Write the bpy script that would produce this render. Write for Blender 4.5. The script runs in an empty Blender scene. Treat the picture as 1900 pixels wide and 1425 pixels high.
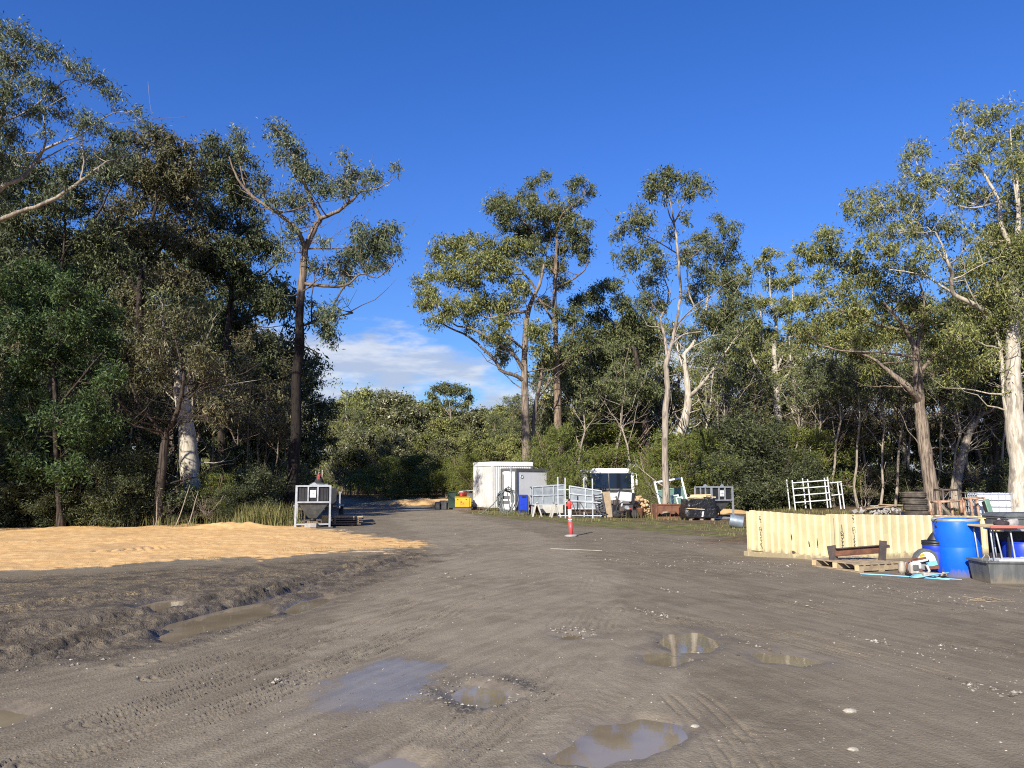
import bpy, bmesh, math, random
import numpy as np
from mathutils import Vector, Matrix, Euler

S = bpy.context.scene
COL = S.collection
R = math.radians

# ------------------------------------------------------------------ camera
FPX = 1428.0                      # focal length in pixels of the 1900 px wide photograph
CAMZ = 1.58
PITCH = math.atan(180.5 / FPX)
cam_d = bpy.data.cameras.new('camera')
cam_d.sensor_width = 36.0
cam_d.lens = 36.0 * FPX / 1900.0
cam_d.clip_start = 0.05
cam_d.clip_end = 3000.0
cam = bpy.data.objects.new('camera', cam_d)
cam.location = (0, 0, CAMZ)
cam.rotation_euler = (math.pi / 2 + PITCH, 0, 0)
COL.objects.link(cam)
S.camera = cam

# ------------------------------------------------------------------ light
SUN_EL, SUN_AZ = 28.0, 205.0      # degrees; azimuth clockwise from +Y (the view direction)
sun_d = bpy.data.lights.new('sun', 'SUN')
sun_d.energy = 5.0
sun_d.angle = R(0.53)
sun_d.color = (1.0, 0.945, 0.86)
sun = bpy.data.objects.new('sun', sun_d)
_sd = Vector((math.sin(R(SUN_AZ)) * math.cos(R(SUN_EL)), math.cos(R(SUN_AZ)) * math.cos(R(SUN_EL)), math.sin(R(SUN_EL))))
sun.rotation_euler = _sd.to_track_quat('Z', 'Y').to_euler()
COL.objects.link(sun)

S.view_settings.view_transform = 'Standard'
S.view_settings.look = 'None'
S.view_settings.gamma = 1.0
S.view_settings.use_curve_mapping = False
S.view_settings.exposure = 0.70
S.cycles.use_denoising = False
S.cycles.pixel_filter_type = 'BLACKMAN_HARRIS'
S.cycles.filter_width = 1.1
S.cycles.max_bounces = 6
S.cycles.transparent_max_bounces = 4
S.cycles.sample_clamp_indirect = 6.0


class NT:
    """small helper for building node trees"""
    def __init__(self, tree):
        self.t = tree
    def n(self, typ, inputs=None, **props):
        nd = self.t.nodes.new(typ)
        for k, v in props.items():
            setattr(nd, k, v)
        for k, v in (inputs or {}).items():
            self.set(nd.inputs[k], v)
        return nd
    def set(self, sock, v):
        if isinstance(v, bpy.types.NodeSocket):
            self.t.links.new(v, sock)
        elif isinstance(v, bpy.types.Node):
            self.t.links.new(v.outputs[0], sock)
        else:
            if isinstance(v, tuple) and len(v) == 3 and sock.type == 'RGBA':
                v = (*v, 1.0)
            sock.default_value = v
    def math(self, op, a, b=0.0, clamp=False):
        return self.n('ShaderNodeMath', {0: a, 1: b}, operation=op, use_clamp=clamp).outputs[0]
    def mix(self, f, a, b, blend='MIX'):
        return self.n('ShaderNodeMixRGB', {0: f, 1: a, 2: b}, blend_type=blend).outputs[0]
    def noise(self, vec, scale, detail=4.0, rough=0.6, **kw):
        return self.n('ShaderNodeTexNoise', {'Vector': vec, 'Scale': scale, 'Detail': detail, 'Roughness': rough}, **kw).outputs[0]
    def step(self, v, lo, hi, to0=0.0, to1=1.0):
        return self.n('ShaderNodeMapRange', {0: v, 1: lo, 2: hi, 3: to0, 4: to1}, interpolation_type='SMOOTHSTEP').outputs[0]
    def ramp(self, f, stops):
        nd = self.n('ShaderNodeValToRGB', {0: f})
        cr = nd.color_ramp
        while len(cr.elements) < len(stops):
            cr.elements.new(0.5)
        for e, (p, c) in zip(cr.elements, stops):
            e.position = p
            e.color = (*c, 1.0) if len(c) == 3 else c
        return nd.outputs[0]


W = bpy.data.worlds.new('World')
S.world = W
W.use_nodes = True
w = NT(W.node_tree)
W.node_tree.nodes.clear()
sky = w.n('ShaderNodeTexSky', sky_type='NISHITA', sun_disc=False)
sky.sun_elevation = R(SUN_EL)
sky.sun_rotation = R(SUN_AZ)
sky.altitude = 50.0
sky.air_density = 1.0
sky.dust_density = 0.25
sky.ozone_density = 3.5
hs = w.n('ShaderNodeHueSaturation', {'Saturation': 1.28, 'Value': 1.0, 'Color': sky.outputs[0]})
tc = w.n('ShaderNodeTexCoord')
sep = w.n('ShaderNodeSeparateXYZ', {0: tc.outputs['Generated']})
zz = sep.outputs[2]
tint = w.mix(w.step(zz, 0.0, 0.42), (0.72, 0.86, 1.06), (1.38, 1.10, 1.55))
hs = w.n('ShaderNodeMixRGB', {0: 1.0, 1: hs.outputs[0], 2: tint}, blend_type='MULTIPLY')
mp = w.n('ShaderNodeMapping', {'Vector': tc.outputs['Generated'], 'Scale': (1.0, 1.0, 2.8), 'Location': (7.95, 0.0, 0.25)})
mp2 = w.n('ShaderNodeMapping', {'Vector': tc.outputs['Generated'], 'Scale': (1.0, 1.0, 3.0), 'Location': (2.3, 1.1, 0.4)})
band = w.step(zz, -0.02, 0.02)
big = w.noise(mp, 3.1, 2.0, 0.5)
fine = w.noise(mp2, 9.0, 7.0, 0.62)
dens = w.math('ADD', w.math('MULTIPLY', big, 1.1), w.math('MULTIPLY', fine, 0.75))
dens = w.math('SUBTRACT', dens, w.step(zz, 0.10, 0.26, 0.0, 0.62))
cloud = w.math('MULTIPLY', w.step(dens, 0.66, 0.86), band)
cloud = w.math('MULTIPLY', cloud, 0.85)
shade = w.noise(w.n('ShaderNodeMapping', {'Vector': tc.outputs['Generated'], 'Scale': (1.0, 1.0, 5.0), 'Location': (0, 0, 0.03)}), 9.0, 5.0, 0.6)
ccol = w.mix(w.step(shade, 0.40, 0.62), (4.3, 4.9, 6.2), (6.6, 6.9, 7.5))
skyc = w.mix(cloud, hs.outputs[0], ccol)
bg = w.n('ShaderNodeBackground', {'Color': skyc, 'Strength': 0.073})
w.n('ShaderNodeOutputWorld', {'Surface': bg})

# ------------------------------------------------------------------ places: pixel of the photograph + distance -> point of the world
def ray(px, py):
    u = (px - 950.0) / FPX
    v = (712.5 - py) / FPX
    return u, math.cos(PITCH) - v * math.sin(PITCH), math.sin(PITCH) + v * math.cos(PITCH)

def P(px, py, D):
    u, dy, dz = ray(px, py)
    return np.array((u * D / dy, D, CAMZ + dz * D / dy))

def G(px, py):
    u, dy, dz = ray(px, py)
    k = -CAMZ / dz
    return np.array((u * k, dy * k))

# ------------------------------------------------------------------ noise on arrays
def _hash(i, j, seed):
    v = np.sin(i * 127.1 + j * 311.7 + seed * 74.7) * 43758.5453
    return v - np.floor(v)

def vnoise(x, y, seed=0):
    xi, yi = np.floor(x), np.floor(y)
    fx, fy = x - xi, y - yi
    fx = fx * fx * (3 - 2 * fx)
    fy = fy * fy * (3 - 2 * fy)
    a, b = _hash(xi, yi, seed), _hash(xi + 1, yi, seed)
    c, d = _hash(xi, yi + 1, seed), _hash(xi + 1, yi + 1, seed)
    return (a + (b - a) * fx) * (1 - fy) + (c + (d - c) * fx) * fy

def fbm(x, y, octv=4, seed=0):
    s, a, t = 0.0, 0.5, 0.0
    for k in range(octv):
        s = s + a * vnoise(x, y, seed + k)
        t += a
        x, y, a = x * 2.03 + 11.3, y * 2.03 + 5.7, a * 0.5
    return s / t * 2 - 1            # -1 .. 1

def sstep(x, lo, hi):
    t = np.clip((x - lo) / (hi - lo), 0, 1)
    return t * t * (3 - 2 * t)

def seg_dist(X, Y, pts):
    """distance to a polyline, and the length along it"""
    best = np.full(X.shape, 1e9)
    along = np.zeros(X.shape)
    side = np.zeros(X.shape)
    acc = 0.0
    for (ax, ay), (bx, by) in zip(pts[:-1], pts[1:]):
        dx, dy = bx - ax, by - ay
        L = math.hypot(dx, dy) + 1e-9
        t = np.clip(((X - ax) * dx + (Y - ay) * dy) / (L * L), 0, 1)
        ex, ey = X - (ax + dx * t), Y - (ay + dy * t)
        d = np.hypot(ex, ey)
        m = d < best
        best = np.where(m, d, best)
        along = np.where(m, acc + t * L, along)
        side = np.where(m, np.sign(dx * ey - dy * ex), side)
        acc += L
    return best, along, side

def poly_sd(X, Y, pts):
    """signed distance to a polygon, negative inside"""
    pts = [tuple(p) for p in pts]
    d, _, _ = seg_dist(X, Y, pts + pts[:1])
    ins = np.zeros(X.shape, bool)
    n = len(pts)
    for i in range(n):
        (ax, ay), (bx, by) = pts[i], pts[(i + 1) % n]
        c = ((ay > Y) != (by > Y)) & (X < (bx - ax) * (Y - ay) / (by - ay + 1e-12) + ax)
        ins ^= c
    return np.where(ins, -d, d)

def gpoly(pl):
    return [tuple(G(*p)) for p in pl]

def smooth_line(pts, n=6):
    p = np.array(pts, float)
    p = np.vstack([2 * p[0] - p[1], p, 2 * p[-1] - p[-2]])
    out = []
    for i in range(1, len(p) - 2):
        for t in np.linspace(0, 1, n, endpoint=False):
            a, b, c, d = p[i - 1], p[i], p[i + 1], p[i + 2]
            out.append(0.5 * (2 * b + (c - a) * t + (2 * a - 5 * b + 4 * c - d) * t * t + (3 * b - a - 3 * c + d) * t ** 3))
    out.append(p[-2])
    return np.array(out)

# ------------------------------------------------------------------ objects
def tag(o, label=None, cat=None, group=None, kind=None):
    if label: o['label'] = label
    if cat: o['category'] = cat
    if group: o['group'] = group
    if kind: o['kind'] = kind
    return o

def thing(name, label, cat, loc=(0, 0, 0), rotz=0.0, group=None, rot=None):
    o = bpy.data.objects.new(name, None)
    o.empty_display_size = 0.3
    COL.objects.link(o)
    o.location = loc
    o.rotation_euler = rot if rot is not None else (0, 0, rotz)
    return tag(o, label, cat, group)

def copy_tree(o, parent=None):
    c = o.copy()
    COL.objects.link(c)
    c.parent = parent
    for ch in o.children:
        copy_tree(ch, c)
    return c

def np_mesh(name, verts, faces, mat, parent=None, smooth=False, mats=None, midx=None):
    """verts (n,3); faces (m,k) of one size k, or a list of such arrays"""
    me = bpy.data.meshes.new(name)
    fl = faces if isinstance(faces, list) else [faces]
    fl = [np.asarray(f, np.int32) for f in fl if len(f)]
    verts = np.asarray(verts, np.float32)
    me.vertices.add(len(verts))
    me.vertices.foreach_set('co', verts.ravel())
    tot = np.concatenate([np.full(len(f), f.shape[1], np.int32) for f in fl])
    loops = np.concatenate([f.ravel() for f in fl])
    start = np.concatenate([[0], np.cumsum(tot)[:-1]]).astype(np.int32)
    me.loops.add(len(loops))
    me.loops.foreach_set('vertex_index', loops)
    me.polygons.add(len(tot))
    me.polygons.foreach_set('loop_start', start)
    me.polygons.foreach_set('loop_total', tot)
    me.polygons.foreach_set('use_smooth', np.full(len(tot), smooth, bool))
    for m in (mats or [mat]):
        me.materials.append(m)
    if midx is not None:
        me.polygons.foreach_set('material_index', np.asarray(midx, np.int32))
    me.update(calc_edges=True)
    o = bpy.data.objects.new(name, me)
    COL.objects.link(o)
    if parent is not None:
        o.parent = parent
    return o


class MB:
    """collects shapes and links them as one mesh object"""
    def __init__(self):
        self.v, self.f = [], []
        self.sm = []
    def add(self, vs, fs, smooth=False):
        b = len(self.v)
        self.v += [tuple(map(float, v)) for v in vs]
        self.f += [tuple(b + i for i in f) for f in fs]
        self.sm += [smooth] * len(fs)
        return self
    def box(self, c, s, rot=None, taper=1.0):
        M = Euler(rot).to_matrix() if rot is not None else None
        vs = []
        for sz in (-1, 1):
            k = taper if sz > 0 else 1.0
            for sx, sy in ((-1, -1), (1, -1), (1, 1), (-1, 1)):
                p = Vector((sx * s[0] / 2 * k, sy * s[1] / 2 * k, sz * s[2] / 2))
                if M: p = M @ p
                vs.append((p.x + c[0], p.y + c[1], p.z + c[2]))
        return self.add(vs, [(3, 2, 1, 0), (4, 5, 6, 7), (0, 1, 5, 4), (1, 2, 6, 5), (2, 3, 7, 6), (3, 0, 4, 7)])
    def bar(self, a, b, w=0.05, h=None, up=(0, 0, 1)):
        h = h or w
        a, b = Vector(a), Vector(b)
        d = (b - a).normalized()
        u = Vector(up)
        if abs(d.dot(u)) > 0.95: u = Vector((0, 1, 0))
        sd = d.cross(u).normalized()
        u = sd.cross(d)
        vs = []
        for p in (a, b):
            for sx, sz in ((-1, -1), (1, -1), (1, 1), (-1, 1)):
                q = p + sd * sx * w / 2 + u * sz * h / 2
                vs.append(tuple(q))
        return self.add(vs, [(3, 2, 1, 0), (4, 5, 6, 7), (0, 1, 5, 4), (1, 2, 6, 5), (2, 3, 7, 6), (3, 0, 4, 7)])
    def tube(self, pts, r, n=8, closed=False, cap=True):
        pts = [Vector(p) for p in pts]
        rs = r if hasattr(r, '__len__') else [r] * len(pts)
        vs, fs = [], []
        ref = None
        for i, p in enumerate(pts):
            if closed:
                d = pts[(i + 1) % len(pts)] - pts[i - 1]
            else:
                d = pts[min(i + 1, len(pts) - 1)] - pts[max(i - 1, 0)]
            d.normalize()
            if ref is None:
                ref = Vector((0, 0, 1)) if abs(d.z) < 0.9 else Vector((1, 0, 0))
            ref = (ref - d * ref.dot(d)).normalized()
            s2 = d.cross(ref)
            for k in range(n):
                a = 2 * math.pi * k / n
                vs.append(p + (ref * math.cos(a) + s2 * math.sin(a)) * rs[i])
        m = len(pts)
        for i in range(m if closed else m - 1):
            j = (i + 1) % m
            for k in range(n):
                l = (k + 1) % n
                fs.append((i * n + k, i * n + l, j * n + l, j * n + k))
        if cap and not closed:
            fs.append(tuple(range(n - 1, -1, -1)))
            fs.append(tuple((m - 1) * n + k for k in range(n)))
        return self.add(vs, fs, True)
    def lathe(self, prof, n=24, c=(0, 0, 0), axis='Z', cap=True, smooth=True):
        vs, fs = [], []
        for (r, z) in prof:
            for k in range(n):
                a = 2 * math.pi * k / n
                x, y, q = r * math.cos(a), r * math.sin(a), z
                if axis == 'Y': x, y, q = x, q, y
                if axis == 'X': x, y, q = q, x, y
                vs.append((x + c[0], y + c[1], q + c[2]))
        for i in range(len(prof) - 1):
            for k in range(n):
                l = (k + 1) % n
                fs.append((i * n + k, i * n + l, (i + 1) * n + l, (i + 1) * n + k))
        self.add(vs, fs, smooth)
        if cap:
            b = len(self.v) - len(vs)
            if prof[0][0] > 1e-4:
                self.f.append(tuple(b + k for k in range(n - 1, -1, -1))); self.sm.append(False)
            if prof[-1][0] > 1e-4:
                self.f.append(tuple(b + (len(prof) - 1) * n + k for k in range(n))); self.sm.append(False)
        return self
    def quad(self, a, b, c, d):
        return self.add([a, b, c, d], [(0, 1, 2, 3)])
    def build(self, name, mat, parent=None, label=None, bevel=0.0):
        me = bpy.data.meshes.new(name)
        me.from_pydata(self.v, [], self.f)
        me.polygons.foreach_set('use_smooth', np.array(self.sm, bool))
        me.materials.append(mat)
        bm = bmesh.new(); bm.from_mesh(me)
        bmesh.ops.recalc_face_normals(bm, faces=bm.faces)
        if bevel > 0:
            ed = [e for e in bm.edges if len(e.link_faces) == 2 and e.calc_face_angle(0) > 0.6]
            bmesh.ops.bevel(bm, geom=ed, offset=bevel, segments=1, affect='EDGES', clamp_overlap=True)
        bm.to_mesh(me); bm.free()
        o = bpy.data.objects.new(name, me)
        COL.objects.link(o)
        if parent is not None: o.parent = parent
        if label: o['label'] = label
        return o

# ------------------------------------------------------------------ materials
def new_mat(name):
    m = bpy.data.materials.new(name)
    m.use_nodes = True
    m.node_tree.nodes.clear()
    return m, NT(m.node_tree)

def surf(name, base, base2=None, rough=0.6, metal=0.0, scale=3.0, spots=None, spot_amt=0.5, bump=0.0, bscale=40.0, stretch=(1, 1, 1), spec=0.5, lohi=(0.4, 0.65), dirt=None):
    """painted / metal / plastic / wood: two tones by noise, spots of wear or rust, fine relief"""
    m, n = new_mat(name)
    tco = n.n('ShaderNodeTexCoord').outputs['Object']
    mpv = n.n('ShaderNodeMapping', {'Vector': tco, 'Scale': stretch}).outputs[0]
    nz = n.noise(mpv, scale, 6.0, 0.65)
    col = n.mix(n.step(nz, *lohi), base, base2 or tuple(c * 0.8 for c in base))
    rg = n.step(n.noise(mpv, scale * 2.7, 4.0, 0.6), 0.3, 0.7, rough * 0.85, min(1.0, rough * 1.2))
    if spots:
        sp = n.step(n.noise(mpv, scale * 1.9, 8.0, 0.72), 0.72 - 0.25 * spot_amt, 0.80 - 0.22 * spot_amt)
        col = n.mix(sp, col, spots)
    if dirt:
        wz = n.n('ShaderNodeSeparateXYZ', {0: n.n('ShaderNodeNewGeometry').outputs['Position']}).outputs[2]
        dn = n.noise(n.n('ShaderNodeMapping', {'Vector': tco, 'Scale': (1, 1, 0.35)}).outputs[0], 9.0, 6.0, 0.7)
        df = n.step(n.math('SUBTRACT', n.math('MULTIPLY', dn, 1.6), n.math('DIVIDE', wz, dirt[1])), 0.35, 0.75)
        col = n.mix(n.math('MULTIPLY', df, 0.75), col, dirt[0])
    b = n.n('ShaderNodeBsdfPrincipled', {'Base Color': col, 'Roughness': rg, 'Metallic': metal, 'Specular IOR Level': spec})
    if bump > 0:
        bp = n.n('ShaderNodeBump', {'Strength': bump, 'Distance': 0.02, 'Height': n.noise(mpv, bscale, 4.0, 0.6)})
        n.set(b.inputs['Normal'], bp.outputs[0])
    n.n('ShaderNodeOutputMaterial', {'Surface': b})
    return m

def leaf_mat(name, dark, mid, light, dead=None, rough=0.5, trans=0.22, dead_at=0.93):
    m, n = new_mat(name)
    geo = n.n('ShaderNodeNewGeometry')
    stops = [(0.0, dark), (0.45, mid), (0.85, light)]
    if dead: stops.append((dead_at + 0.04, dead))
    rnd = geo.outputs['Random Per Island']
    big = n.noise(geo.outputs['Position'], 0.55, 2.0, 0.5)
    f = n.math('ADD', n.math('MULTIPLY', rnd, 0.8), n.math('MULTIPLY', n.math('SUBTRACT', big, 0.38), 0.6), clamp=True)
    col = n.ramp(f, stops)
    b = n.n('ShaderNodeBsdfPrincipled', {'Base Color': col, 'Roughness': rough, 'Specular IOR Level': 0.32})
    tr = n.n('ShaderNodeBsdfTranslucent', {'Color': n.mix(0.5, col, (0.10, 0.13, 0.02))})
    mx = n.n('ShaderNodeMixShader', {0: trans, 1: b, 2: tr})
    n.n('ShaderNodeOutputMaterial', {'Surface': mx})
    return m

def bark_mat(name, light, dark, furrow=1.0, blotch=None, rough=0.9, sock=None):
    m, n = new_mat(name)
    tco = n.n('ShaderNodeTexCoord').outputs['Object']
    st = n.n('ShaderNodeMapping', {'Vector': tco, 'Scale': (9.0, 9.0, 0.9)}).outputs[0]
    v1 = n.noise(st, 1.6, 6.0, 0.65, )
    v2 = n.noise(tco, 0.8, 3.0, 0.5)
    f = n.step(v1, 0.36, 0.62)
    col = n.mix(f, dark, light)
    if blotch:
        col = n.mix(n.step(n.noise(n.n('ShaderNodeMapping', {'Vector': tco, 'Scale': (2.2, 2.2, 0.7)}).outputs[0], 1.5, 5.0, 0.6), 0.52, 0.62), col, blotch)
    col = n.mix(n.math('MULTIPLY', n.step(v2, 0.45, 0.75), 0.35), col, dark)
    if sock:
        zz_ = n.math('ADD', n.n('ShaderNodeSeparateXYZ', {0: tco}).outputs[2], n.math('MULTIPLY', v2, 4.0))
        col = n.mix(n.step(zz_, sock[0], sock[1]), n.mix(f, (0.010, 0.008, 0.006), (0.028, 0.021, 0.017)), col)  # dark rough lower bark, blackened further to paint in shade from neighbouring trees
    bp = n.n('ShaderNodeBump', {'Strength': 0.9 * furrow, 'Distance': 0.05, 'Height': v1})
    b = n.n('ShaderNodeBsdfPrincipled', {'Base Color': col, 'Roughness': rough, 'Specular IOR Level': 0.25, 'Normal': bp})
    n.n('ShaderNodeOutputMaterial', {'Surface': b})
    return m

M = {}
M['leaf_gum'] = leaf_mat('leaf_gum', (0.036, 0.050, 0.020), (0.098, 0.116, 0.044), (0.215, 0.225, 0.090), (0.26, 0.18, 0.07), trans=0.14, dead_at=0.95)
M['leaf_dark'] = leaf_mat('leaf_dark', (0.022, 0.033, 0.014), (0.060, 0.074, 0.029), (0.14, 0.15, 0.060), (0.20, 0.14, 0.06), trans=0.12, dead_at=0.95)
M['leaf_blue'] = leaf_mat('leaf_blue', (0.046, 0.064, 0.036), (0.108, 0.134, 0.070), (0.22, 0.245, 0.135), (0.25, 0.18, 0.08), rough=0.48, trans=0.14, dead_at=0.95)
M['leaf_olive'] = leaf_mat('leaf_olive', (0.054, 0.070, 0.020), (0.155, 0.170, 0.048), (0.335, 0.33, 0.105), (0.38, 0.29, 0.09), trans=0.16, dead_at=0.94)
M['leaf_brown'] = leaf_mat('leaf_brown', (0.038, 0.042, 0.020), (0.100, 0.096, 0.043), (0.19, 0.165, 0.080), (0.24, 0.15, 0.07), trans=0.14, dead_at=0.93)
M['leaf_wattle'] = leaf_mat('leaf_wattle', (0.022, 0.046, 0.017), (0.048, 0.084, 0.026), (0.10, 0.145, 0.042), trans=0.2, rough=0.5)
M['leaf_shrub'] = leaf_mat('leaf_shrub', (0.060, 0.082, 0.017), (0.135, 0.160, 0.034), (0.26, 0.27, 0.062), trans=0.28, rough=0.5)
M['leaf_bush'] = leaf_mat('leaf_bush', (0.028, 0.040, 0.017), (0.066, 0.080, 0.034), (0.14, 0.15, 0.062), trans=0.18, rough=0.5)
M['leaf_blossom'] = leaf_mat('leaf_blossom', (0.050, 0.060, 0.024), (0.12, 0.125, 0.052), (0.23, 0.22, 0.10), (0.60, 0.55, 0.36), dead_at=0.76, trans=0.16)
M['leaf_reed'] = leaf_mat('leaf_reed', (0.07, 0.08, 0.022), (0.16, 0.165, 0.05), (0.33, 0.28, 0.12), rough=0.6)
M['bark_dark'] = bark_mat('bark_dark', (0.085, 0.065, 0.05), (0.018, 0.013, 0.010), 1.2)
M['bark_grey'] = bark_mat('bark_grey', (0.30, 0.24, 0.18), (0.09, 0.066, 0.048), 1.0)
M['bark_tan'] = bark_mat('bark_tan', (0.26, 0.195, 0.135), (0.085, 0.058, 0.038), 0.9)
M['bark_pale'] = bark_mat('bark_pale', (0.52, 0.47, 0.38), (0.33, 0.28, 0.20), 0.35, blotch=(0.22, 0.19, 0.15), rough=0.7)
M['bark_mottled'] = bark_mat('bark_mottled', (0.36, 0.31, 0.24), (0.20, 0.16, 0.12), 0.35, blotch=(0.13, 0.105, 0.085), rough=0.75)
M['bark_shaded_sock'] = bark_mat('bark_shaded_sock', (0.26, 0.20, 0.145), (0.10, 0.070, 0.048), 0.9, sock=(10.0, 13.0))

# ------------------------------------------------------------------ the ground: one sheet to the horizon
SAND = gpoly([(-900, 1000), (-300, 985), (0, 980), (250, 978), (430, 970), (480, 966), (535, 968), (600, 984), (680, 998), (790, 1014), (700, 1024), (600, 1026), (480, 1036), (330, 1040), (220, 1050), (100, 1058), (0, 1062), (-300, 1072), (-900, 1110)])
MUD = gpoly([(-500, 1120), (-100, 1078), (100, 1070), (300, 1054), (480, 1046), (640, 1034), (760, 1020), (840, 1028), (700, 1080), (620, 1110), (520, 1150), (400, 1192), (200, 1210), (0, 1235), (-300, 1300)])
YARD = [(-60, -30), (-26, -6), (-19, 12), (-17.5, 25.2), (-12.0, 26.6), (-10.5, 30.0)] + gpoly([(610, 951), (610, 937), (612, 927), (650, 925), (690, 934), (760, 938), (840, 944), (880, 953), (1000, 965), (1120, 968), (1260, 973), (1370, 990)]) + [(5.0, 20.0), (12, 20), (24, 30), (60, 20), (60, -30)]
WET = gpoly([(545, 1322), (600, 1280), (650, 1248), (720, 1226), (838, 1232), (812, 1256), (800, 1294), (730, 1300), (640, 1312)])
DAMP = gpoly([(460, 1350), (560, 1260), (700, 1215), (960, 1235), (980, 1300), (760, 1320), (600, 1360)])
PUDDLES = [
    ([(1042, 1402), (1100, 1366), (1122, 1346), (1190, 1333), (1245, 1345), (1262, 1362), (1225, 1378), (1180, 1396), (1110, 1411)], 'broad brown puddle nearest the camera reflecting trees and sky'),
    ([(1238, 1176), (1290, 1171), (1334, 1190), (1310, 1204), (1255, 1206), (1236, 1190)], 'round brown puddle in the middle of the yard reflecting tree trunks'),
    ([(1204, 1212), (1250, 1208), (1272, 1218), (1240, 1229), (1210, 1224)], 'small brown puddle just in front of the round yard puddle'),
    ([(1408, 1210), (1470, 1212), (1518, 1224), (1480, 1229), (1420, 1222)], 'thin sliver of puddle on the gravel to the right of the round yard puddle'),
    ([(840, 1280), (880, 1268), (930, 1276), (938, 1290), (900, 1303), (860, 1300)], 'pothole puddle ringed with dark wet gravel and white stones'),
    ([(300, 1172), (360, 1140), (440, 1122), (500, 1114), (498, 1136), (440, 1152), (370, 1166), (320, 1184)], 'long muddy puddle lying in the wheel ruts'),
    ([(528, 1128), (560, 1112), (600, 1102), (604, 1110), (570, 1124), (540, 1134)], 'bluish puddle at the road end of the churned mud'),
    ([(690, 1440), (700, 1412), (740, 1400), (772, 1412), (775, 1440)], 'small puddle half out of frame at the bottom edge of the road'),
    ([(-60, 1330), (0, 1312), (48, 1318), (30, 1334), (-20, 1345)], 'small tan puddle at the left edge of the road'),
    ([(1040, 1176), (1062, 1172), (1076, 1177), (1060, 1182)], 'tiny puddle under a scatter of white stones'),
    ([(250, 1120), (300, 1108), (345, 1104), (340, 1116), (290, 1128)], 'dull narrow puddle between two mud ridges'),
]
PUDDLES = [(gpoly(p), lab) for p, lab in PUDDLES]
WATER_Z = -0.022
# tracks: centre line in photo pixels, half width, depth, style
TRACKS = [
    ([(-250, 1262), (0, 1222), (200, 1180), (380, 1140), (520, 1100), (640, 1064), (760, 1034)], 0.17, 0.060, 'rut'),
    ([(-250, 1210), (0, 1180), (200, 1148), (400, 1112), (560, 1076), (680, 1046)], 0.17, 0.052, 'rut'),
    ([(-200, 1150), (100, 1120), (320, 1092), (500, 1066)], 0.20, 0.034, 'rut'),
    ([(250, 1232), (400, 1186), (520, 1144), (640, 1100), (740, 1066), (830, 1036), (880, 1010)], 0.14, 0.022, 'tread'),
    ([(300, 1255), (450, 1205), (560, 1165), (680, 1122), (800, 1075), (900, 1030)], 0.20, 0.020, 'lines'),
    ([(180, 1340), (330, 1292), (450, 1245), (560, 1200), (690, 1150), (830, 1090)], 0.26, 0.020, 'lines'),
    ([(60, 1415), (250, 1362), (430, 1310), (600, 1240), (740, 1180), (880, 1110)], 0.24, 0.020, 'lines'),
    ([(700, 1470), (820, 1390), (930, 1310), (1020, 1240), (1080, 1180), (1120, 1130)], 0.34, 0.016, 'lines'),
    ([(940, 1480), (1000, 1400), (1080, 1310), (1150, 1240), (1190, 1180), (1190, 1110), (1150, 1070)], 0.24, 0.006, 'tread'),
    ([(1000, 1180), (1030, 1160), (1060, 1130), (1085, 1095), (1100, 1065)], 0.16, 0.010, 'lines'),
    ([(1210, 1480), (1300, 1400), (1400, 1380), (1560, 1330)], 0.26, 0.008, 'tread'),
    ([(1130, 1240), (1250, 1280), (1330, 1350), (1400, 1440)], 0.22, 0.011, 'lines'),
    ([(1100, 1035), (1300, 1056), (1500, 1090), (1700, 1128), (1950, 1180)], 0.40, 0.018, 'lines'),
    ([(1200, 1090), (1400, 1110), (1600, 1150), (1950, 1225)], 0.30, 0.018, 'lines'),
    ([(-250, 1046), (60, 1032), (300, 1018), (520, 998), (640, 985)], 0.45, 0.035, 'lines'),
    ([(-250, 1012), (100, 1006), (380, 1000), (620, 1000), (720, 1012)], 0.5, 0.035, 'lines'),
    ([(1250, 1150), (1450, 1180), (1650, 1230), (1950, 1320)], 0.35, 0.018, 'lines'),
]

# rings and spokes round the camera, fine where the ground is seen near
th = np.concatenate([np.linspace(-180, -46, 26, endpoint=False), np.linspace(-46, 46, 740, endpoint=False), np.linspace(46, 180, 26, endpoint=False)])
th = np.radians(th)
rr = np.concatenate([[0.4, 1.0, 1.8, 2.6], np.geomspace(3.2, 36, 520, endpoint=False), np.geomspace(36, 110, 90, endpoint=False), np.geomspace(110, 900, 26)])
RR, TT = np.meshgrid(rr, th, indexing='ij')
GX, GY = (RR * np.sin(TT)).ravel(), (RR * np.cos(TT)).ravel()

def far_hill(x, y):
    """the paddock that rises beyond the end of the road"""
    return 6.5 * sstep(y, 74, 135) * sstep(x, -15, -30)

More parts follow.
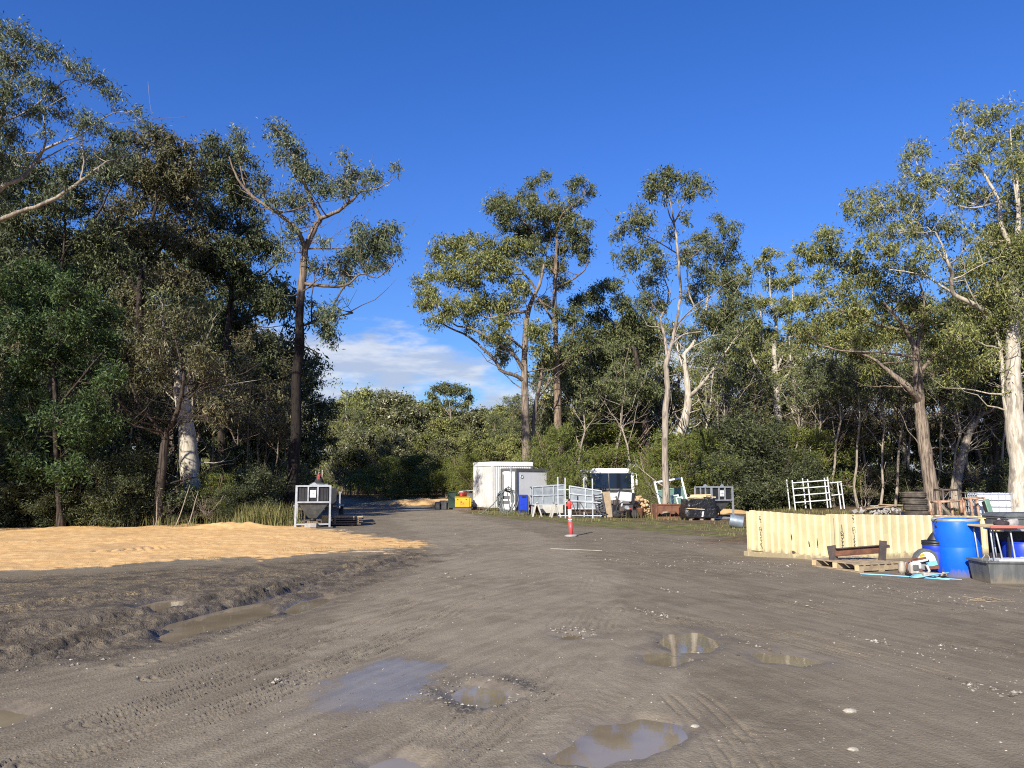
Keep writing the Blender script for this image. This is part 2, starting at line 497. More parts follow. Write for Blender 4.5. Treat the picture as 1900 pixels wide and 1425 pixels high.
def ground_parts(x, y):
    jx, jy = 0.5 * fbm(x * 1.1, y * 1.1, 4, 3), 0.5 * fbm(x * 1.1, y * 1.1, 4, 9)
    far = sstep(y, 8, 24)
    jit = 0.3 + 0.7 * far
    sand = sstep(poly_sd(x + jx * jit * 1.5, y + jy * jit * 1.5, SAND) + 0.55 * fbm(x * 1.6, y * 2.4, 3, 21) + (0.35 + 0.6 * sstep(x, -8.5, -3.5)) * fbm(x * 4, y * 6, 4, 22), 0.40 + 0.9 * sstep(x, -8.5, -3.5), -0.40 - 0.7 * sstep(x, -8.5, -3.5))
    mud = sstep(poly_sd(x + jx, y + jy, MUD) + 0.2 * fbm(x * 4, y * 4, 3, 31), 0.35, -0.35)
    yard = sstep(poly_sd(x + jx, y + jy, YARD), 0.5, -0.7)
    pud = np.full(x.shape, 9.0)
    for pl, _ in PUDDLES:
        pud = np.minimum(pud, poly_sd(x, y, pl))
    pud = pud + 0.06 * fbm(x * 5, y * 5, 4, 41)
    wet = 0.9 * sstep(poly_sd(x + 0.3 * jx, y + 0.3 * jy, WET) + 0.16 * fbm(x * 6, y * 6, 3, 43), 0.30, -0.12)
    damp = 0.45 * sstep(poly_sd(x + 0.5 * jx, y + 0.5 * jy, DAMP) + 0.2 * fbm(x * 3, y * 3, 3, 47), 0.3, -0.4)
    return sand, mud, yard, pud, wet, damp

def height(x, y, parts):
    sand, mud, yard, pud, wet, damp = parts
    near = sstep(np.hypot(x, y), 45, 15)
    h = 0.010 * fbm(x * 0.7, y * 0.7, 3, 1) + 0.05 * fbm(x * 0.12, y * 0.12, 2, 2) * sstep(y, 16, 30)
    h = h + near * 0.0014 * fbm(x * 7, y * 7, 4, 5) * (1 - 0.6 * wet)
    # sand: spread with a bucket, low windrows and clods
    h = h + sand * (0.03 + 0.030 * fbm(x * 0.9, y * 1.6, 4, 7) + 0.038 * np.abs(fbm(x * 2.0, y * 6.0, 5, 8)) * sstep(fbm(x * 0.5, y * 1.1, 3, 18), -0.25, 0.3) + 0.02 * np.abs(fbm(x * 6, y * 9, 3, 19)))
    h = h + sand * 0.20 * np.exp(-((x - G(505, 968)[0]) ** 2 / 1.6 + (y - 26.6) ** 2 / 0.35)) * (1 + 0.4 * fbm(x * 4, y * 4, 3, 90))
    # churned mud, ridges along the wheel lines
    ca, sa = math.cos(R(62)), math.sin(R(62))
    al, ac = x * ca + y * sa, -x * sa + y * ca
    rid = 1 - 2 * np.abs(fbm(al * 0.9, ac * 2.6, 4, 51))
    rdm = np.full(x.shape, 9.0)
    for pl, hw, dp, style in TRACKS[:3]:
        rdm = np.minimum(rdm, seg_dist(x, y, [tuple(p) for p in smooth_line(gpoly(pl), 4)])[0])
    amp = 0.30 + 0.70 * np.exp(-(rdm / 0.55) ** 2)
    clod = np.clip(0.42 + 0.85 * fbm(al * 6.0, ac * 12.0, 5, 53), 0, 1)
    wetmud = 1 - 0.85 * sstep(pud, 0.12, -0.10)
    h = h + mud * amp * wetmud * (0.008 * rid + 0.018 * clod - 0.028 + 0.022 * (1 - 2 * np.abs(fbm(al * 5.5, ac * 11, 4, 55))) + 0.016 * fbm(al * 14, ac * 18, 2, 56))
    for pl, hw, dp, style in TRACKS:
        pts = smooth_line(gpoly(pl), 4)
        d, s, side = seg_dist(x, y, [tuple(p) for p in pts])
        d = d + 0.03 * fbm(x * 3, y * 3, 3, 61)
        brk = sstep(fbm(x * 0.9, y * 0.9, 3, 71) + 0.25 * fbm(x * 4, y * 4, 2, 72), -0.35, 0.25)
        if style == 'rut':
            h = h - dp * wetmud * sstep(d, hw, hw * 0.5) * (0.7 + 0.3 * brk)
            h = h + dp * 0.55 * wetmud * np.exp(-((d - hw * 1.45) / (hw * 0.42)) ** 2) * (0.25 + 1.2 * clod + 0.3 * brk * rid)
        elif style == 'tread':
            lug = np.sin((s + d * 0.6) * 2 * math.pi / 0.13) * 0.5 + 0.5
            h = h - dp * sstep(d, hw, hw * 0.8) * (0.35 + 0.65 * lug) * (0.35 + 0.65 * brk)
            h = h + dp * 0.5 * np.exp(-((d - hw * 1.15) / 0.03) ** 2) * (0.4 + clod)
        else:
            sd = d * side
            ln = sstep(np.cos(sd * 2 * math.pi / 0.085 + 0.7 * vnoise(s * 0.5, s * 0, 5)), 0.35, 0.95)
            h = h - dp * sstep(d, hw, hw * 0.8) * ln * brk * (1 - 0.7 * wet)
    basin = sstep(pud, 0.22, -0.22)
    soft = sstep(pud, 0.5, 0.0)
    h = h * (1 - 0.75 * soft * (1 - mud)) - 0.075 * basin - 0.05 * basin * mud
    # rim of loosened stone round the pothole
    pc = np.mean(PUDDLES[4][0], axis=0)
    dr = np.hypot((x - pc[0]) * 1.15, y - pc[1])
    h = h + 0.012 * np.exp(-((dr - 0.42) / 0.12) ** 2) * (0.6 + 1.2 * np.abs(fbm(x * 14, y * 14, 3, 77)))
    # the left end of the container sits a little lower
    h = h - 0.10 * np.exp(-(((x - 5.2) / 1.2) ** 2 + ((y - 17.8) / 1.2) ** 2))
    # rough litter outside the yard, low sand heaps at the far edge
    h = h + (1 - yard) * (0.05 * fbm(x * 0.8, y * 0.8, 4, 81) + 0.02)
    for (px, py, D, rx, ry, hh) in ((790, 930, 50, 4.6, 1.2, 0.45), (860, 930, 52, 3.0, 1.0, 0.35), (1350, 946, 38, 1.4, 0.9, 0.22)):
        c = P(px, py, D)
        h = h + hh * np.exp(-(((x - c[0]) / rx) ** 2 + ((y - D) / ry) ** 2)) * (1 + 0.3 * fbm(x * 2, y * 2, 3, 85))
    return h + far_hill(x, y)

parts = ground_parts(GX, GY)
GZ = height(GX, GY, parts)
sand, mud, yard, pud, wet, damp = parts

def ground_z(x, y):
    a, b = np.atleast_1d(np.array(x, float)), np.atleast_1d(np.array(y, float))
    return height(a, b, ground_parts(a, b))

nr, nth = len(rr), len(th)
I, J = np.meshgrid(np.arange(nr - 1), np.arange(nth), indexing='ij')
J2 = (J + 1) % nth
quads = np.stack([I * nth + J, I * nth + J2, (I + 1) * nth + J2, (I + 1) * nth + J], -1).reshape(-1, 4)[:, ::-1]
cap = np.stack([np.full(nth, nr * nth), (np.arange(nth) + 1) % nth, np.arange(nth)], -1)[:, ::-1]
VV = np.vstack([np.stack([GX, GY, GZ], -1), [[0, 0, 0]]])
far_sand = np.zeros(GX.shape)
for (px, py, D, rx, ry) in ((790, 930, 50, 5.2, 1.6), (860, 930, 52, 3.4, 1.3), (1350, 946, 38, 1.8, 1.2)):
    c = P(px, py, D)
    far_sand = np.maximum(far_sand, sstep(((GX - c[0]) / rx) ** 2 + ((GY - D) / ry) ** 2 + 0.5 * fbm(GX * 2, GY * 2, 3, 87), 1.1, 0.5))
strip = sstep(poly_sd(GX, GY, gpoly([(880, 948), (1000, 960), (1150, 962), (1380, 975), (1376, 1002), (1200, 985), (1000, 968), (880, 955)])) + 0.5 * fbm(GX * 1.7, GY * 1.7, 4, 88), 0.4, -0.3)
paddock = sstep(far_hill(GX, GY), 0.3, 1.0)
grass = np.maximum(strip * sstep(fbm(GX * 2.2, GY * 2.2, 3, 93), -0.35, 0.35), paddock)
litter = np.maximum((1 - yard), strip * 0.7) * (1 - paddock)
ring = np.exp(-((np.hypot((GX - np.mean([p[0] for p in PUDDLES[4][0]])) * 1.15, GY - np.mean([p[1] for p in PUDDLES[4][0]])) - 0.42) / 0.17) ** 2)
wetall = np.clip(np.maximum.reduce([wet, damp, 0.75 * sstep(pud, 0.45, 0.02), 0.45 * mud * sstep(fbm(GX * 1.5, GY * 1.5, 3, 95), -0.2, 0.5), 0.85 * mud * sstep(GZ, -0.012, -0.045), 0.5 * ring * sstep(fbm(GX * 4, GY * 4, 3, 99), -0.5, 0.3)]), 0, 1)
zone = np.zeros((len(VV), 4), np.float32)
zone[:-1] = np.stack([np.maximum(sand, far_sand), mud, litter, wetall], -1)
zone2 = np.zeros((len(VV), 4), np.float32)
straw = sstep(poly_sd(GX, GY, gpoly([(-300, 1075), (0, 1066), (300, 1050), (500, 1040), (760, 1016), (700, 1045), (500, 1075), (300, 1110), (0, 1150), (-300, 1190)])) + 0.5 * fbm(GX * 1.2, GY * 1.2, 3, 96), 0.4, -0.4)
zone2[:-1, 0] = grass
zone2[:-1, 1] = straw * (1 - sand)
zone2[:-1, 2] = ring * sstep(fbm(GX * 3.5, GY * 3.5, 4, 97), -0.45, 0.35)
lane = seg_dist(GX, GY, [tuple(p) for p in smooth_line(gpoly([(930, 1500), (880, 1300), (890, 1180), (930, 1080), (900, 1000), (780, 945)]), 4)])[0]
zone2[:, 3] = 1
zone2[:-1, 3] = np.clip(sstep(lane + 0.6 * fbm(GX * 0.8, GY * 0.8, 3, 98), 2.6, 0.9), 0, 1)

gm, n = new_mat('ground')
geo = n.n('ShaderNodeNewGeometry')
pos = geo.outputs['Position']
za = n.n('ShaderNodeAttribute', attribute_name='zone')
zb = n.n('ShaderNodeAttribute', attribute_name='zone2')
sa_ = n.n('ShaderNodeSeparateColor', {0: za.outputs['Color']})
sb_ = n.n('ShaderNodeSeparateColor', {0: zb.outputs['Color']})
n_big = n.noise(pos, 0.45, 5.0, 0.6)
n_mid = n.noise(pos, 2.6, 6.0, 0.65)
n_fine = n.noise(pos, 26.0, 6.0, 0.7)
n_grit = n.noise(pos, 130.0, 3.0, 0.7)
vor = n.n('ShaderNodeTexVoronoi', {'Vector': pos, 'Scale': 55.0}, feature='F1')
vor2 = n.n('ShaderNodeTexVoronoi', {'Vector': pos, 'Scale': 15.0}, feature='F1')
road = n.mix(n.step(n_big, 0.35, 0.65), (0.188, 0.152, 0.102), (0.252, 0.207, 0.142))
road = n.mix(n.math('MULTIPLY', n.step(n_mid, 0.42, 0.62), 0.55), road, (0.295, 0.246, 0.165))
road = n.mix(n.math('MULTIPLY', n.step(n_fine, 0.52, 0.68), 0.40), road, (0.140, 0.112, 0.080))
road = n.mix(n.math('MULTIPLY', n.step(n_grit, 0.60, 0.70), 0.5), road, (0.30, 0.27, 0.225))
px_ = n.n('ShaderNodeSeparateXYZ', {0: pos}).outputs[0]
st1 = n.noise(n.n('ShaderNodeMapping', {'Vector': n.n('ShaderNodeMapping', {'Vector': pos, 'Rotation': (0, 0, R(-62))}).outputs[0], 'Scale': (0.55, 7.0, 1.0)}).outputs[0], 1.0, 6.0, 0.65)
st2 = n.noise(n.n('ShaderNodeMapping', {'Vector': n.n('ShaderNodeMapping', {'Vector': pos, 'Rotation': (0, 0, R(-112))}).outputs[0], 'Scale': (0.55, 7.0, 1.0)}).outputs[0], 1.0, 6.0, 0.65)
streak = n.mix(n.step(n.math('ADD', px_, n.math('MULTIPLY', n_big, 3.0)), 0.8, 4.2), st1, st2)
road = n.mix(n.math('MULTIPLY', n.step(streak, 0.48, 0.64), 0.32), road, (0.335, 0.281, 0.196))
road = n.mix(n.math('MULTIPLY', n.step(streak, 0.50, 0.36), 0.32), road, (0.140, 0.110, 0.074))
road = n.mix(n.step(n.math('ADD', zb.outputs['Alpha'], n.math('MULTIPLY', n.math('SUBTRACT', n_mid, 0.5), 0.8)), 0.65, 0.25), road, n.mix(1.0, road, (0.82, 0.81, 0.80), 'MULTIPLY'))
# small pale stones pressed into the surface
stone = n.math('MULTIPLY', n.step(vor2.outputs['Distance'], 0.13, 0.08), n.step(n.n('ShaderNodeSeparateColor', {0: vor2.outputs['Color']}).outputs[0], 0.93, 0.95))
road = n.mix(n.math('MULTIPLY', stone, 0.8), road, (0.40, 0.37, 0.31))
sandc = n.mix(n.step(n_mid, 0.38, 0.64), (0.63, 0.375, 0.145), (0.75, 0.485, 0.215))
sandc = n.mix(n.math('MULTIPLY', n.step(n_fine, 0.52, 0.70), 0.55), sandc, (0.42, 0.235, 0.092))
sandc = n.mix(n.math('MULTIPLY', n.step(n_big, 0.50, 0.66), 0.5), sandc, (0.45, 0.29, 0.14))
mudc = n.mix(n.step(n_mid, 0.36, 0.62), (0.090, 0.071, 0.049), (0.19, 0.152, 0.102))
mudc = n.mix(n.math('MULTIPLY', n.step(n_fine, 0.54, 0.70), 0.5), mudc, (0.31, 0.25, 0.16))
litc = n.mix(n.step(n_mid, 0.38, 0.62), (0.075, 0.052, 0.032), (0.17, 0.115, 0.065))
litc = n.mix(n.math('MULTIPLY', n.step(n_fine, 0.52, 0.66), 0.6), litc, (0.30, 0.20, 0.105))
grc = n.mix(n.step(n_mid, 0.36, 0.64), (0.085, 0.10, 0.024), (0.20, 0.185, 0.06))
strawc = n.mix(n.step(n_fine, 0.45, 0.62), (0.13, 0.10, 0.066), (0.36, 0.27, 0.14))
col = n.mix(sa_.outputs[2], road, litc)
col = n.mix(sa_.outputs[1], col, mudc)
col = n.mix(n.math('MULTIPLY', sb_.outputs[1], n.step(n_mid, 0.47, 0.60)), col, strawc)
col = n.mix(sb_.outputs[0], col, grc)
sm_ = n.step(n.math('ADD', sa_.outputs[0], n.math('MULTIPLY', n.math('SUBTRACT', n_mid, 0.5), 0.9)), 0.35, 0.62)
col = n.mix(n.math('MULTIPLY', sm_, n.step(sa_.outputs[0], 0.02, 0.2)), col, sandc)
col = n.mix(n.math('MULTIPLY', sb_.outputs[2], n.step(n_fine, 0.36, 0.56)), col, (0.055, 0.050, 0.044))
wetf = za.outputs['Alpha']
wn = n.math('MAXIMUM', n.math('MULTIPLY', wetf, n.step(n.math('ADD', n_fine, n.math('MULTIPLY', n_mid, 0.6)), 0.95, 0.60)), n.math('MULTIPLY', n.step(wetf, 0.48, 0.92), n.step(n_mid, 0.78, 0.56)))
col = n.mix(n.math('MULTIPLY', wetf, 0.55), col, n.mix(1.0, col, (0.78, 0.76, 0.75), 'MULTIPLY'))
rough = n.n('ShaderNodeMapRange', {0: wn, 1: 0.0, 2: 0.8, 3: 0.88, 4: 0.27}).outputs[0]
hgt = n.math('ADD', n.math('MULTIPLY', n_fine, 0.5), n.math('MULTIPLY', vor.outputs['Distance'], 0.35))
hgt = n.math('ADD', hgt, n.math('MULTIPLY', n_grit, 0.25))
hgt = n.math('ADD', hgt, n.math('MULTIPLY', stone, 0.6))
hgt = n.math('ADD', hgt, n.math('MULTIPLY', streak, 0.4))
hgt = n.math('ADD', hgt, n.math('MULTIPLY', n.math('MULTIPLY', n.noise(pos, 11.0, 6.0, 0.7), sa_.outputs[1]), 2.2))
bstr = n.math('SUBTRACT', n.math('ADD', 0.50, n.math('MULTIPLY', sa_.outputs[1], 0.4)), n.math('MULTIPLY', wn, 0.47))
bp = n.n('ShaderNodeBump', {'Strength': bstr, 'Distance': 0.022, 'Height': hgt})
bs = n.n('ShaderNodeBsdfPrincipled', {'Base Color': col, 'Roughness': rough, 'Specular IOR Level': n.n('ShaderNodeMapRange', {0: wn, 1: 0.0, 2: 0.5, 3: 0.15, 4: 0.42}).outputs[0], 'Normal': bp})
n.n('ShaderNodeOutputMaterial', {'Surface': bs})
ground = np_mesh('ground', VV, [quads, cap], gm, smooth=True)
for nm, arr in (('zone', zone), ('zone2', zone2)):
    at = ground.data.color_attributes.new(nm, 'FLOAT_COLOR', 'POINT')
    at.data.foreach_set('color', arr.ravel())
tag(ground, 'dark gravel yard and track with yellow sand and churned mud', kind='structure')

# puddles: level water lying in the hollows
wm, n = new_mat('puddle_water')
pos = n.n('ShaderNodeNewGeometry').outputs['Position']
wcol = n.mix(n.step(n.noise(pos, 1.6, 3.0, 0.5), 0.35, 0.65), (0.27, 0.215, 0.135), (0.20, 0.155, 0.095))
rip = n.n('ShaderNodeBump', {'Strength': 0.03, 'Distance': 0.01, 'Height': n.noise(pos, 9.0, 2.0, 0.5)})
bs = n.n('ShaderNodeBsdfPrincipled', {'Base Color': wcol, 'Roughness': 0.03, 'IOR': 1.333, 'Specular IOR Level': 0.5, 'Normal': rip})
n.n('ShaderNodeOutputMaterial', {'Surface': bs})
for k, (pl, lab) in enumerate(PUDDLES):
    c = np.mean(pl, axis=0)
    pts = smooth_line(list(pl) + [pl[0]], 4)[:-1]
    d = pts - c
    pts = c + d * (1 + 0.16 / np.maximum(np.linalg.norm(d, axis=1, keepdims=True), 0.05))
    z = WATER_Z - (0.02 if k in (5, 6, 10) else 0.0) - 0.0013 * k
    o = np_mesh('puddle', np.column_stack([pts, np.full(len(pts), z)]), [np.arange(len(pts))[None, :]], wm)
    tag(o, lab, kind='structure')

# loose stones: pale fragments in lines along the wheel tracks, and round the pothole
rng = np.random.default_rng(4)
sx, sy, ss = [], [], []
def stones_along(pl, n_, hw, s0, s1):
    n_ = int(n_ * 0.6)
    pts = smooth_line(gpoly(pl), 5)
    t = rng.random(n_) * (len(pts) - 1.001)
    i = t.astype(int)
    p = pts[i] + (pts[i + 1] - pts[i]) * (t - i)[:, None] + rng.normal(0, hw, (n_, 2))
    sx.extend(p[:, 0]); sy.extend(p[:, 1]); ss.extend(s0 + (s1 - s0) * rng.random(n_) ** 2.5)
for pl, n_, hw in (([(1100, 1035), (1290, 1055), (1460, 1068)], 420, 0.16), ([(1260, 1040), (1480, 1050)], 420, 0.22), ([(1590, 1085), (1720, 1105), (1880, 1138)], 420, 0.16),
                   ([(1190, 1132), (1245, 1146)], 170, 0.06), ([(1470, 1122), (1540, 1118)], 60, 0.10), ([(1560, 1172), (1640, 1197), (1740, 1224)], 130, 0.08),
                   ([(1740, 1202), (1920, 1222)], 110, 0.12), ([(1780, 1266), (1920, 1300)], 160, 0.06), ([(1210, 1090), (1258, 1100)], 70, 0.06),
                   ([(1025, 1166), (1102, 1174)], 150, 0.07), ([(1110, 1020), (1210, 1030)], 150, 0.35), ([(1180, 1000), (1370, 1020)], 300, 0.5),
                   ([(1360, 1180), (1440, 1212)], 60, 0.06), ([(1230, 1190), (1330, 1206)], 50, 0.1), ([(980, 1060), (1010, 1085)], 50, 0.1), ([(790, 1060), (850, 1075)], 60, 0.1),
                   ([(0, 1260), (100, 1240), (240, 1220)], 80, 0.12), ([(490, 1270), (560, 1262)], 70, 0.06), ([(900, 985), (1050, 1010)], 140, 0.8)):
    stones_along(pl, n_, hw * 1.3, 0.005, 0.026)
pc = np.mean(PUDDLES[4][0], axis=0)
for k in range(260):
    a = rng.random() * 2 * math.pi
    q = 0.44 + rng.normal(0, 0.12)
    sx.append(pc[0] + q * math.cos(a) / 1.15); sy.append(pc[1] + q * math.sin(a) * (1 if math.sin(a) > 0 else 0.6)); ss.append(0.004 + 0.014 * rng.random() ** 2.5)
for k in range(11000):
    d = 3.7 + 14 * rng.random() ** 1.4
    x_ = d * (-0.72 + 1.46 * rng.random())
    if vnoise(np.array([x_ * 1.3]), np.array([d * 1.3]), 8)[0] < 0.62 * rng.random(): continue
    sx.append(x_); sy.append(d); ss.append(0.0025 + 0.0085 * rng.random() ** 3.5)
for k in range(260):
    d = 3.8 + 22 * rng.random() ** 1.5
    sx.append(d * (-0.7 + 1.45 * rng.random())); sy.append(d); ss.append(0.005 + 0.014 * rng.random() ** 3)
sx, sy, ss = np.array(sx), np.array(sy), np.array(ss)
sz = ground_z(sx, sy)
N = len(sx)
oc = np.array([(1, 0, 0), (0.3, 0.95, 0), (-0.8, 0.6, 0), (-0.8, -0.6, 0), (0.3, -0.95, 0), (0.1, 0, 0.8), (0.1, 0, -0.8)])
ang = rng.random(N) * 2 * math.pi
v = oc[None] * (0.65 + 0.7 * rng.random((N, 7, 1))) * ss[:, None, None] * np.stack([np.ones(N), 0.6 + 0.4 * rng.random(N), 0.45 + 0.4 * rng.random(N)], -1)[:, None, :]
vx = v[..., 0] * np.cos(ang)[:, None] - v[..., 1] * np.sin(ang)[:, None]
vy = v[..., 0] * np.sin(ang)[:, None] + v[..., 1] * np.cos(ang)[:, None]
v = np.stack([vx + sx[:, None], vy + sy[:, None], v[..., 2] + (sz + ss * 0.2)[:, None]], -1)
of = np.array([(0, 1, 5), (1, 2, 5), (2, 3, 5), (3, 4, 5), (4, 0, 5), (1, 0, 6), (2, 1, 6), (3, 2, 6), (4, 3, 6), (0, 4, 6)])
f = (np.arange(N)[:, None, None] * 7 + of[None]).reshape(-1, 3)
stm, n = new_mat('stones')
geo = n.n('ShaderNodeNewGeometry')
c_ = n.ramp(geo.outputs['Random Per Island'], [(0.0, (0.075, 0.064, 0.052)), (0.40, (0.17, 0.145, 0.11)), (0.75, (0.27, 0.235, 0.18)), (1.0, (0.46, 0.42, 0.35))])
n.n('ShaderNodeOutputMaterial', {'Surface': n.n('ShaderNodeBsdfPrincipled', {'Base Color': c_, 'Roughness': 0.8, 'Specular IOR Level': 0.3})})
o = np_mesh('gravel', v.reshape(-1, 3), f, stm)
tag(o, 'pale loose stones scattered along the wheel tracks', kind='stuff')
# three stones large enough to single out
for (px, py, r, lab) in ((1578, 1321, 0.032, 'pale flat stone lying alone on the bare gravel at the lower right'), (1583, 1393, 0.022, 'small white stone below the pale flat stone on the gravel'), (1290, 1347, 0.020, 'small white pebble just past the right end of the broad puddle')):
    c = G(px, py)
    mb = MB()
    bm = bmesh.new(); bmesh.ops.create_icosphere(bm, subdivisions=2, radius=1.0)
    rs = np.random.default_rng(int(px))
    vs = [(v.co.x * r * 1.5 * (0.85 + 0.3 * rs.random()), v.co.y * r * (0.85 + 0.3 * rs.random()), v.co.z * r * 0.55) for v in bm.verts]
    fs = [[x.index for x in f_.verts] for f_ in bm.faces]; bm.free()
    mb.add(vs, fs)
    o = mb.build('stone', surf('pale_stone', (0.40, 0.36, 0.29), (0.28, 0.25, 0.20), 0.8, scale=20))
    o.location = (c[0], c[1], float(ground_z(c[0], c[1])[0]) + r * 0.25)
    tag(o, lab, 'stone')

# ------------------------------------------------------------------ trees
def tubes_mesh(lines):
    """lines: (points (k,3), radii (k,), sides) -> verts, quads"""
    V, F, b = [], [], 0
    for pts, rad, ns in lines:
        pts = np.asarray(pts, float); k = len(pts)
        d = np.gradient(pts, axis=0)
        d /= np.linalg.norm(d, axis=1, keepdims=True) + 1e-9
        ref = np.array((1.0, 0.0, 0.0)) if abs(d[0][0]) < 0.8 else np.array((0.0, 1.0, 0.0))
        s1 = np.cross(d, ref); s1 /= np.linalg.norm(s1, axis=1, keepdims=True) + 1e-9
        s2 = np.cross(d, s1)
        a = np.linspace(0, 2 * math.pi, ns, endpoint=False)
        ring = pts[:, None, :] + np.asarray(rad)[:, None, None] * (np.cos(a)[None, :, None] * s1[:, None, :] + np.sin(a)[None, :, None] * s2[:, None, :])
        V.append(ring.reshape(-1, 3))
        i, j = np.meshgrid(np.arange(k - 1), np.arange(ns), indexing='ij')
        j2 = (j + 1) % ns
        F.append((np.stack([i * ns + j, (i + 1) * ns + j, (i + 1) * ns + j2, i * ns + j2], -1).reshape(-1, 4) + b))
        b += k * ns
    return np.vstack(V), np.vstack(F)

def leaves_mesh(C, rng, L, Wd, droop=0.8, spread=0.8):
    n = len(C)
    d = rng.normal(size=(n, 3)) * spread
    d[:, 2] -= droop
    d /= np.linalg.norm(d, axis=1, keepdims=True)
    r = rng.normal(size=(n, 3))
    s = np.cross(d, r); s /= np.linalg.norm(s, axis=1, keepdims=True) + 1e-9
    up = np.cross(s, d)
    l = (L * (0.65 + 0.7 * rng.random(n)))[:, None]
    wv = (Wd * (0.7 + 0.6 * rng.random(n)))[:, None]
    a = C
    m = C + d * l * 0.42 + up * l * 0.05
    V = np.stack([a, m - s * wv * 0.5, C + d * l, m + s * wv * 0.5], 1).reshape(-1, 3)
    F = np.arange(n * 4).reshape(-1, 4)
    return V, F

def grow(stems, blobs, rng, leaf, dens=1.0, twig_r=0.012, clus=0.30, droop=0.8, per=30, limb_r=0.045, bare=0, bare_l=1.0):
    """stems: list of (pts, radii) arrays in metres; blobs: (centre, (rx, ry, rz)).  Returns trunk lines and leaf points"""
    lines, L = [], []
    allp = []
    for pts, rad in stems:
        lines.append((pts, rad, 10 if rad[0] > 0.12 else 6))
        allp.append(np.column_stack([pts, rad]))
    AP = np.vstack(allp)
    for c, r in blobs:
        c = np.asarray(c, float); r = np.asarray(r, float)
        # a limb from the nearest lower point of the skeleton
        q = AP[:, :3] - c
        cost = np.linalg.norm(q, axis=1) + np.maximum(q[:, 2] + 0.15 * r[2], 0) * 1.6
        k = int(np.argmin(cost)); a = AP[k, :3]
        dist = np.linalg.norm(c - a)
        r0 = min(AP[k, 3] * 0.7, max(0.016, limb_r * (0.4 + 0.16 * dist)))
        t = np.linspace(0, 1, 6)[:, None]
        sag = np.array((0, 0, 1.0)) * dist * 0.10
        ln = a + (c - a) * t - sag * np.sin(t * math.pi) * rng.uniform(-0.3, 1.0) + rng.normal(0, 0.03 * dist + 0.01, (6, 3)) * np.sin(t * math.pi)
        lines.append((ln, np.linspace(r0, max(0.009, r0 * 0.45), 6), 5))
        AP = np.vstack([AP, np.column_stack([ln, np.linspace(r0, r0 * 0.45, 6)])])
        nc = max(4, int(round(dens * 3.2 * (r[0] * r[2] * 4 + 0.35 * r[1] * (r[0] + r[2])))))
        u = rng.normal(size=(nc, 3)); u /= np.linalg.norm(u, axis=1, keepdims=True)
        rad = rng.random(nc) ** 0.40
        rad = np.where(rng.random(nc) < 0.10, rad * 1.28, rad)
        cc = c + u * rad[:, None] * r
        cc[:, 2] += 0.12 * r[2] * (1 - rad)
        base = c - np.array((0, 0, r[2] * 0.35))
        for p in cc[: max(2, int(nc * 0.65))]:
            mid = (base + p) / 2 + rng.normal(0, 0.06, 3) + np.array((0, 0, 0.08 * np.linalg.norm(p - base)))
            lines.append((np.array([base, mid, p]), np.array([twig_r * 1.3, twig_r, twig_r * 0.5]), 3))
        m = rng.poisson(per, nc)
        idx = np.repeat(np.arange(nc), m)
        sz = clus * (0.45 + 1.05 * rng.random(nc))
        off = rng.normal(size=(len(idx), 3)) * np.array((0.60, 0.60, 0.55)) * sz[idx][:, None]
        off[:, 2] -= 0.25 * sz[idx]
        L.append(cc[idx] + off)
    for k in range(bare):
        low_ = np.flatnonzero(AP[:, 2] < np.percentile(AP[:, 2], 60))
        i = int(rng.choice(low_)); a = AP[i, :3]
        d = rng.normal(size=3); d[2] = abs(d[2]) * 0.35; d /= np.linalg.norm(d)
        t = np.linspace(0, 1, 6)[:, None]
        l_ = rng.uniform(0.7, 2.6) * bare_l
        kink = np.cumsum(rng.normal(0, 0.07 * l_, (6, 3)), axis=0) * t
        ln = a + d * t * l_ + kink + np.array((0, 0, 0.25 * l_)) * t ** 2
        r0 = min(0.014 + 0.012 * l_, AP[i, 3] * 0.7)
        lines.append((ln, np.linspace(r0, 0.006, 6), 4))
        if rng.random() < 0.6:
            e = rng.normal(size=3); e[2] = abs(e[2]); e /= np.linalg.norm(e)
            lines.append((np.array([ln[3], ln[3] + e * l_ * 0.25, ln[3] + e * l_ * 0.42 + np.array((0, 0, 0.1 * l_))]), np.array([r0 * 0.5, r0 * 0.35, 0.005]), 3))
    return lines, (np.vstack(L) if L else np.zeros((0, 3)))

def root_at(lines, L, base, name, label, cat, group, bark, leaf, rng, Ls, Wd, droop, spread=0.8, parent_names=('trunk', 'crown')):
    t = thing(name, label, cat, tuple(base), 0, group)
    V, F = tubes_mesh(lines)
    o = np_mesh(parent_names[0], V - base, F, M[bark], t, smooth=True)
    if len(L):
        V, F = leaves_mesh(L - base, rng, Ls, Wd, droop, spread)
        np_mesh(parent_names[1], V, F, M[leaf], t)
    return t

def px_stem(pts, D, rng, dd=0.0, flare=False, base=None, sub=4):
    """pts: (px, py, width in px) -> curve in metres near distance D"""
    k = len(pts)
    deps = D + np.cumsum(rng.normal(0, 1, k)) * dd
    deps[0] = D if base is None else base
    p3 = np.array([P(x, y, d) for (x, y, _), d in zip(pts, deps)])
    rad = np.array([max(0.006, 0.5 * wd * d / FPX) for (_, _, wd), d in zip(pts, deps)])
    s = smooth_line(np.column_stack([p3, rad]), sub)
    q, r = s[:, :3], np.maximum(s[:, 3], 0.006)
    if flare:
        zb = q[0][2]
        r = r * (1 + 0.35 * np.exp(-(q[:, 2] - zb) / 0.35))
        r = r * (1 + 0.05 * rng.normal(size=len(r)))
    q = q + rng.normal(0, 0.012, q.shape) * (np.arange(len(q)) > 0)[:, None]
    return q, r

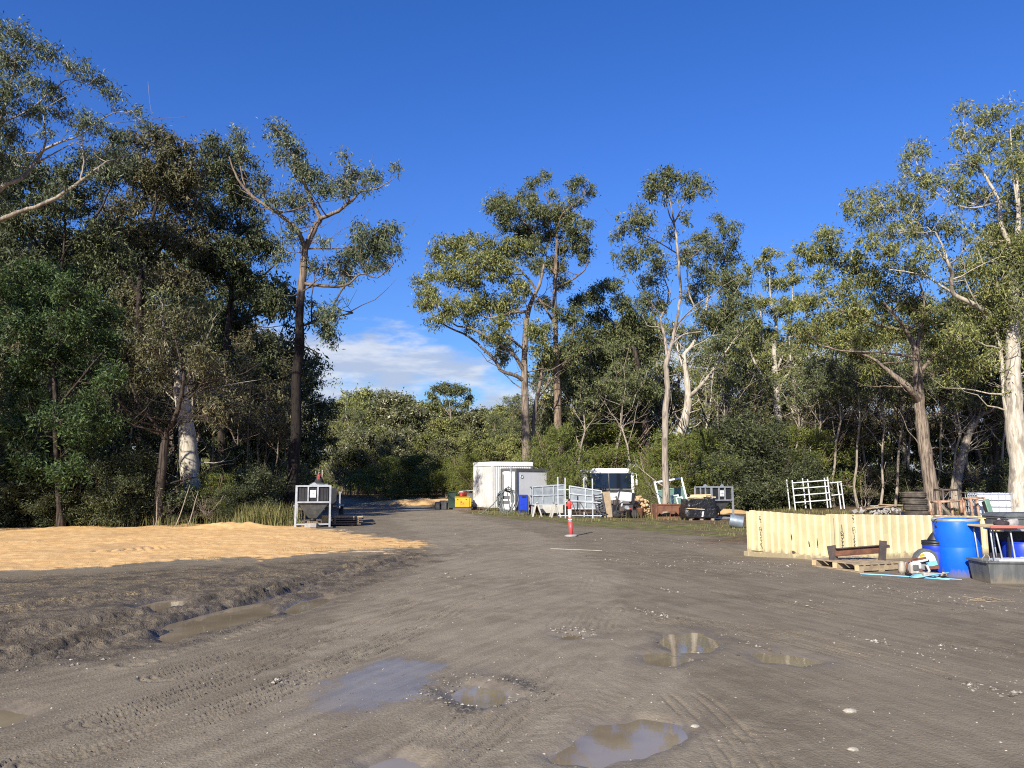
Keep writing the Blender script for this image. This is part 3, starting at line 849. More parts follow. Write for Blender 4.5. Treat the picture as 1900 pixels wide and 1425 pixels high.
HD = 3.7
def hero(label, D, stems, blobs, bark='bark_grey', leaf='leaf_gum', seed=1, dens=1.0, Ls=0.20, Wd=0.055, droop=0.8, per=30, spread_d=0.8, clus=0.30, name='gum_tree', cat='tree', group=None, bare=6, tw=0.72, fillp=0.15, twig_r=0.012, limb_r=0.058):
    rng = np.random.default_rng(seed)
    stems = [[(x, y, w_ * tw) for x, y, w_ in s] for s in stems]
    Ls, Wd, dens, clus = Ls * 0.95, Wd * 0.94, dens * 1.25, clus * 0.86
    st = []
    for i, s in enumerate(stems):
        if i == 0:
            q, r = px_stem(s, D, rng, 0.02, True)
            g = float(ground_z(q[0][0], q[0][1])[0])
            low = np.array([[q[0][0], q[0][1], g - 0.15]])
            if q[0][2] > g - 0.1:
                kk = max(2, int((q[0][2] - g) / 0.5) + 1)
                ext = np.linspace(low[0], q[0], kk, endpoint=False)
                q, r = np.vstack([ext, q]), np.concatenate([np.linspace(r[0] * 1.25, r[0], kk, endpoint=False), r])
            st.append((q, r)); main = q
        else:
            # start depth: the depth of the trunk point it leaves from
            a = P(s[0][0], s[0][1], D)
            best = None
            for q0, _ in st:
                j = np.argmin(np.hypot(q0[:, 0] - a[0], q0[:, 2] - a[2]))
                e = np.hypot(q0[j, 0] - a[0], q0[j, 2] - a[2])
                if best is None or e < best[0]: best = (e, q0[j, 1])
            st.append(px_stem(s, D, rng, 0.035 * D / 3.0, base=best[1] if best[0] < 1.0 else D))
    allp = np.vstack([q for q, _ in st])
    bl = []
    s_ = D / FPX
    for b in blobs:
        x, y, rx, ry = b[:4]
        c = P(x, y, D)
        # depth: near that of the closest limb, spread by the clump's own size
        j = np.argmin(np.hypot(allp[:, 0] - c[0], allp[:, 2] - c[2]))
        dd = allp[j, 1] + rng.normal(0, 1) * spread_d
        c = P(x, y, dd)
        k = dd / FPX
        bl.append((c, np.array((rx * k * 1.06, 0.55 * (rx + ry) * k, ry * k * 1.06))))
    # smaller clumps that tie neighbouring ones into one ragged crown
    more = []
    for i in range(len(bl)):
        for j in range(i + 1, len(bl)):
            (a, ra), (b, rb) = bl[i], bl[j]
            d_ = np.hypot(a[0] - b[0], a[2] - b[2]); rr_ = 0.5 * (ra[0] + ra[2] + rb[0] + rb[2])
            if 0.55 * rr_ < d_ < 1.25 * rr_ and rng.random() < fillp:
                f_ = rng.uniform(0.35, 0.65); k_ = rng.uniform(0.45, 0.75)
                more.append((a + (b - a) * f_ + rng.normal(0, 0.12, 3) * rr_, (ra * (1 - f_) + rb * f_) * k_))
    bl += more
    bl = [(c_, r_ * np.array((1, 1, 1.18))) for c_, r_ in bl]
    lines, L = grow(st, bl, rng, leaf, dens * HD, clus=clus, droop=droop, per=per, bare=int(bare * 3), twig_r=twig_r, limb_r=limb_r)
    base = np.array((main[0][0], main[0][1], float(ground_z(main[0][0], main[0][1])[0])))
    return root_at(lines, L, base, name, label, cat, group, bark, leaf, rng, Ls, Wd, droop)

# the tall lone gum at the edge of the left forest, by the black hopper
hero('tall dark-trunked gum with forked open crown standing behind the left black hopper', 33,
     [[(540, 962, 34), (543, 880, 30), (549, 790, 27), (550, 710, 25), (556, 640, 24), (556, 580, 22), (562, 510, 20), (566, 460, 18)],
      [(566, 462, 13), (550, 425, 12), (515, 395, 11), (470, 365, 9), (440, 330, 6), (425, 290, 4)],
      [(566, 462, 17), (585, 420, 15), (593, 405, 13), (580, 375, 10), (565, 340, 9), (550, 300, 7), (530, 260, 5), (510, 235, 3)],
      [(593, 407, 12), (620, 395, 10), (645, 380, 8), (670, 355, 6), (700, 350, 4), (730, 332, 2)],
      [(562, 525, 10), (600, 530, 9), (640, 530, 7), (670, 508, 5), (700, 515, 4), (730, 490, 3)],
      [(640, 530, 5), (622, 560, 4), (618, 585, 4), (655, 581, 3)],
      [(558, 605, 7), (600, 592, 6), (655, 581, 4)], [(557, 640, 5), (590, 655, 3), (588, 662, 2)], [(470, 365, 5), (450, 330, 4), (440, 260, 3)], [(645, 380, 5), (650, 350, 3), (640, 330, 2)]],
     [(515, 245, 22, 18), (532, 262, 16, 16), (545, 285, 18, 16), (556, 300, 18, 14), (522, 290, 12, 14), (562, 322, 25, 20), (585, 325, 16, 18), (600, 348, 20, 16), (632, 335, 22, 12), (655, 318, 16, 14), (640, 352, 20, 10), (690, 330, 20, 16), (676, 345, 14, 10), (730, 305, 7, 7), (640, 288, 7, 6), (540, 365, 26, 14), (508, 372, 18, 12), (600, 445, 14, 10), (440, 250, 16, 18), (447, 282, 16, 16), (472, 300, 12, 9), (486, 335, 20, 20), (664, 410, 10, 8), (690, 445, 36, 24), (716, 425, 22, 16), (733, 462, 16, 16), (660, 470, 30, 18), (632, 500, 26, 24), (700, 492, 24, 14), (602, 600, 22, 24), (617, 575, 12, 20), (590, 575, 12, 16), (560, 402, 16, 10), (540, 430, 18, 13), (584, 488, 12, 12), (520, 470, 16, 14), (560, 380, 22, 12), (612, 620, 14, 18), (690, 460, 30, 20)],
     'bark_shaded_sock', 'leaf_blue', 5, dens=0.95, Ls=0.21, Wd=0.055, spread_d=0.7, bare=22)

hero('dark straight gum with dense crown standing behind the pale stump-like trunk', 41,
     [[(405, 930, 24), (412, 800, 21), (418, 700, 18), (425, 600, 16), (430, 540, 13)], [(430, 542, 9), (400, 470, 7), (380, 420, 5), (370, 330, 3)], [(430, 560, 8), (480, 520, 6), (520, 480, 4)], [(426, 600, 7), (470, 585, 5), (510, 560, 3)], [(430, 545, 8), (440, 450, 6), (450, 380, 4)]],
     [(392, 258, 16, 10), (400, 285, 36, 20), (430, 320, 36, 26), (380, 330, 40, 30), (450, 370, 40, 26), (400, 400, 46, 34), (470, 430, 36, 30), (420, 470, 46, 30), (500, 460, 26, 26), (380, 500, 36, 30), (460, 520, 36, 30), (505, 560, 30, 26), (440, 600, 36, 28), (495, 640, 30, 26), (470, 680, 30, 24), (520, 700, 24, 24)],
     'bark_dark', 'leaf_dark', 6, dens=0.95, Ls=0.22, Wd=0.07)

hero('dark-limbed gum with a wide brownish crown above the front forked tree', 37,
     [[(262, 965, 26), (262, 800, 24), (258, 640, 22), (262, 520, 18), (275, 440, 14), (290, 380, 8)], [(262, 520, 10), (310, 440, 7), (335, 380, 4)], [(260, 545, 10), (200, 470, 7), (150, 430, 4)], [(259, 600, 9), (320, 540, 7), (360, 500, 4)]],
     [(290, 250, 32, 18), (330, 275, 32, 22), (255, 262, 26, 18), (300, 300, 42, 26), (350, 320, 36, 26), (240, 310, 36, 26), (280, 350, 46, 30), (330, 380, 42, 30), (230, 390, 42, 30), (290, 430, 46, 30), (200, 430, 36, 26), (350, 450, 42, 30), (250, 480, 46, 30), (310, 520, 42, 34), (352, 540, 36, 34), (240, 560, 30, 30)],
     'bark_dark', 'leaf_brown', 7, dens=1.0, Ls=0.21, Wd=0.065)

hero('dense dark gum rising behind the feathery green wattle', 31,
     [[(90, 965, 26), (95, 800, 24), (100, 620, 20), (105, 520, 15)], [(105, 520, 9), (140, 460, 8), (190, 380, 5), (225, 300, 3)], [(105, 522, 9), (60, 440, 8), (30, 400, 5)], [(104, 540, 8), (120, 450, 6), (120, 350, 4)]],
     [(60, 330, 40, 30), (120, 325, 36, 26), (170, 295, 34, 24), (90, 380, 46, 30), (150, 370, 42, 30), (30, 420, 42, 36), (110, 440, 46, 30), (180, 440, 42, 30), (60, 490, 46, 30), (140, 500, 42, 30), (212, 255, 24, 16), (220, 480, 36, 34), (190, 330, 30, 22), (225, 300, 24, 22)],
     'bark_dark', 'leaf_dark', 8, dens=1.0, Ls=0.20, Wd=0.06)

hero('pale-limbed gum reaching into the top corner beside the open sky', 24,
     [[(-175, 1010, 52), (-160, 750, 46), (-140, 560, 40), (-110, 470, 30)],
      [(-112, 472, 22), (-50, 440, 16), (0, 408, 13), (40, 392, 11), (90, 375, 10), (150, 335, 8), (190, 305, 5), (215, 295, 3)],
      [(-125, 520, 24), (-60, 430, 20), (0, 350, 15), (40, 330, 12), (70, 295, 10), (85, 275, 8), (140, 255, 4)],
      [(72, 293, 7), (85, 260, 5), (82, 200, 4), (100, 150, 2.5)],
      [(-60, 430, 16), (-20, 300, 11), (0, 230, 8), (20, 150, 5), (30, 100, 3)], [(150, 335, 5), (155, 300, 4), (150, 255, 2.5)], [(0, 230, 6), (60, 200, 5), (120, 150, 3), (180, 160, 2)], [(140, 255, 4), (200, 215, 3), (245, 205, 2)]],
     [(20, 60, 32, 20), (65, 85, 26, 16), (30, 118, 36, 18), (95, 96, 20, 15), (10, 170, 36, 26), (60, 150, 26, 16), (105, 170, 24, 16), (128, 120, 18, 12), (150, 135, 16, 11), (190, 150, 20, 12), (205, 172, 18, 14), (120, 212, 20, 11), (60, 205, 26, 16), (20, 250, 26, 24), (165, 215, 20, 14), (150, 235, 18, 9), (245, 205, 16, 10), (265, 225, 14, 10), (90, 240, 16, 11), (-40, 100, 50, 50), (-50, 250, 60, 60), (-20, 340, 36, 34), (180, 300, 14, 8), (40, 285, 20, 14), (222, 288, 22, 15), (182, 318, 16, 10), (205, 270, 16, 12), (120, 345, 16, 9)],
     'bark_mottled', 'leaf_blue', 9, dens=1.2, fillp=0.35, Ls=0.17, Wd=0.038, per=34, spread_d=0.6, bare=5, clus=0.27)

hero('low forked tree with dark trunk and brownish foliage at the back edge of the sand', 28,
     [[(292, 980, 25), (300, 880, 22), (307, 810, 20)], [(306, 812, 11), (280, 775, 8), (255, 745, 6), (240, 700, 4)], [(306, 812, 15), (330, 760, 12), (340, 700, 9), (330, 650, 6), (320, 600, 4)], [(334, 740, 6), (370, 715, 4), (420, 700, 3)], [(332, 770, 5), (390, 775, 4), (430, 800, 2.5)]],
     [(300, 600, 40, 24), (350, 590, 36, 20), (270, 640, 30, 24), (330, 660, 40, 28), (370, 650, 26, 24), (260, 700, 30, 20), (380, 710, 30, 24), (395, 760, 26, 20), (235, 660, 26, 24), (300, 700, 26, 20)],
     'bark_dark', 'leaf_brown', 10, dens=0.85, Ls=0.19, Wd=0.05, bare=30)

hero('pale thick-trunked gum with bare cream trunk behind the front forked tree', 31,
     [[(354, 930, 36), (350, 840, 32), (342, 770, 27), (335, 725, 24), (326, 685, 15), (308, 640, 9), (300, 580, 5)], [(340, 735, 12), (362, 690, 9), (366, 650, 5)]],
     [(365, 620, 26, 22), (300, 560, 26, 22), (360, 570, 30, 22)],
     'bark_pale', 'leaf_gum', 11, tw=1.0, dens=0.8, Ls=0.2, Wd=0.06)

hero('feathery dark green wattle spreading over the left end of the sand', 26.5,
     [[(112, 975, 15), (105, 850, 12), (100, 700, 10), (92, 600, 6)], [(104, 800, 6), (60, 740, 5), (20, 700, 3)], [(103, 760, 6), (160, 690, 5), (200, 640, 3)]],
     [(60, 500, 42, 18), (110, 508, 36, 18), (20, 530, 36, 22), (140, 540, 40, 22), (70, 560, 46, 24), (190, 580, 36, 22), (120, 600, 46, 26), (20, 610, 42, 26), (190, 640, 36, 26), (80, 660, 50, 26), (150, 690, 46, 26), (30, 700, 36, 24), (205, 700, 26, 24), (60, 745, 46, 22), (110, 775, 46, 22), (30, 800, 40, 24), (90, 825, 32, 20), (170, 750, 30, 24), (60, 860, 36, 22), (120, 870, 36, 22), (160, 820, 30, 22), (20, 870, 36, 22), (200, 790, 24, 20)],
     'bark_dark', 'leaf_wattle', 12, dens=0.9, Ls=0.15, Wd=0.048, droop=0.1, per=64, name='wattle_tree', bare=10, clus=0.26)

# the two gums behind the white shed
hero('grey gum with a broad lopsided crown rising straight behind the white shed', 46,
     [[(978, 900, 25), (976, 800, 21), (973, 700, 18), (975, 620, 15), (982, 570, 12), (1000, 530, 9), (1010, 490, 6)],
      [(972, 706, 12), (955, 696, 10), (930, 688, 9), (920, 670, 8), (900, 650, 7), (870, 625, 6), (820, 600, 4), (790, 570, 2.5)],
      [(974, 690, 11), (950, 655, 9), (920, 635, 8), (880, 612, 6), (840, 600, 4), (800, 560, 2.5)],
      [(980, 578, 9), (950, 580, 7), (910, 590, 5), (880, 575, 3)], [(996, 538, 8), (965, 500, 6), (930, 480, 5), (890, 460, 3)], [(974, 650, 7), (940, 620, 6), (890, 560, 4), (860, 530, 3)]],
     [(783, 522, 16, 14), (800, 512, 18, 9), (830, 447, 28, 12), (808, 475, 16, 18), (862, 442, 22, 11), (850, 468, 30, 15), (835, 490, 15, 14), (900, 450, 22, 13), (890, 490, 36, 22), (930, 500, 36, 22), (870, 520, 26, 16), (850, 508, 24, 10), (830, 515, 20, 12), (797, 545, 20, 18), (788, 566, 18, 16), (828, 570, 26, 18), (860, 570, 26, 18), (812, 594, 20, 10), (900, 560, 32, 20), (940, 570, 26, 18), (930, 600, 26, 15), (880, 605, 20, 9), (960, 540, 26, 20), (910, 625, 20, 13), (940, 642, 20, 16), (930, 665, 16, 10), (990, 612, 18, 18), (1000, 645, 16, 20), (960, 460, 24, 20), (925, 468, 24, 14)],
     'bark_grey', 'leaf_olive', 13, dens=0.85, Ls=0.22, Wd=0.065, bare=16)
hero('thin twin stem leaning beside the grey gum behind the white shed', 47,
     [[(985, 880, 14), (990, 790, 12), (996, 740, 10), (1006, 690, 8), (1012, 620, 5)], [(996, 742, 6), (1012, 720, 4), (1020, 700, 3)]],
     [(1012, 612, 14, 20), (1005, 680, 10, 14), (1020, 660, 12, 18)], 'bark_grey', 'leaf_olive', 14, dens=0.8, Ls=0.22, Wd=0.065)
hero('tall tan-trunked gum with high rounded crown just right of the white shed', 48,
     [[(1036, 880, 26), (1035, 780, 20), (1033, 690, 17), (1031, 620, 14), (1029, 560, 12), (1030, 520, 10), (1032, 470, 8), (1033, 430, 6), (1025, 390, 5), (1010, 360, 3)],
      [(1030, 535, 6), (1060, 520, 5), (1085, 500, 4), (1092, 480, 2.5)], [(1033, 435, 5), (1045, 395, 4), (1080, 370, 3), (1085, 340, 2)], [(1030, 602, 6), (1000, 555, 6), (965, 530, 4), (940, 500, 3)], [(1030, 510, 5), (1000, 450, 4), (960, 400, 3), (920, 385, 2)], [(1033, 690, 5), (1055, 660, 4), (1065, 600, 3)]],
     [(1010, 325, 15, 9), (988, 340, 13, 11), (975, 362, 18, 11), (930, 368, 26, 13), (913, 383, 14, 14), (950, 390, 20, 20), (935, 412, 18, 17), (985, 385, 24, 16), (1026, 358, 11, 8), (1075, 334, 15, 10), (1062, 345, 10, 10), (1096, 355, 10, 12), (1070, 370, 15, 11), (1040, 385, 24, 12), (1010, 400, 26, 18), (1055, 410, 24, 18), (980, 425, 26, 18), (1088, 412, 14, 11), (1020, 435, 26, 15), (1072, 445, 22, 13), (990, 455, 26, 16), (1086, 465, 16, 11), (1050, 460, 22, 13), (1030, 490, 24, 15), (1080, 478, 12, 10), (1000, 490, 20, 17), (1042, 522, 16, 13), (965, 430, 17, 17), (1036, 580, 11, 17), (1062, 590, 20, 20), (1060, 640, 16, 25), (1046, 680, 15, 20), (1010, 560, 16, 14)],
     'bark_tan', 'leaf_gum', 15, dens=0.9, Ls=0.22, Wd=0.065, bare=14)

# the slender gum by the rusty bin
hero('slender pale gum with a small high umbrella crown standing behind the rusty bin', 33.5,
     [[(1236, 950, 19), (1234, 860, 17), (1234, 780, 16), (1238, 720, 15), (1236, 680, 14), (1240, 660, 13)],
      [(1240, 662, 10), (1250, 620, 9), (1258, 580, 8), (1263, 540, 8), (1260, 500, 7), (1256, 450, 7), (1252, 420, 6), (1248, 395, 4), (1240, 360, 3)],
      [(1238, 666, 9), (1232, 620, 8), (1226, 592, 7), (1234, 575, 5), (1240, 540, 4), (1225, 500, 3)],
      [(1250, 417, 4), (1238, 385, 3), (1232, 350, 2)], [(1251, 412, 4), (1265, 385, 3), (1285, 355, 2)], [(1255, 602, 4), (1290, 567, 3), (1320, 548, 2)], [(1256, 470, 4), (1215, 445, 3), (1185, 430, 2)], [(1245, 640, 5), (1270, 620, 4), (1300, 615, 3)]],
     [(1230, 322, 22, 10), (1212, 340, 18, 16), (1240, 345, 22, 16), (1265, 325, 18, 10), (1292, 335, 18, 14), (1307, 348, 11, 12), (1275, 355, 18, 11), (1203, 358, 12, 10), (1190, 388, 15, 9), (1170, 405, 20, 12), (1148, 428, 14, 14), (1200, 405, 18, 12), (1272, 402, 12, 8), (1180, 426, 15, 8), (1165, 470, 26, 13), (1205, 460, 26, 15), (1242, 430, 7, 12), (1170, 488, 16, 10), (1220, 490, 20, 18), (1205, 520, 20, 14), (1225, 560, 16, 16)],
     'bark_mottled', 'leaf_gum', 16, dens=1.0, Ls=0.20, Wd=0.055, spread_d=0.45, bare=8)
hero('cream-barked gum with a curving leaning trunk above the green wattle bushes', 48,
     [[(1240, 880, 34), (1258, 820, 28), (1268, 790, 24), (1277, 745, 20), (1274, 700, 15), (1270, 660, 11), (1285, 640, 9), (1305, 600, 7), (1312, 560, 6), (1318, 520, 5), (1330, 480, 4), (1345, 440, 2.5)],
      [(1277, 738, 12), (1300, 716, 10), (1320, 690, 7), (1345, 655, 5), (1370, 620, 3)], [(1272, 690, 7), (1262, 665, 6), (1256, 640, 4), (1250, 600, 3)], [(1305, 600, 5), (1280, 550, 4), (1275, 500, 3)]],
     [(1330, 405, 11, 9), (1345, 425, 13, 12), (1365, 420, 12, 10), (1360, 450, 15, 12), (1300, 440, 22, 11), (1285, 460, 22, 14), (1320, 460, 26, 16), (1270, 480, 18, 11), (1350, 480, 24, 16), (1310, 500, 26, 18), (1340, 520, 36, 20), (1380, 520, 18, 14), (1290, 540, 22, 18), (1360, 560, 32, 18), (1310, 580, 22, 16), (1340, 600, 26, 18), (1290, 620, 22, 14), (1370, 610, 22, 16), (1330, 640, 22, 16), (1385, 570, 20, 18)],
     'bark_pale', 'leaf_gum', 17, dens=0.8, Ls=0.22, Wd=0.065, bare=22)
hero('dark crooked tree with spreading low limbs seen behind the wattle by the white bus', 53,
     [[(1203, 880, 24), (1200, 820, 21), (1196, 770, 19), (1190, 720, 16), (1180, 660, 12), (1165, 610, 8), (1150, 570, 4)], [(1190, 702, 8), (1150, 722, 6), (1110, 720, 3)], [(1192, 740, 7), (1140, 700, 5), (1090, 690, 3)], [(1183, 670, 6), (1220, 620, 4), (1210, 570, 3)], [(1172, 630, 6), (1130, 590, 4), (1105, 560, 3)]],
     [(1120, 530, 22, 10), (1098, 550, 22, 16), (1140, 525, 18, 10), (1160, 560, 26, 18), (1110, 590, 26, 18), (1180, 600, 32, 20), (1140, 620, 32, 20), (1200, 560, 22, 16), (1090, 620, 22, 14), (1120, 660, 36, 20), (1170, 670, 36, 20), (1212, 640, 26, 20), (1080, 690, 32, 18), (1140, 710, 42, 18), (1200, 720, 30, 18), (1100, 740, 36, 16), (1160, 760, 36, 16), (1062, 720, 20, 16), (1072, 560, 16, 16)],
     'bark_dark', 'leaf_gum', 18, dens=0.85, Ls=0.24, Wd=0.075, bare=12)
hero('pale many-stemmed gum standing in the gap above the dark bushes', 62,
     [[(1447, 850, 22), (1445, 790, 20), (1442, 740, 18), (1438, 690, 15), (1436, 650, 12), (1440, 600, 8), (1430, 560, 4), (1428, 500, 2.5)], [(1442, 722, 9), (1465, 690, 8), (1490, 660, 5), (1500, 620, 3)], [(1441, 742, 8), (1415, 700, 7), (1395, 660, 5), (1385, 620, 3)], [(1437, 680, 7), (1418, 640, 6), (1412, 590, 4), (1410, 540, 2.5)], [(1440, 690, 7), (1458, 640, 5), (1470, 580, 4), (1470, 530, 2.5)]],
     [(1430, 468, 18, 7), (1410, 490, 12, 9), (1428, 500, 12, 7), (1440, 525, 26, 11), (1472, 520, 20, 11), (1410, 560, 20, 14), (1450, 570, 30, 16), (1482, 560, 22, 14), (1430, 620, 20, 11), (1482, 620, 20, 12), (1390, 640, 20, 12), (1400, 595, 18, 12), (1385, 500, 12, 8)],
     'bark_pale', 'leaf_olive', 19, dens=0.7, Ls=0.26, Wd=0.08, bare=30)

# right side
hero('leaning rough-barked gum with a stub fork standing behind the stacked tyres', 38,
     [[(1740, 962, 36), (1732, 930, 31), (1722, 870, 28), (1712, 800, 26), (1705, 740, 23), (1703, 700, 20), (1700, 660, 15), (1695, 640, 12), (1680, 610, 9), (1660, 585, 7), (1640, 560, 4)],
      [(1704, 745, 16), (1685, 718, 14), (1662, 700, 12), (1640, 680, 7), (1610, 660, 5), (1560, 650, 2.5)],
      [(1708, 690, 9), (1740, 650, 7), (1770, 640, 5), (1800, 620, 3)], [(1700, 655, 9), (1710, 600, 8), (1715, 560, 6), (1705, 520, 3)], [(1697, 662, 7), (1640, 655, 5), (1560, 650, 4), (1520, 640, 3)], [(1680, 612, 6), (1620, 600, 5), (1550, 570, 3), (1510, 540, 2)]],
     [(1530, 432, 18, 10), (1490, 460, 16, 10), (1540, 440, 24, 16), (1503, 470, 26, 18), (1470, 490, 14, 8), (1545, 470, 26, 18), (1580, 500, 32, 20), (1520, 510, 22, 14), (1560, 540, 36, 20), (1620, 520, 36, 26), (1500, 560, 26, 16), (1540, 590, 42, 20), (1600, 580, 42, 22), (1660, 550, 42, 22), (1480, 600, 22, 14), (1520, 620, 36, 18), (1580, 630, 42, 20), (1650, 610, 36, 20), (1700, 570, 32, 25), (1740, 600, 36, 25), (1690, 500, 32, 20), (1750, 650, 36, 20), (1620, 680, 30, 15), (1790, 690, 26, 15), (1650, 470, 26, 20), (1610, 450, 20, 14)],
     'bark_grey', 'leaf_olive', 20, tw=0.85, dens=0.9, Ls=0.20, Wd=0.06, bare=18)
hero('massive pale-trunked gum towering over the white tank at the yard edge', 31.5,
     [[(1893, 975, 46), (1889, 850, 39), (1883, 780, 36), (1880, 700, 32), (1880, 640, 28), (1882, 560, 20), (1885, 480, 15), (1890, 400, 10), (1885, 300, 5)],
      [(1878, 795, 14), (1868, 762, 12), (1862, 720, 10), (1858, 660, 9), (1850, 620, 8), (1830, 590, 6), (1810, 560, 4), (1790, 520, 2.5)],
      [(1880, 625, 14), (1850, 592, 12), (1810, 566, 11), (1770, 545, 9), (1766, 510, 8), (1760, 490, 7), (1750, 460, 5), (1735, 430, 3)],
      [(1885, 475, 12), (1858, 420, 10), (1852, 370, 8), (1830, 330, 6), (1800, 290, 4), (1790, 260, 2.5)],
      [(1768, 545, 5), (1730, 520, 4), (1690, 505, 3), (1650, 500, 2)], [(1760, 490, 5), (1720, 440, 4), (1690, 400, 3), (1640, 385, 2)], [(1890, 400, 6), (1880, 320, 4), (1875, 240, 3)], [(1862, 720, 5), (1900, 690, 4), (1930, 660, 3)], [(1852, 375, 5), (1790, 385, 4), (1720, 345, 3), (1700, 300, 2)]],
     [(1790, 202, 20, 10), (1820, 218, 26, 16), (1850, 205, 20, 12), (1872, 196, 15, 9), (1890, 240, 20, 20), (1790, 250, 26, 20), (1840, 260, 30, 20), (1800, 300, 36, 20), (1870, 300, 30, 24), (1690, 270, 18, 9), (1700, 290, 26, 14), (1715, 330, 30, 20), (1680, 320, 13, 20), (1760, 350, 30, 22), (1700, 370, 30, 20), (1810, 370, 36, 25), (1870, 380, 36, 28), (1590, 365, 20, 12), (1580, 385, 16, 15), (1620, 360, 26, 15), (1650, 385, 36, 22), (1610, 402, 26, 15), (1700, 420, 42, 22), (1650, 430, 36, 15), (1760, 420, 36, 22), (1830, 440, 36, 25), (1880, 460, 32, 28), (1720, 470, 30, 20), (1790, 490, 36, 24), (1850, 520, 36, 28), (1890, 560, 32, 28), (1800, 560, 36, 24), (1840, 600, 42, 28), (1780, 620, 36, 24), (1880, 640, 32, 28), (1820, 670, 42, 24), (1770, 690, 26, 18), (1870, 720, 26, 15), (1915, 300, 40, 60), (1935, 450, 50, 80), (1935, 620, 50, 80)],
     'bark_pale', 'leaf_olive', 21, tw=0.85, dens=0.85, Ls=0.19, Wd=0.048, bare=20, spread_d=0.9)
hero('leaning half-lit trunk with bare forked branches in the right forest', 44,
     [[(1772, 930, 24), (1778, 880, 22), (1790, 830, 20), (1805, 790, 17), (1818, 772, 12), (1850, 755, 5)], [(1805, 787, 9), (1795, 745, 7), (1775, 710, 4), (1765, 680, 2)], [(1797, 750, 5), (1810, 715, 4), (1805, 680, 2)]],
     [(1850, 745, 22, 14), (1770, 670, 26, 16), (1805, 660, 24, 18)], 'bark_mottled', 'leaf_gum', 22, dens=0.7, Ls=0.22, Wd=0.06, bare=16)
hero('small rounded umbrella gum standing above the far treeline', 92,
     [[(842, 830, 7), (838, 790, 6), (836, 770, 5), (834, 745, 3)], [(836, 772, 3), (815, 745, 2.5), (805, 728, 1.5)], [(836, 770, 3), (855, 742, 2.5), (866, 728, 1.5)]],
     [(835, 714, 20, 4), (815, 720, 16, 5), (855, 722, 16, 5), (802, 732, 10, 6), (870, 738, 10, 6), (838, 726, 24, 5), (808, 745, 9, 5), (862, 750, 10, 5), (835, 745, 16, 5)],
     'bark_grey', 'leaf_gum', 23, dens=0.75, Ls=0.34, Wd=0.13, per=20, limb_r=0.09, twig_r=0.03, clus=0.4)

# ------------------------------------------------------------------ the rest of the forest: one of each kind, then copies
def proto_tree(name, cat, seed, H, bark, leaf, trunk_w, first, crown_r, nb, blob, dens, Ls, Wd, lean=0.04, droop=0.8, per=30, forks=3, bare=6, clus=0.34, twig_r=0.014):
    rng = np.random.default_rng(seed)
    k = 9
    t = np.linspace(0, 1, k)
    wob = np.cumsum(rng.normal(0, lean * H / k * 1.6, (k, 2)), axis=0); wob[0] = 0
    main = np.column_stack([wob, t * H * 0.92])
    main = np.vstack([[main[0][0], main[0][1], -0.3], main])
    rad = np.concatenate([[trunk_w * 0.68], 0.5 * trunk_w * (1 - 0.82 * t ** 0.9)])
    stems = [(main, rad)]
    for j in range(forks):
        i = int(2 + (k - 4) * (first + (1 - first) * rng.random() * 0.6)); i = min(i, k - 3)
        a = rng.random() * 2 * math.pi
        L_ = crown_r * (0.7 + 0.5 * rng.random())
        tt = np.linspace(0, 1, 6)[:, None]
        d = np.array((math.cos(a), math.sin(a), 0.9 + 0.8 * rng.random()))
        p = main[i] + d * L_ * tt * np.array((1, 1, 1.0)) + np.array((0, 0, 1)) * (tt ** 2) * L_ * 0.3 + rng.normal(0, 0.05 * L_, (6, 3)) * tt
        stems.append((p, np.linspace(rad[i] * 0.6, 0.02, 6)))
    bl = []
    for j in range(nb):
        q = rng.random()
        z = H * (first + (1 - first) * (0.12 + 0.88 * q))
        prof = crown_r * (0.35 + 0.65 * math.sin(math.pi * min(1, 0.18 + 0.80 * q)))
        a = rng.random() * 2 * math.pi
        rr_ = prof * math.sqrt(rng.random())
        i = min(k, int(z / H * k))
        c = np.array((main[i][0] + rr_ * math.cos(a), main[i][1] + rr_ * math.sin(a), min(z, H * 0.97)))
        b = blob * (0.6 + 0.8 * rng.random())
        bl.append((c, (b, b, b * 0.62)))
    lines, L = grow(stems, bl, rng, leaf, dens, clus=clus, droop=droop, per=per, bare=bare * (2 if H > 6 else 1), bare_l=(1.0 if H > 6 else 0.5), twig_r=twig_r)
    r = root_at(lines, L, np.zeros(3), name, '', cat, None, bark, leaf, rng, Ls, Wd, droop)
    r['H'] = H
    return r

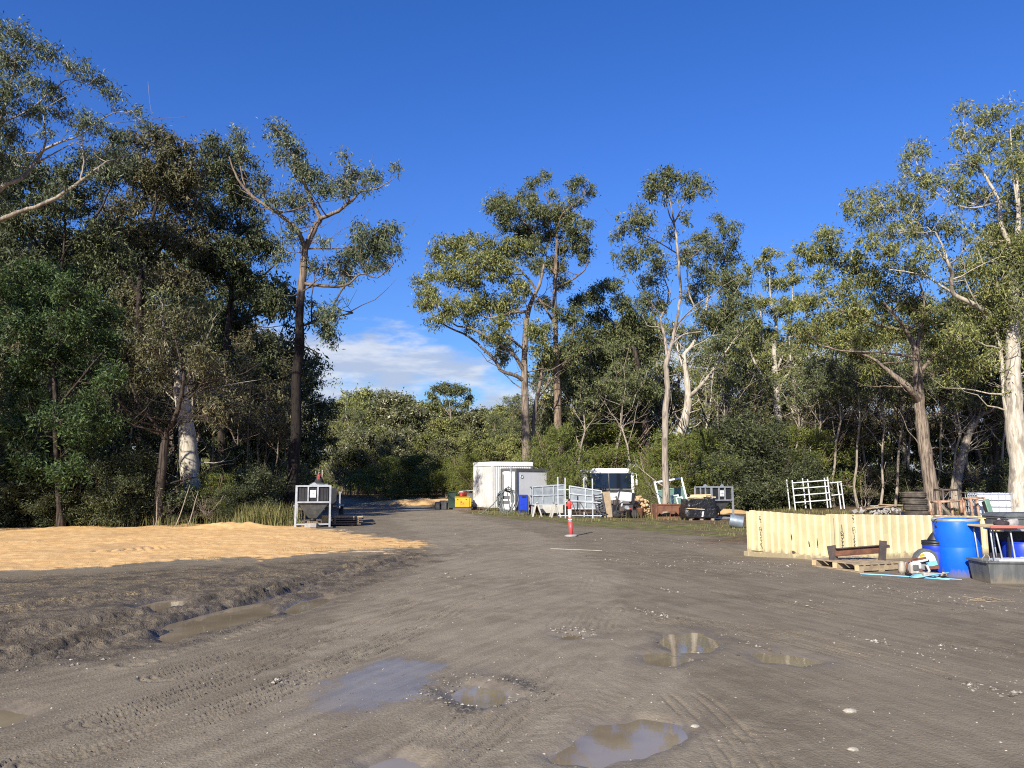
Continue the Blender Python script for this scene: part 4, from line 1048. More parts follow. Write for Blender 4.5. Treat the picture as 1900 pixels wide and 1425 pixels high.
PROTO = {
    'grey': ('slim grey-barked gum', 'gum_tree', 'tree', dict(seed=101, H=16, bark='bark_grey', leaf='leaf_gum', trunk_w=0.42, first=0.42, crown_r=3.0, nb=26, blob=1.1, dens=0.8, Ls=0.26, Wd=0.085)),
    'dark': ('dark-barked leafy gum', 'gum_tree', 'tree', dict(seed=102, H=15, bark='bark_dark', leaf='leaf_dark', trunk_w=0.40, first=0.30, crown_r=3.2, nb=30, blob=1.15, dens=0.85, Ls=0.26, Wd=0.085)),
    'pale': ('pale-barked open gum', 'gum_tree', 'tree', dict(seed=103, H=16, bark='bark_pale', leaf='leaf_olive', trunk_w=0.40, first=0.40, crown_r=3.2, nb=22, blob=1.0, dens=0.75, Ls=0.26, Wd=0.085, lean=0.09, forks=5, bare=24)),
    'pole': ('thin pole-like sapling', 'sapling', 'tree', dict(seed=104, H=11, bark='bark_tan', leaf='leaf_brown', trunk_w=0.17, first=0.35, crown_r=1.3, nb=14, blob=0.75, dens=0.6, Ls=0.24, Wd=0.07, forks=2, bare=14)),
    'stem': ('slender pale bare-stemmed gum', 'gum_tree', 'tree', dict(seed=121, H=13, bark='bark_mottled', leaf='leaf_gum', trunk_w=0.22, first=0.58, crown_r=1.9, nb=14, blob=0.8, dens=0.7, Ls=0.24, Wd=0.075, forks=4, bare=16, lean=0.08)),
    'bloom': ('bushy tree with cream blossom', 'blossom_tree', 'tree', dict(seed=105, H=11, bark='bark_grey', leaf='leaf_blossom', trunk_w=0.30, first=0.15, crown_r=3.4, nb=34, blob=1.25, dens=0.75, Ls=0.34, Wd=0.15, droop=0.2, clus=0.42, twig_r=0.02)),
    'olive': ('rounded olive-green tree', 'gum_tree', 'tree', dict(seed=106, H=12, bark='bark_tan', leaf='leaf_olive', trunk_w=0.32, first=0.18, crown_r=3.3, nb=32, blob=1.2, dens=0.75, Ls=0.34, Wd=0.14, clus=0.42, twig_r=0.02)),
    'thick': ('dark thick-foliaged tree', 'gum_tree', 'tree', dict(seed=107, H=11, bark='bark_dark', leaf='leaf_bush', trunk_w=0.30, first=0.10, crown_r=2.9, nb=34, blob=1.2, dens=0.9, Ls=0.28, Wd=0.10, clus=0.40)),
    'wattle': ('bright green wattle bush', 'wattle_bush', 'bush', dict(seed=108, H=4.0, bark='bark_tan', leaf='leaf_shrub', trunk_w=0.10, first=0.02, crown_r=1.9, nb=34, blob=0.62, dens=2.0, Ls=0.17, Wd=0.036, droop=-0.25, per=46, forks=6, bare=20, clus=0.24, twig_r=0.007)),
    'scrub': ('dark green scrub bush', 'scrub_bush', 'bush', dict(seed=109, H=3.4, bark='bark_dark', leaf='leaf_bush', trunk_w=0.08, first=0.0, crown_r=1.8, nb=30, blob=0.62, dens=1.7, Ls=0.15, Wd=0.042, droop=0.0, per=42, forks=6, bare=26, clus=0.26, twig_r=0.007)),
    'twiggy': ('sparse twiggy grey scrub', 'scrub_bush', 'bush', dict(seed=110, H=3.2, bark='bark_mottled', leaf='leaf_brown', trunk_w=0.06, first=0.1, crown_r=1.5, nb=18, blob=0.5, dens=1.0, Ls=0.15, Wd=0.035, droop=0.2, per=24, forks=9, bare=60, clus=0.26, twig_r=0.008, lean=0.12)),
}
LAND = {
    'left': [(-60, 'the pale-limbed corner gum'), (60, 'the feathery wattle'), (180, 'the dense dark gum'), (262, 'the brown-crowned gum'), (345, 'the thick cream trunk'), (408, 'the dark straight gum'), (500, 'the reeds by the sand'), (552, 'the tall forked gum by the hopper')],
    'far': [(585, 'the grassy paddock gap'), (645, 'the end of the track'), (720, 'the bend of the track'), (790, 'the far sand heaps'), (836, 'the umbrella-crowned far gum'), (870, 'the yellow bin'), (920, 'the white shed')],
    'right': [(978, 'the broad-crowned grey gum'), (1034, 'the tall tan gum'), (1075, 'the galvanised crates'), (1130, 'the white bus'), (1190, 'the firewood heap'), (1240, 'the slender umbrella gum'), (1290, 'the leaning cream gum'), (1340, 'the right black hopper'), (1445, 'the many-stemmed pale gum'), (1523, 'the galvanised racks'), (1620, 'the plank pile'), (1720, 'the rough gum behind the tyres'), (1765, 'the rusty low frame'), (1843, 'the white tank'), (1890, 'the massive pale gum')],
}
PLACED = []
first_use = {}
def put(kind, px, D, top, zone, rng, wide=1.0):
    look, nm, cat, kw = PROTO[kind]
    g = P(px, 950, D)
    gz = float(ground_z(g[0], D)[0])
    ztop = P(px, top, D)[2]
    if kind not in first_use:
        r = proto_tree(nm, cat, **kw)
        first_use[kind] = r
    else:
        r = copy_tree(first_use[kind])
    s = max(0.2, (ztop - gz) / kw['H'])
    r.location = (g[0], D, gz)
    sw = s * wide * rng.uniform(0.92, 1.1)
    r.scale = (sw, sw, s)
    r.rotation_euler = (0, 0, rng.uniform(0, 2 * math.pi))
    PLACED.append((r, look, px, D, zone, s * kw['H'], kind))
    return r

rg = np.random.default_rng(77)
# left forest, back rows
for px, D, top in ((-150, 40, 200), (-90, 48, 300), (-30, 46, 380), (30, 52, 420), (90, 45, 430), (150, 50, 440), (205, 44, 400), (255, 52, 450), (310, 46, 470), (360, 50, 420), (405, 56, 480), (455, 48, 520), (500, 58, 600), (530, 46, 640), (566, 50, 680)):
    put(('dark', 'grey', 'dark', 'thick')[int(rg.integers(4))] if top < 640 else ('dark' if px > 560 else 'thick'), px, D, top + 10, 'left', rg)
for px, D, top in ((20, 36, 560), (70, 40, 600), (190, 38, 560), (230, 34, 600), (385, 34, 640), (430, 38, 600), (452, 34, 660), (478, 42, 610), (493, 36, 690), (508, 40, 650), (522, 36, 700), (470, 50, 640), (140, 34, 640), (330, 46, 600)):
    put('pole', px, D, top, 'left', rg)
for px, D, top in ((-90, 30, 700), (-20, 38, 640), (60, 36, 700), (130, 38, 680), (215, 36, 720), (280, 40, 740), (390, 42, 760), (450, 44, 740), (510, 44, 760), (538, 46, 800), (430, 36, 830), (545, 46, 800)):
    put('thick', px, D, top, 'left', rg, 1.1)
for px, D, top, kd in ((-60, 27.5, 830, 'scrub'), (10, 27.8, 830, 'scrub'), (40, 27.3, 850, 'scrub'), (78, 27.6, 860, 'scrub'), (120, 27.3, 880, 'scrub'), (200, 27.6, 850, 'scrub'), (235, 27.8, 880, 'scrub'), (-20, 28.5, 800, 'scrub'), (265, 28.6, 840, 'scrub'), (60, 29.5, 800, 'scrub'), (150, 29.8, 790, 'scrub'), (55, 28.5, 880, 'twiggy'), (95, 28, 900, 'scrub'), (140, 28.6, 860, 'twiggy'), (175, 29, 880, 'scrub'), (215, 28.2, 900, 'twiggy'), (245, 29.5, 850, 'scrub'), (275, 30, 890, 'twiggy'), (335, 29, 925, 'scrub'), (375, 29.5, 905, 'scrub'), (395, 30, 880, 'wattle'), (425, 29.5, 905, 'scrub'), (455, 31, 870, 'scrub'), (490, 32, 880, 'scrub'), (520, 34, 860, 'scrub'), (548, 40, 870, 'scrub'), (160, 27.6, 930, 'scrub'), (310, 28.2, 935, 'twiggy'), (385, 28.4, 925, 'twiggy')):
    put(kd, px, D, top, 'left', rg, 1.15)
# the far trees past the bend of the track
for px, D, top, kd in ((625, 118, 750, 'olive'), (640, 96, 735, 'pale'), (648, 100, 770, 'bloom'), (640, 104, 745, 'olive'), (655, 92, 760, 'grey'), (672, 108, 726, 'olive'), (690, 98, 750, 'olive'), (705, 112, 722, 'grey'), (722, 96, 742, 'bloom'), (740, 106, 738, 'bloom'), (757, 94, 760, 'bloom'), (772, 110, 748, 'olive'), (790, 98, 770, 'bloom'), (806, 104, 752, 'olive'), (822, 88, 778, 'olive'), (852, 96, 766, 'olive'), (868, 90, 772, 'bloom'), (884, 102, 765, 'bloom'), (902, 92, 766, 'olive'), (918, 84, 768, 'grey'), (936, 90, 755, 'olive'), (950, 80, 735, 'grey'), (962, 86, 764, 'olive'), (860, 84, 790, 'pale'),
                        (650, 82, 812, 'olive'), (662, 78, 800, 'bloom'), (695, 80, 794, 'olive'), (728, 76, 806, 'bloom'), (760, 80, 802, 'bloom'), (795, 76, 806, 'olive'), (828, 74, 818, 'bloom'), (862, 76, 812, 'olive'), (895, 72, 818, 'olive'), (930, 74, 810, 'olive'), (958, 68, 806, 'olive')):
    put(kd, px, D, top, 'far', rg, 1.05)
for px, D, top, kd in ((668, 74, 872, 'wattle'), (640, 80, 850, 'twiggy'), (700, 66, 862, 'wattle'), (725, 64, 850, 'wattle'), (750, 62, 855, 'wattle'), (778, 62, 846, 'wattle'), (806, 58, 862, 'wattle'), (832, 58, 850, 'wattle'), (858, 56, 858, 'wattle'), (690, 72, 880, 'twiggy'), (880, 52, 845, 'wattle'), (632, 88, 850, 'twiggy'), (655, 90, 840, 'wattle'), (636, 100, 830, 'scrub'), (700, 62.5, 905, 'twiggy'), (735, 58.5, 900, 'wattle')):
    put(kd, px, D, top, 'far', rg, 1.2)
# centre and right, back rows
for px, D, top, kd in ((1000, 62, 690, 'grey'), (1040, 58, 700, 'grey'), (1075, 66, 640, 'olive'), (1110, 70, 620, 'grey'), (1150, 64, 640, 'dark'), (1200, 72, 600, 'olive'), (1235, 60, 640, 'pale'), (1270, 66, 600, 'grey'), (1325, 58, 600, 'pale'), (1360, 64, 570, 'grey'), (1400, 70, 610, 'olive'), (1470, 72, 640, 'olive'), (1500, 56, 600, 'pale'), (1540, 62, 560, 'pale'), (1575, 56, 600, 'dark'), (1610, 60, 560, 'grey'), (1650, 54, 580, 'pale'), (1690, 62, 560, 'pale'), (1740, 56, 560, 'grey'), (1780, 50, 560, 'grey'), (1820, 58, 520, 'dark'), (1860, 46, 540, 'dark'), (1905, 52, 420, 'grey'), (1950, 44, 400, 'dark'), (1990, 36, 300, 'grey')):
    put(kd, px, D, top, 'right', rg)
for px, D, top in ((1560, 68, 800), (1600, 64, 810), (1640, 66, 800), (1680, 62, 810), (1720, 64, 800), (1790, 60, 810), (1830, 62, 800), (1870, 58, 800), (1065, 66, 780), (1310, 64, 780), (1405, 68, 790), (1580, 60, 780), (1750, 56, 780), (1920, 46, 740)):
    put('thick', px, D, top, 'right', rg, 1.1)
for px, D, top in ((1420, 52, 740), (1540, 56, 720), (1620, 60, 700), (1690, 58, 690), (1720, 62, 690), (1800, 56, 680), (1870, 52, 700), (1595, 66, 680), (1445, 70, 690), (1165, 58, 690), (1225, 62, 680), (1320, 60, 680), (1375, 58, 690), (1480, 62, 700), (1510, 54, 710), (1555, 50, 700), (1580, 54, 690), (1600, 48, 720), (1645, 52, 700), (1665, 56, 690), (1770, 52, 700), (1830, 50, 690), (1850, 54, 680), (1525, 58, 690)):
    put('pole', px, D, top, 'right', rg)
for px, D, top in ((1068, 50, 640), (1088, 54, 600), (1140, 52, 640), (1178, 50, 620), (1330, 50, 590), (1395, 54, 640), (1478, 52, 640), (1512, 48, 620), (1548, 47, 600), (1566, 52, 640), (1592, 46, 610), (1612, 50, 600), (1634, 46, 620), (1662, 48, 600), (1682, 50, 620), (1752, 48, 600), (1766, 44, 640), (1812, 46, 600), (1838, 48, 580), (1856, 44, 600)):
    put('stem', px, D, top, 'right', rg)
for px, D, top in ((225, 40, 600), (318, 44, 560), (385, 46, 600), (440, 42, 620), (488, 44, 620), (515, 48, 640)):
    put('stem', px, D, top, 'left', rg)
for px, D, top, kd, wd in ((1022, 43.2, 812, 'wattle', 0.8), (1050, 42.0, 795, 'wattle', 0.66), (1105, 53, 790, 'wattle', 1.3), (1043, 39.3, 850, 'wattle', 0.65), (1150, 54, 800, 'wattle', 1.3), (1236, 43.5, 806, 'wattle', 1.0), (1240, 41, 835, 'wattle', 0.9), (1270, 40, 822, 'wattle', 1.1), (1303, 42, 805, 'wattle', 0.9), (1345, 44, 790, 'scrub', 1.2), (1385, 46, 780, 'scrub', 1.2), (1420, 48, 800, 'scrub', 1.2), (1460, 46, 830, 'scrub', 1.2), (1490, 48, 800, 'wattle', 1.1), (1325, 40, 850, 'scrub', 1.2), (1217, 39.5, 872, 'wattle', 0.55), (1222, 38, 885, 'twiggy', 0.9),
                           (1530, 50, 840, 'scrub', 1.3), (1570, 52, 860, 'scrub', 1.3), (1605, 48, 865, 'twiggy', 1.3), (1640, 50, 860, 'scrub', 1.3), (1675, 50, 870, 'scrub', 1.3), (1765, 48, 870, 'scrub', 1.3), (1800, 46, 880, 'scrub', 1.3), (1835, 44, 860, 'twiggy', 1.3), (1860, 42, 870, 'scrub', 1.3), (1915, 38, 850, 'scrub', 1.3), (1480, 45.5, 850, 'scrub', 1.3), (1430, 45, 850, 'scrub', 1.3), (1385, 44, 850, 'scrub', 1.2), (1360, 42, 880, 'scrub', 1.2)):
    put(kd, px, D, top, 'right', rg, wd)
# the forest edge goes on along the left of the yard, past the frame
for x, y, h, kd in ((-23, 19, 15, 'dark'), (-26, 12, 17, 'grey'), (-29, 5, 16, 'dark'), (-31, -4, 17, 'dark'), (-27, 22, 18, 'grey'), (-34, 9, 18, 'dark'), (-37, 2, 19, 'grey'), (-40, -8, 18, 'dark')):
    D = y
    r = copy_tree(first_use[kd])
    gz = float(ground_z(x, y)[0])
    r.location = (x, y, gz); s = h / PROTO[kd][3]['H']; r.scale = (s, s, s); r.rotation_euler = (0, 0, float(rg.uniform(0, 6)))
    tag(r, {19: 'shorter dark-barked gum', 12: 'tall slim grey-barked gum', 5: 'dark-barked leafy gum farther out', -4: 'dark-barked leafy gum nearest the camera side', 22: 'tallest slim grey-barked gum', 9: 'second-row dark-barked gum', 2: 'second-row slim grey-barked gum', -8: 'rearmost dark-barked gum'}[y] + ' on the forest edge left of the sand', 'tree', 'forest edge trees beside the yard')

# labels from what each tree stands by
def spot(px, zone):
    lx, nm = min(LAND[zone], key=lambda l: abs(l[0] - px))
    return lx, nm
seen = {}
items = []
for r, look, px, D, zone, h, kind in PLACED:
    lx, nm = spot(px, zone)
    rel = 'behind' if abs(px - lx) < 9 else ('just right of' if px > lx else 'just left of')
    if zone == 'left' and kind in ('scrub', 'twiggy', 'wattle'): rel = {'behind': 'at the foot of'}.get(rel, rel)
    items.append([r, look, rel, nm, D, h, zone, kind])
from collections import defaultdict
grp = defaultdict(list)
for it in items:
    grp[(it[1], it[2], it[3])].append(it)
ORD = ['nearest', 'second', 'third', 'fourth', 'fifth', 'sixth']
for (look, rel, nm), ls in grp.items():
    ls.sort(key=lambda i: i[4])
    for k, it in enumerate(ls):
        lab = f'{look} {rel} {nm}'
        if len(ls) > 1:
            lab = (f'nearest {lab}' if k == 0 else f'{("farther", "third farther", "fourth farther", "fifth farther")[min(k - 1, 3)]} {lab}')
        zn = {'left': 'in the left forest', 'far': 'past the bend of the track', 'right': 'behind the yard'}[it[6]]
        it[0]['label'] = lab
        it[0]['group'] = f'{PROTO[it[7]][1].replace("_", " ")}s {zn}'
for k in first_use.values():
    if 'H' in k: del k['H']
for o in COL.objects:
    if 'H' in o: del o['H']

# far wood that reads as one mass, past everything
rng = np.random.default_rng(9)
lines, LL = [], []
for k in range(150):
    a = R(-62 + 124 * (k + rng.random()) / 150)
    d = rng.uniform(120, 165)
    x, y = d * math.sin(a), d * math.cos(a)
    if -40 < x < -24 and y > 60: d = 175; x, y = d * math.sin(a), d * math.cos(a)
    z = float(ground_z(x, y)[0]); h = rng.uniform(9, 14)
    lines.append((np.array([(x, y, z - 0.3), (x + rng.normal(0, .5), y, z + h * 0.5), (x + rng.normal(0, 1), y, z + h * 0.9)]), np.array([0.25, 0.16, 0.04]), 5))
    c = rng.normal(size=(16, 3)) * np.array((2.2, 2.2, h * 0.22)) + np.array((x, y, z + h * 0.58))
    cc = np.repeat(c, 26, axis=0)
    LL.append(cc + rng.normal(size=cc.shape) * np.array((0.8, 0.8, 0.6)))
V1, F1 = tubes_mesh(lines)
V2, F2 = leaves_mesh(np.vstack(LL), rng, 0.75, 0.38, 0.3)
o = np_mesh('far_wood', np.vstack([V1, V2]), [np.vstack([F1, F2 + len(V1)])], None, mats=[M['bark_grey'], M['leaf_olive']], midx=np.concatenate([np.zeros(len(F1)), np.ones(len(F2))]))
tag(o, 'hazy olive wood filling the distance behind the trees', kind='stuff')

# reeds and grass
def blades(name, label, spots, mat, rng):
    V, F, b = [], [], 0
    for (x, y, r, n_, h0, w0) in spots:
        px_ = x + rng.normal(0, r, n_); py_ = y + rng.normal(0, r * 0.7, n_)
        pz_ = ground_z(px_, py_) - 0.01
        a = rng.random(n_) * 2 * math.pi
        h = h0 * (0.5 + 0.7 * rng.random(n_)); bend = h * (0.15 + 0.5 * rng.random(n_))
        dx, dy = np.cos(a), np.sin(a)
        wx, wy = -dy * w0 / 2, dx * w0 / 2
        p0 = np.stack([px_ - wx, py_ - wy, pz_], -1); p1 = np.stack([px_ + wx, py_ + wy, pz_], -1)
        m0 = np.stack([px_ + dx * bend * .35 + wx * .8, py_ + dy * bend * .35 + wy * .8, pz_ + h * .6], -1)
        m1 = np.stack([px_ + dx * bend * .35 - wx * .8, py_ + dy * bend * .35 - wy * .8, pz_ + h * .6], -1)
        tp = np.stack([px_ + dx * bend, py_ + dy * bend, pz_ + h], -1)
        V.append(np.stack([p0, p1, m0, m1, tp], 1).reshape(-1, 3))
        i = np.arange(n_) * 5 + b
        F.append((np.stack([i, i + 1, i + 2, i + 3], -1), np.stack([i + 3, i + 2, i + 4], -1)))
        b += n_ * 5
    o = np_mesh(name, np.vstack(V), [np.vstack([f[0] for f in F]), np.vstack([f[1] for f in F])], M[mat])
    return tag(o, label, kind='stuff')
rng = np.random.default_rng(12)
sp = []
for px in range(455, 545, 6):
    c = P(px + rng.normal(0, 3), 960, 27.2 + rng.random()); sp.append((c[0], c[1], 0.22, 46, 0.75, 0.018))
for px in range(-40, 455, 16):
    c = P(px + rng.normal(0, 6), 975, 26.9 + 0.8 * rng.random()); sp.append((c[0], c[1], 0.4, 22, 0.4, 0.014))
blades('reeds', 'strappy reeds and grass along the far edge of the sand', sp, 'leaf_reed', rng)
sp = []
for px, py, n_, h in ((885, 951, 60, .12), (905, 953, 80, .2), (918, 950, 90, .4), (935, 955, 110, .25), (950, 957, 110, .22), (970, 958, 110, .22), (1000, 961, 90, .18), (1040, 965, 90, .16), (1080, 967, 90, .16), (1120, 967, 90, .18), (1150, 966, 60, .15), (1205, 962, 120, .28), (1230, 966, 70, .18), (1255, 966, 60, .15), (1340, 972, 60, .14), (1360, 985, 120, .14), (1330, 984, 90, .10), (1368, 995, 90, .12), (1290, 978, 60, .10), (1210, 972, 60, .08)):
    c = G(px, py); sp.append((c[0], c[1], 0.45, n_, h, 0.012))
for px, D in [(1440 + 22 * k, 36 + 7 * rng.random()) for k in range(20)]:
    c = P(px, 945, D); sp.append((c[0], c[1], 0.9, 70, 0.22, 0.018))
for px, py in ((545, 1026), (590, 1020), (640, 1022), (200, 1053), (390, 1040), (700, 1020), (760, 1016)):
    c = G(px, py); sp.append((c[0], c[1], 0.25, 40, 0.06, 0.008))
for k in range(70):
    x = rng.uniform(-40, -19); y = rng.uniform(74, 130); sp.append((x, y, 1.6, 60, 0.5, 0.06))
blades('grass', 'short yellow-green grass around the sheds and yard edges', sp, 'leaf_reed', rng)

# ------------------------------------------------------------------ materials of the things in the yard
M['galv'] = surf('galvanised_steel', (0.46, 0.48, 0.49), (0.34, 0.36, 0.37), 0.5, 0.55, 4.0, spots=(0.20, 0.17, 0.14), spot_amt=0.25)
M['galv_sheet'] = surf('weathered_galvanised_sheet', (0.26, 0.29, 0.305), (0.18, 0.20, 0.212), 0.55, 0.3, 2.5, spots=(0.16, 0.15, 0.13), spot_amt=0.35)
M['white'] = surf('white_paint', (0.64, 0.63, 0.59), (0.54, 0.52, 0.475), 0.5, 0, 1.6, spots=(0.40, 0.36, 0.29), spot_amt=0.35, dirt=((0.26, 0.215, 0.15), 0.7))
M['white_clean'] = surf('white_panel', (0.70, 0.70, 0.68), (0.64, 0.64, 0.615), 0.4, 0, 1.2)
M['dirty_white'] = surf('dirty_white_sheet', (0.44, 0.42, 0.36), (0.34, 0.32, 0.27), 0.6, 0, 3.0, spots=(0.22, 0.19, 0.15), spot_amt=0.4)
M['cream'] = surf('cream_container_paint', (0.60, 0.51, 0.28), (0.53, 0.445, 0.24), 0.5, 0, 2.2, spots=(0.36, 0.27, 0.14), spot_amt=0.22, dirt=((0.26, 0.205, 0.13), 0.30))
M['blue'] = surf('bright_blue_plastic', (0.008, 0.125, 0.72), (0.006, 0.105, 0.64), 0.32, 0, 1.5, spots=(0.10, 0.22, 0.55), spot_amt=0.08, dirt=((0.20, 0.165, 0.115), 0.35))
M['navy'] = surf('deep_blue_plastic', (0.012, 0.045, 0.42), (0.010, 0.036, 0.33), 0.4, 0, 2.0, spots=(0.12, 0.16, 0.4), spot_amt=0.15)
M['sky_blue'] = surf('pale_blue_plastic', (0.22, 0.52, 0.75), (0.17, 0.42, 0.66), 0.4, 0, 4.0)
M['black'] = surf('black_plastic', (0.018, 0.018, 0.020), (0.028, 0.028, 0.030), 0.45, 0, 3.0)
M['black_matt'] = surf('black_rubber', (0.022, 0.021, 0.020), (0.045, 0.040, 0.034), 0.8, 0, 3.0)
M['tyre'] = surf('dusty_tyre_rubber', (0.055, 0.047, 0.038), (0.13, 0.105, 0.075), 0.85, 0, 3.0, bump=0.4)
M['grey_plastic'] = surf('scuffed_grey_plastic', (0.085, 0.090, 0.088), (0.13, 0.135, 0.13), 0.55, 0, 3.0, stretch=(3, 3, 0.6), spots=(0.22, 0.22, 0.21), spot_amt=0.15, dirt=((0.20, 0.165, 0.115), 0.30))
M['grey_frame'] = surf('dark_grey_frame_paint', (0.105, 0.105, 0.105), (0.085, 0.085, 0.085), 0.5)
M['rust'] = surf('rusty_steel', (0.19, 0.085, 0.045), (0.10, 0.045, 0.028), 0.85, 0.1, 4.0, spots=(0.28, 0.13, 0.06), spot_amt=0.4, bump=0.3)
M['rust_pale'] = surf('rust_over_pale_paint', (0.42, 0.30, 0.20), (0.28, 0.14, 0.08), 0.8, 0, 5.0, spots=(0.20, 0.075, 0.035), spot_amt=0.8)
M['steel_dark'] = surf('dark_mill_steel', (0.075, 0.068, 0.064), (0.14, 0.095, 0.07), 0.55, 0.4, 5.0, spots=(0.20, 0.12, 0.075), spot_amt=0.4)
M['wood'] = surf('weathered_pallet_wood', (0.36, 0.28, 0.175), (0.24, 0.18, 0.115), 0.85, 0, 6.0, stretch=(1, 1, 1), spots=(0.13, 0.095, 0.065), spot_amt=0.35, bump=0.4)
M['wood_new'] = surf('fresh_pale_timber', (0.62, 0.47, 0.26), (0.50, 0.36, 0.19), 0.8, 0, 6.0)
M['log_end'] = surf('split_firewood', (0.55, 0.40, 0.22), (0.33, 0.21, 0.11), 0.85, 0, 9.0)
M['red'] = surf('red_plastic', (0.62, 0.035, 0.022), (0.52, 0.028, 0.02), 0.45, 0, 3.0)
M['dark_red'] = surf('faded_dark_red', (0.23, 0.022, 0.016), (0.17, 0.016, 0.013), 0.6, 0, 3.0)
M['bollard_red'] = surf('fluorescent_red_plastic', (0.83, 0.075, 0.075), (0.74, 0.06, 0.06), 0.45, 0, 4.0)
M['yellow'] = surf('yellow_plastic', (0.62, 0.34, 0.012), (0.55, 0.29, 0.010), 0.45, 0, 3.0)
M['green'] = surf('faded_green_paint', (0.20, 0.33, 0.23), (0.14, 0.25, 0.17), 0.6, 0, 3.0, spots=(0.36, 0.40, 0.33), spot_amt=0.3)
M['dark_green'] = surf('dark_green_plastic', (0.016, 0.045, 0.032), (0.013, 0.036, 0.026), 0.5, 0, 3.0)
M['ibc'] = surf('milky_white_plastic', (0.72, 0.74, 0.74), (0.60, 0.62, 0.63), 0.45, 0, 1.4)
M['ink'] = surf('black_stencil_paint', (0.020, 0.020, 0.020), (0.05, 0.045, 0.035), 0.7, 0, 12.0)
M['pale_red'] = surf('faded_pink_red_edge', (0.50, 0.13, 0.10), (0.42, 0.10, 0.08), 0.6)
M['board'] = surf('tan_fibre_board', (0.34, 0.255, 0.155), (0.26, 0.19, 0.115), 0.85, 0, 4.0, spots=(0.16, 0.12, 0.08), spot_amt=0.3)
M['cloth'] = surf('grey_cloth', (0.36, 0.34, 0.33), (0.24, 0.22, 0.22), 0.9, 0, 8.0)
M['cloth_dark'] = surf('dark_plum_cloth', (0.045, 0.032, 0.035), (0.03, 0.022, 0.025), 0.9, 0, 8.0)
M['hose'] = surf('grey_hose', (0.10, 0.115, 0.115), (0.16, 0.175, 0.17), 0.5, 0, 6.0)
M['strip'] = surf('white_plastic_strip', (0.38, 0.34, 0.27), (0.28, 0.25, 0.19), 0.6, 0, 6.0)
M['culvert'] = surf('grey_blue_corrugated_steel', (0.24, 0.28, 0.31), (0.17, 0.20, 0.23), 0.5, 0.4, 3.0)
M['concrete'] = surf('grey_concrete', (0.34, 0.32, 0.29), (0.25, 0.235, 0.21), 0.9, 0, 6.0, bump=0.3)
m, n = new_mat('dark_glass')
n.n('ShaderNodeOutputMaterial', {'Surface': n.n('ShaderNodeBsdfPrincipled', {'Base Color': (0.008, 0.011, 0.014, 1), 'Roughness': 0.06, 'Specular IOR Level': 0.6})})
M['glass'] = m
m, n = new_mat('black_wrap')
tco = n.n('ShaderNodeTexCoord').outputs['Object']
bp = n.n('ShaderNodeBump', {'Strength': 1.0, 'Distance': 0.06, 'Height': n.noise(tco, 6.0, 4.0, 0.6)})
n.n('ShaderNodeOutputMaterial', {'Surface': n.n('ShaderNodeBsdfPrincipled', {'Base Color': (0.014, 0.014, 0.015, 1), 'Roughness': 0.28, 'Normal': bp})})
M['wrap'] = m

def at(px, py):
    c = G(px, py)
    return (c[0], c[1], float(ground_z(c[0], c[1])[0]))

def atD(px, D):
    c = P(px, 950, D)
    return (c[0], D, float(ground_z(c[0], D)[0]))

def text_mesh(txt, size, mat, name, parent, M4, label=None):
    cu = bpy.data.curves.new('lettering', 'FONT')
    cu.body = txt; cu.size = size; cu.align_x = 'CENTER'; cu.align_y = 'CENTER'; cu.extrude = 0.002; cu.resolution_u = 3
    t = bpy.data.objects.new('tmp_text', cu); COL.objects.link(t)
    bpy.context.view_layer.update()
    me = bpy.data.meshes.new_from_object(t.evaluated_get(bpy.context.evaluated_depsgraph_get()))
    bpy.data.objects.remove(t)
    me.materials.clear(); me.materials.append(mat)
    o = bpy.data.objects.new(name, me); COL.objects.link(o)
    o.parent = parent; o.matrix_local = M4
    if label: o['label'] = label
    return o

# ------------------------------------------------------------------ the cut-down cream container
PHI = R(23)
cx, cy = 6.32, 15.56
cont = thing('shipping_container', 'cream corrugated steel container cut low and lying upside down behind the pallet', 'container', (cx, cy, 0), PHI)
def corrug(L, ztop0, ztop1, zb, pitch, depth, rngs, flip=1):
    """trapezoid ribs along x from 0 to L; top edge roughly cut"""
    xs, ys = [], []
    n_ = int(round(L / pitch)); p = L / n_
    for k in range(n_):
        b = k * p
        for u, d in ((0.0, 0), (0.22, 0), (0.34, 1), (0.78, 1), (0.90, 0)):
            xs.append(b + u * p); ys.append(depth * d * flip)
    xs.append(L); ys.append(0)
    rows = []
    nz = 5
    vs = []
    for j in range(nz):
        for i, (x, y) in enumerate(zip(xs, ys)):
            zt = ztop0 + (ztop1 - ztop0) * x / L + (rngs.normal(0, 0.003) if j == nz - 1 else 0)
            z = zb + (zt - zb) * j / (nz - 1)
            dent = 0.012 * math.sin(x * 3.1 + z * 4) * math.sin(z * 5.0)
            vs.append((x, y + dent, z))
    m_ = len(xs)
    fs = [(j * m_ + i, j * m_ + i + 1, (j + 1) * m_ + i + 1, (j + 1) * m_ + i) for j in range(nz - 1) for i in range(m_ - 1)]
    return vs, fs
rs = np.random.default_rng(3)
def wall(name, L, z0, z1, zb, pitch, loc, rot, label=None):
    mb = MB(); vs, fs = corrug(L, z0, z1, zb, pitch, 0.036, rs); mb.add(vs, fs)
    o = mb.build(name, M['cream'], cont, label)
    o.location = loc; o.rotation_euler = (0, 0, rot)
    md = o.modifiers.new('sheet', 'SOLIDIFY'); md.thickness = 0.004
    return o
CL, CW = 6.06, 2.44
side = wall('side_wall', CL - 0.10, 0.93, 0.775, 0.10, 0.235, (0.05, 0.02, 0), 0)
endw = wall('end_wall', CW - 0.10, 0.925, 0.895, 0.03, 0.205, (0.02, CW - 0.05, 0), -math.pi / 2)
wall('side_wall', CL - 0.10, 0.72, 0.70, 0.10, 0.235, (0.05, CW - 0.06, 0), 0)
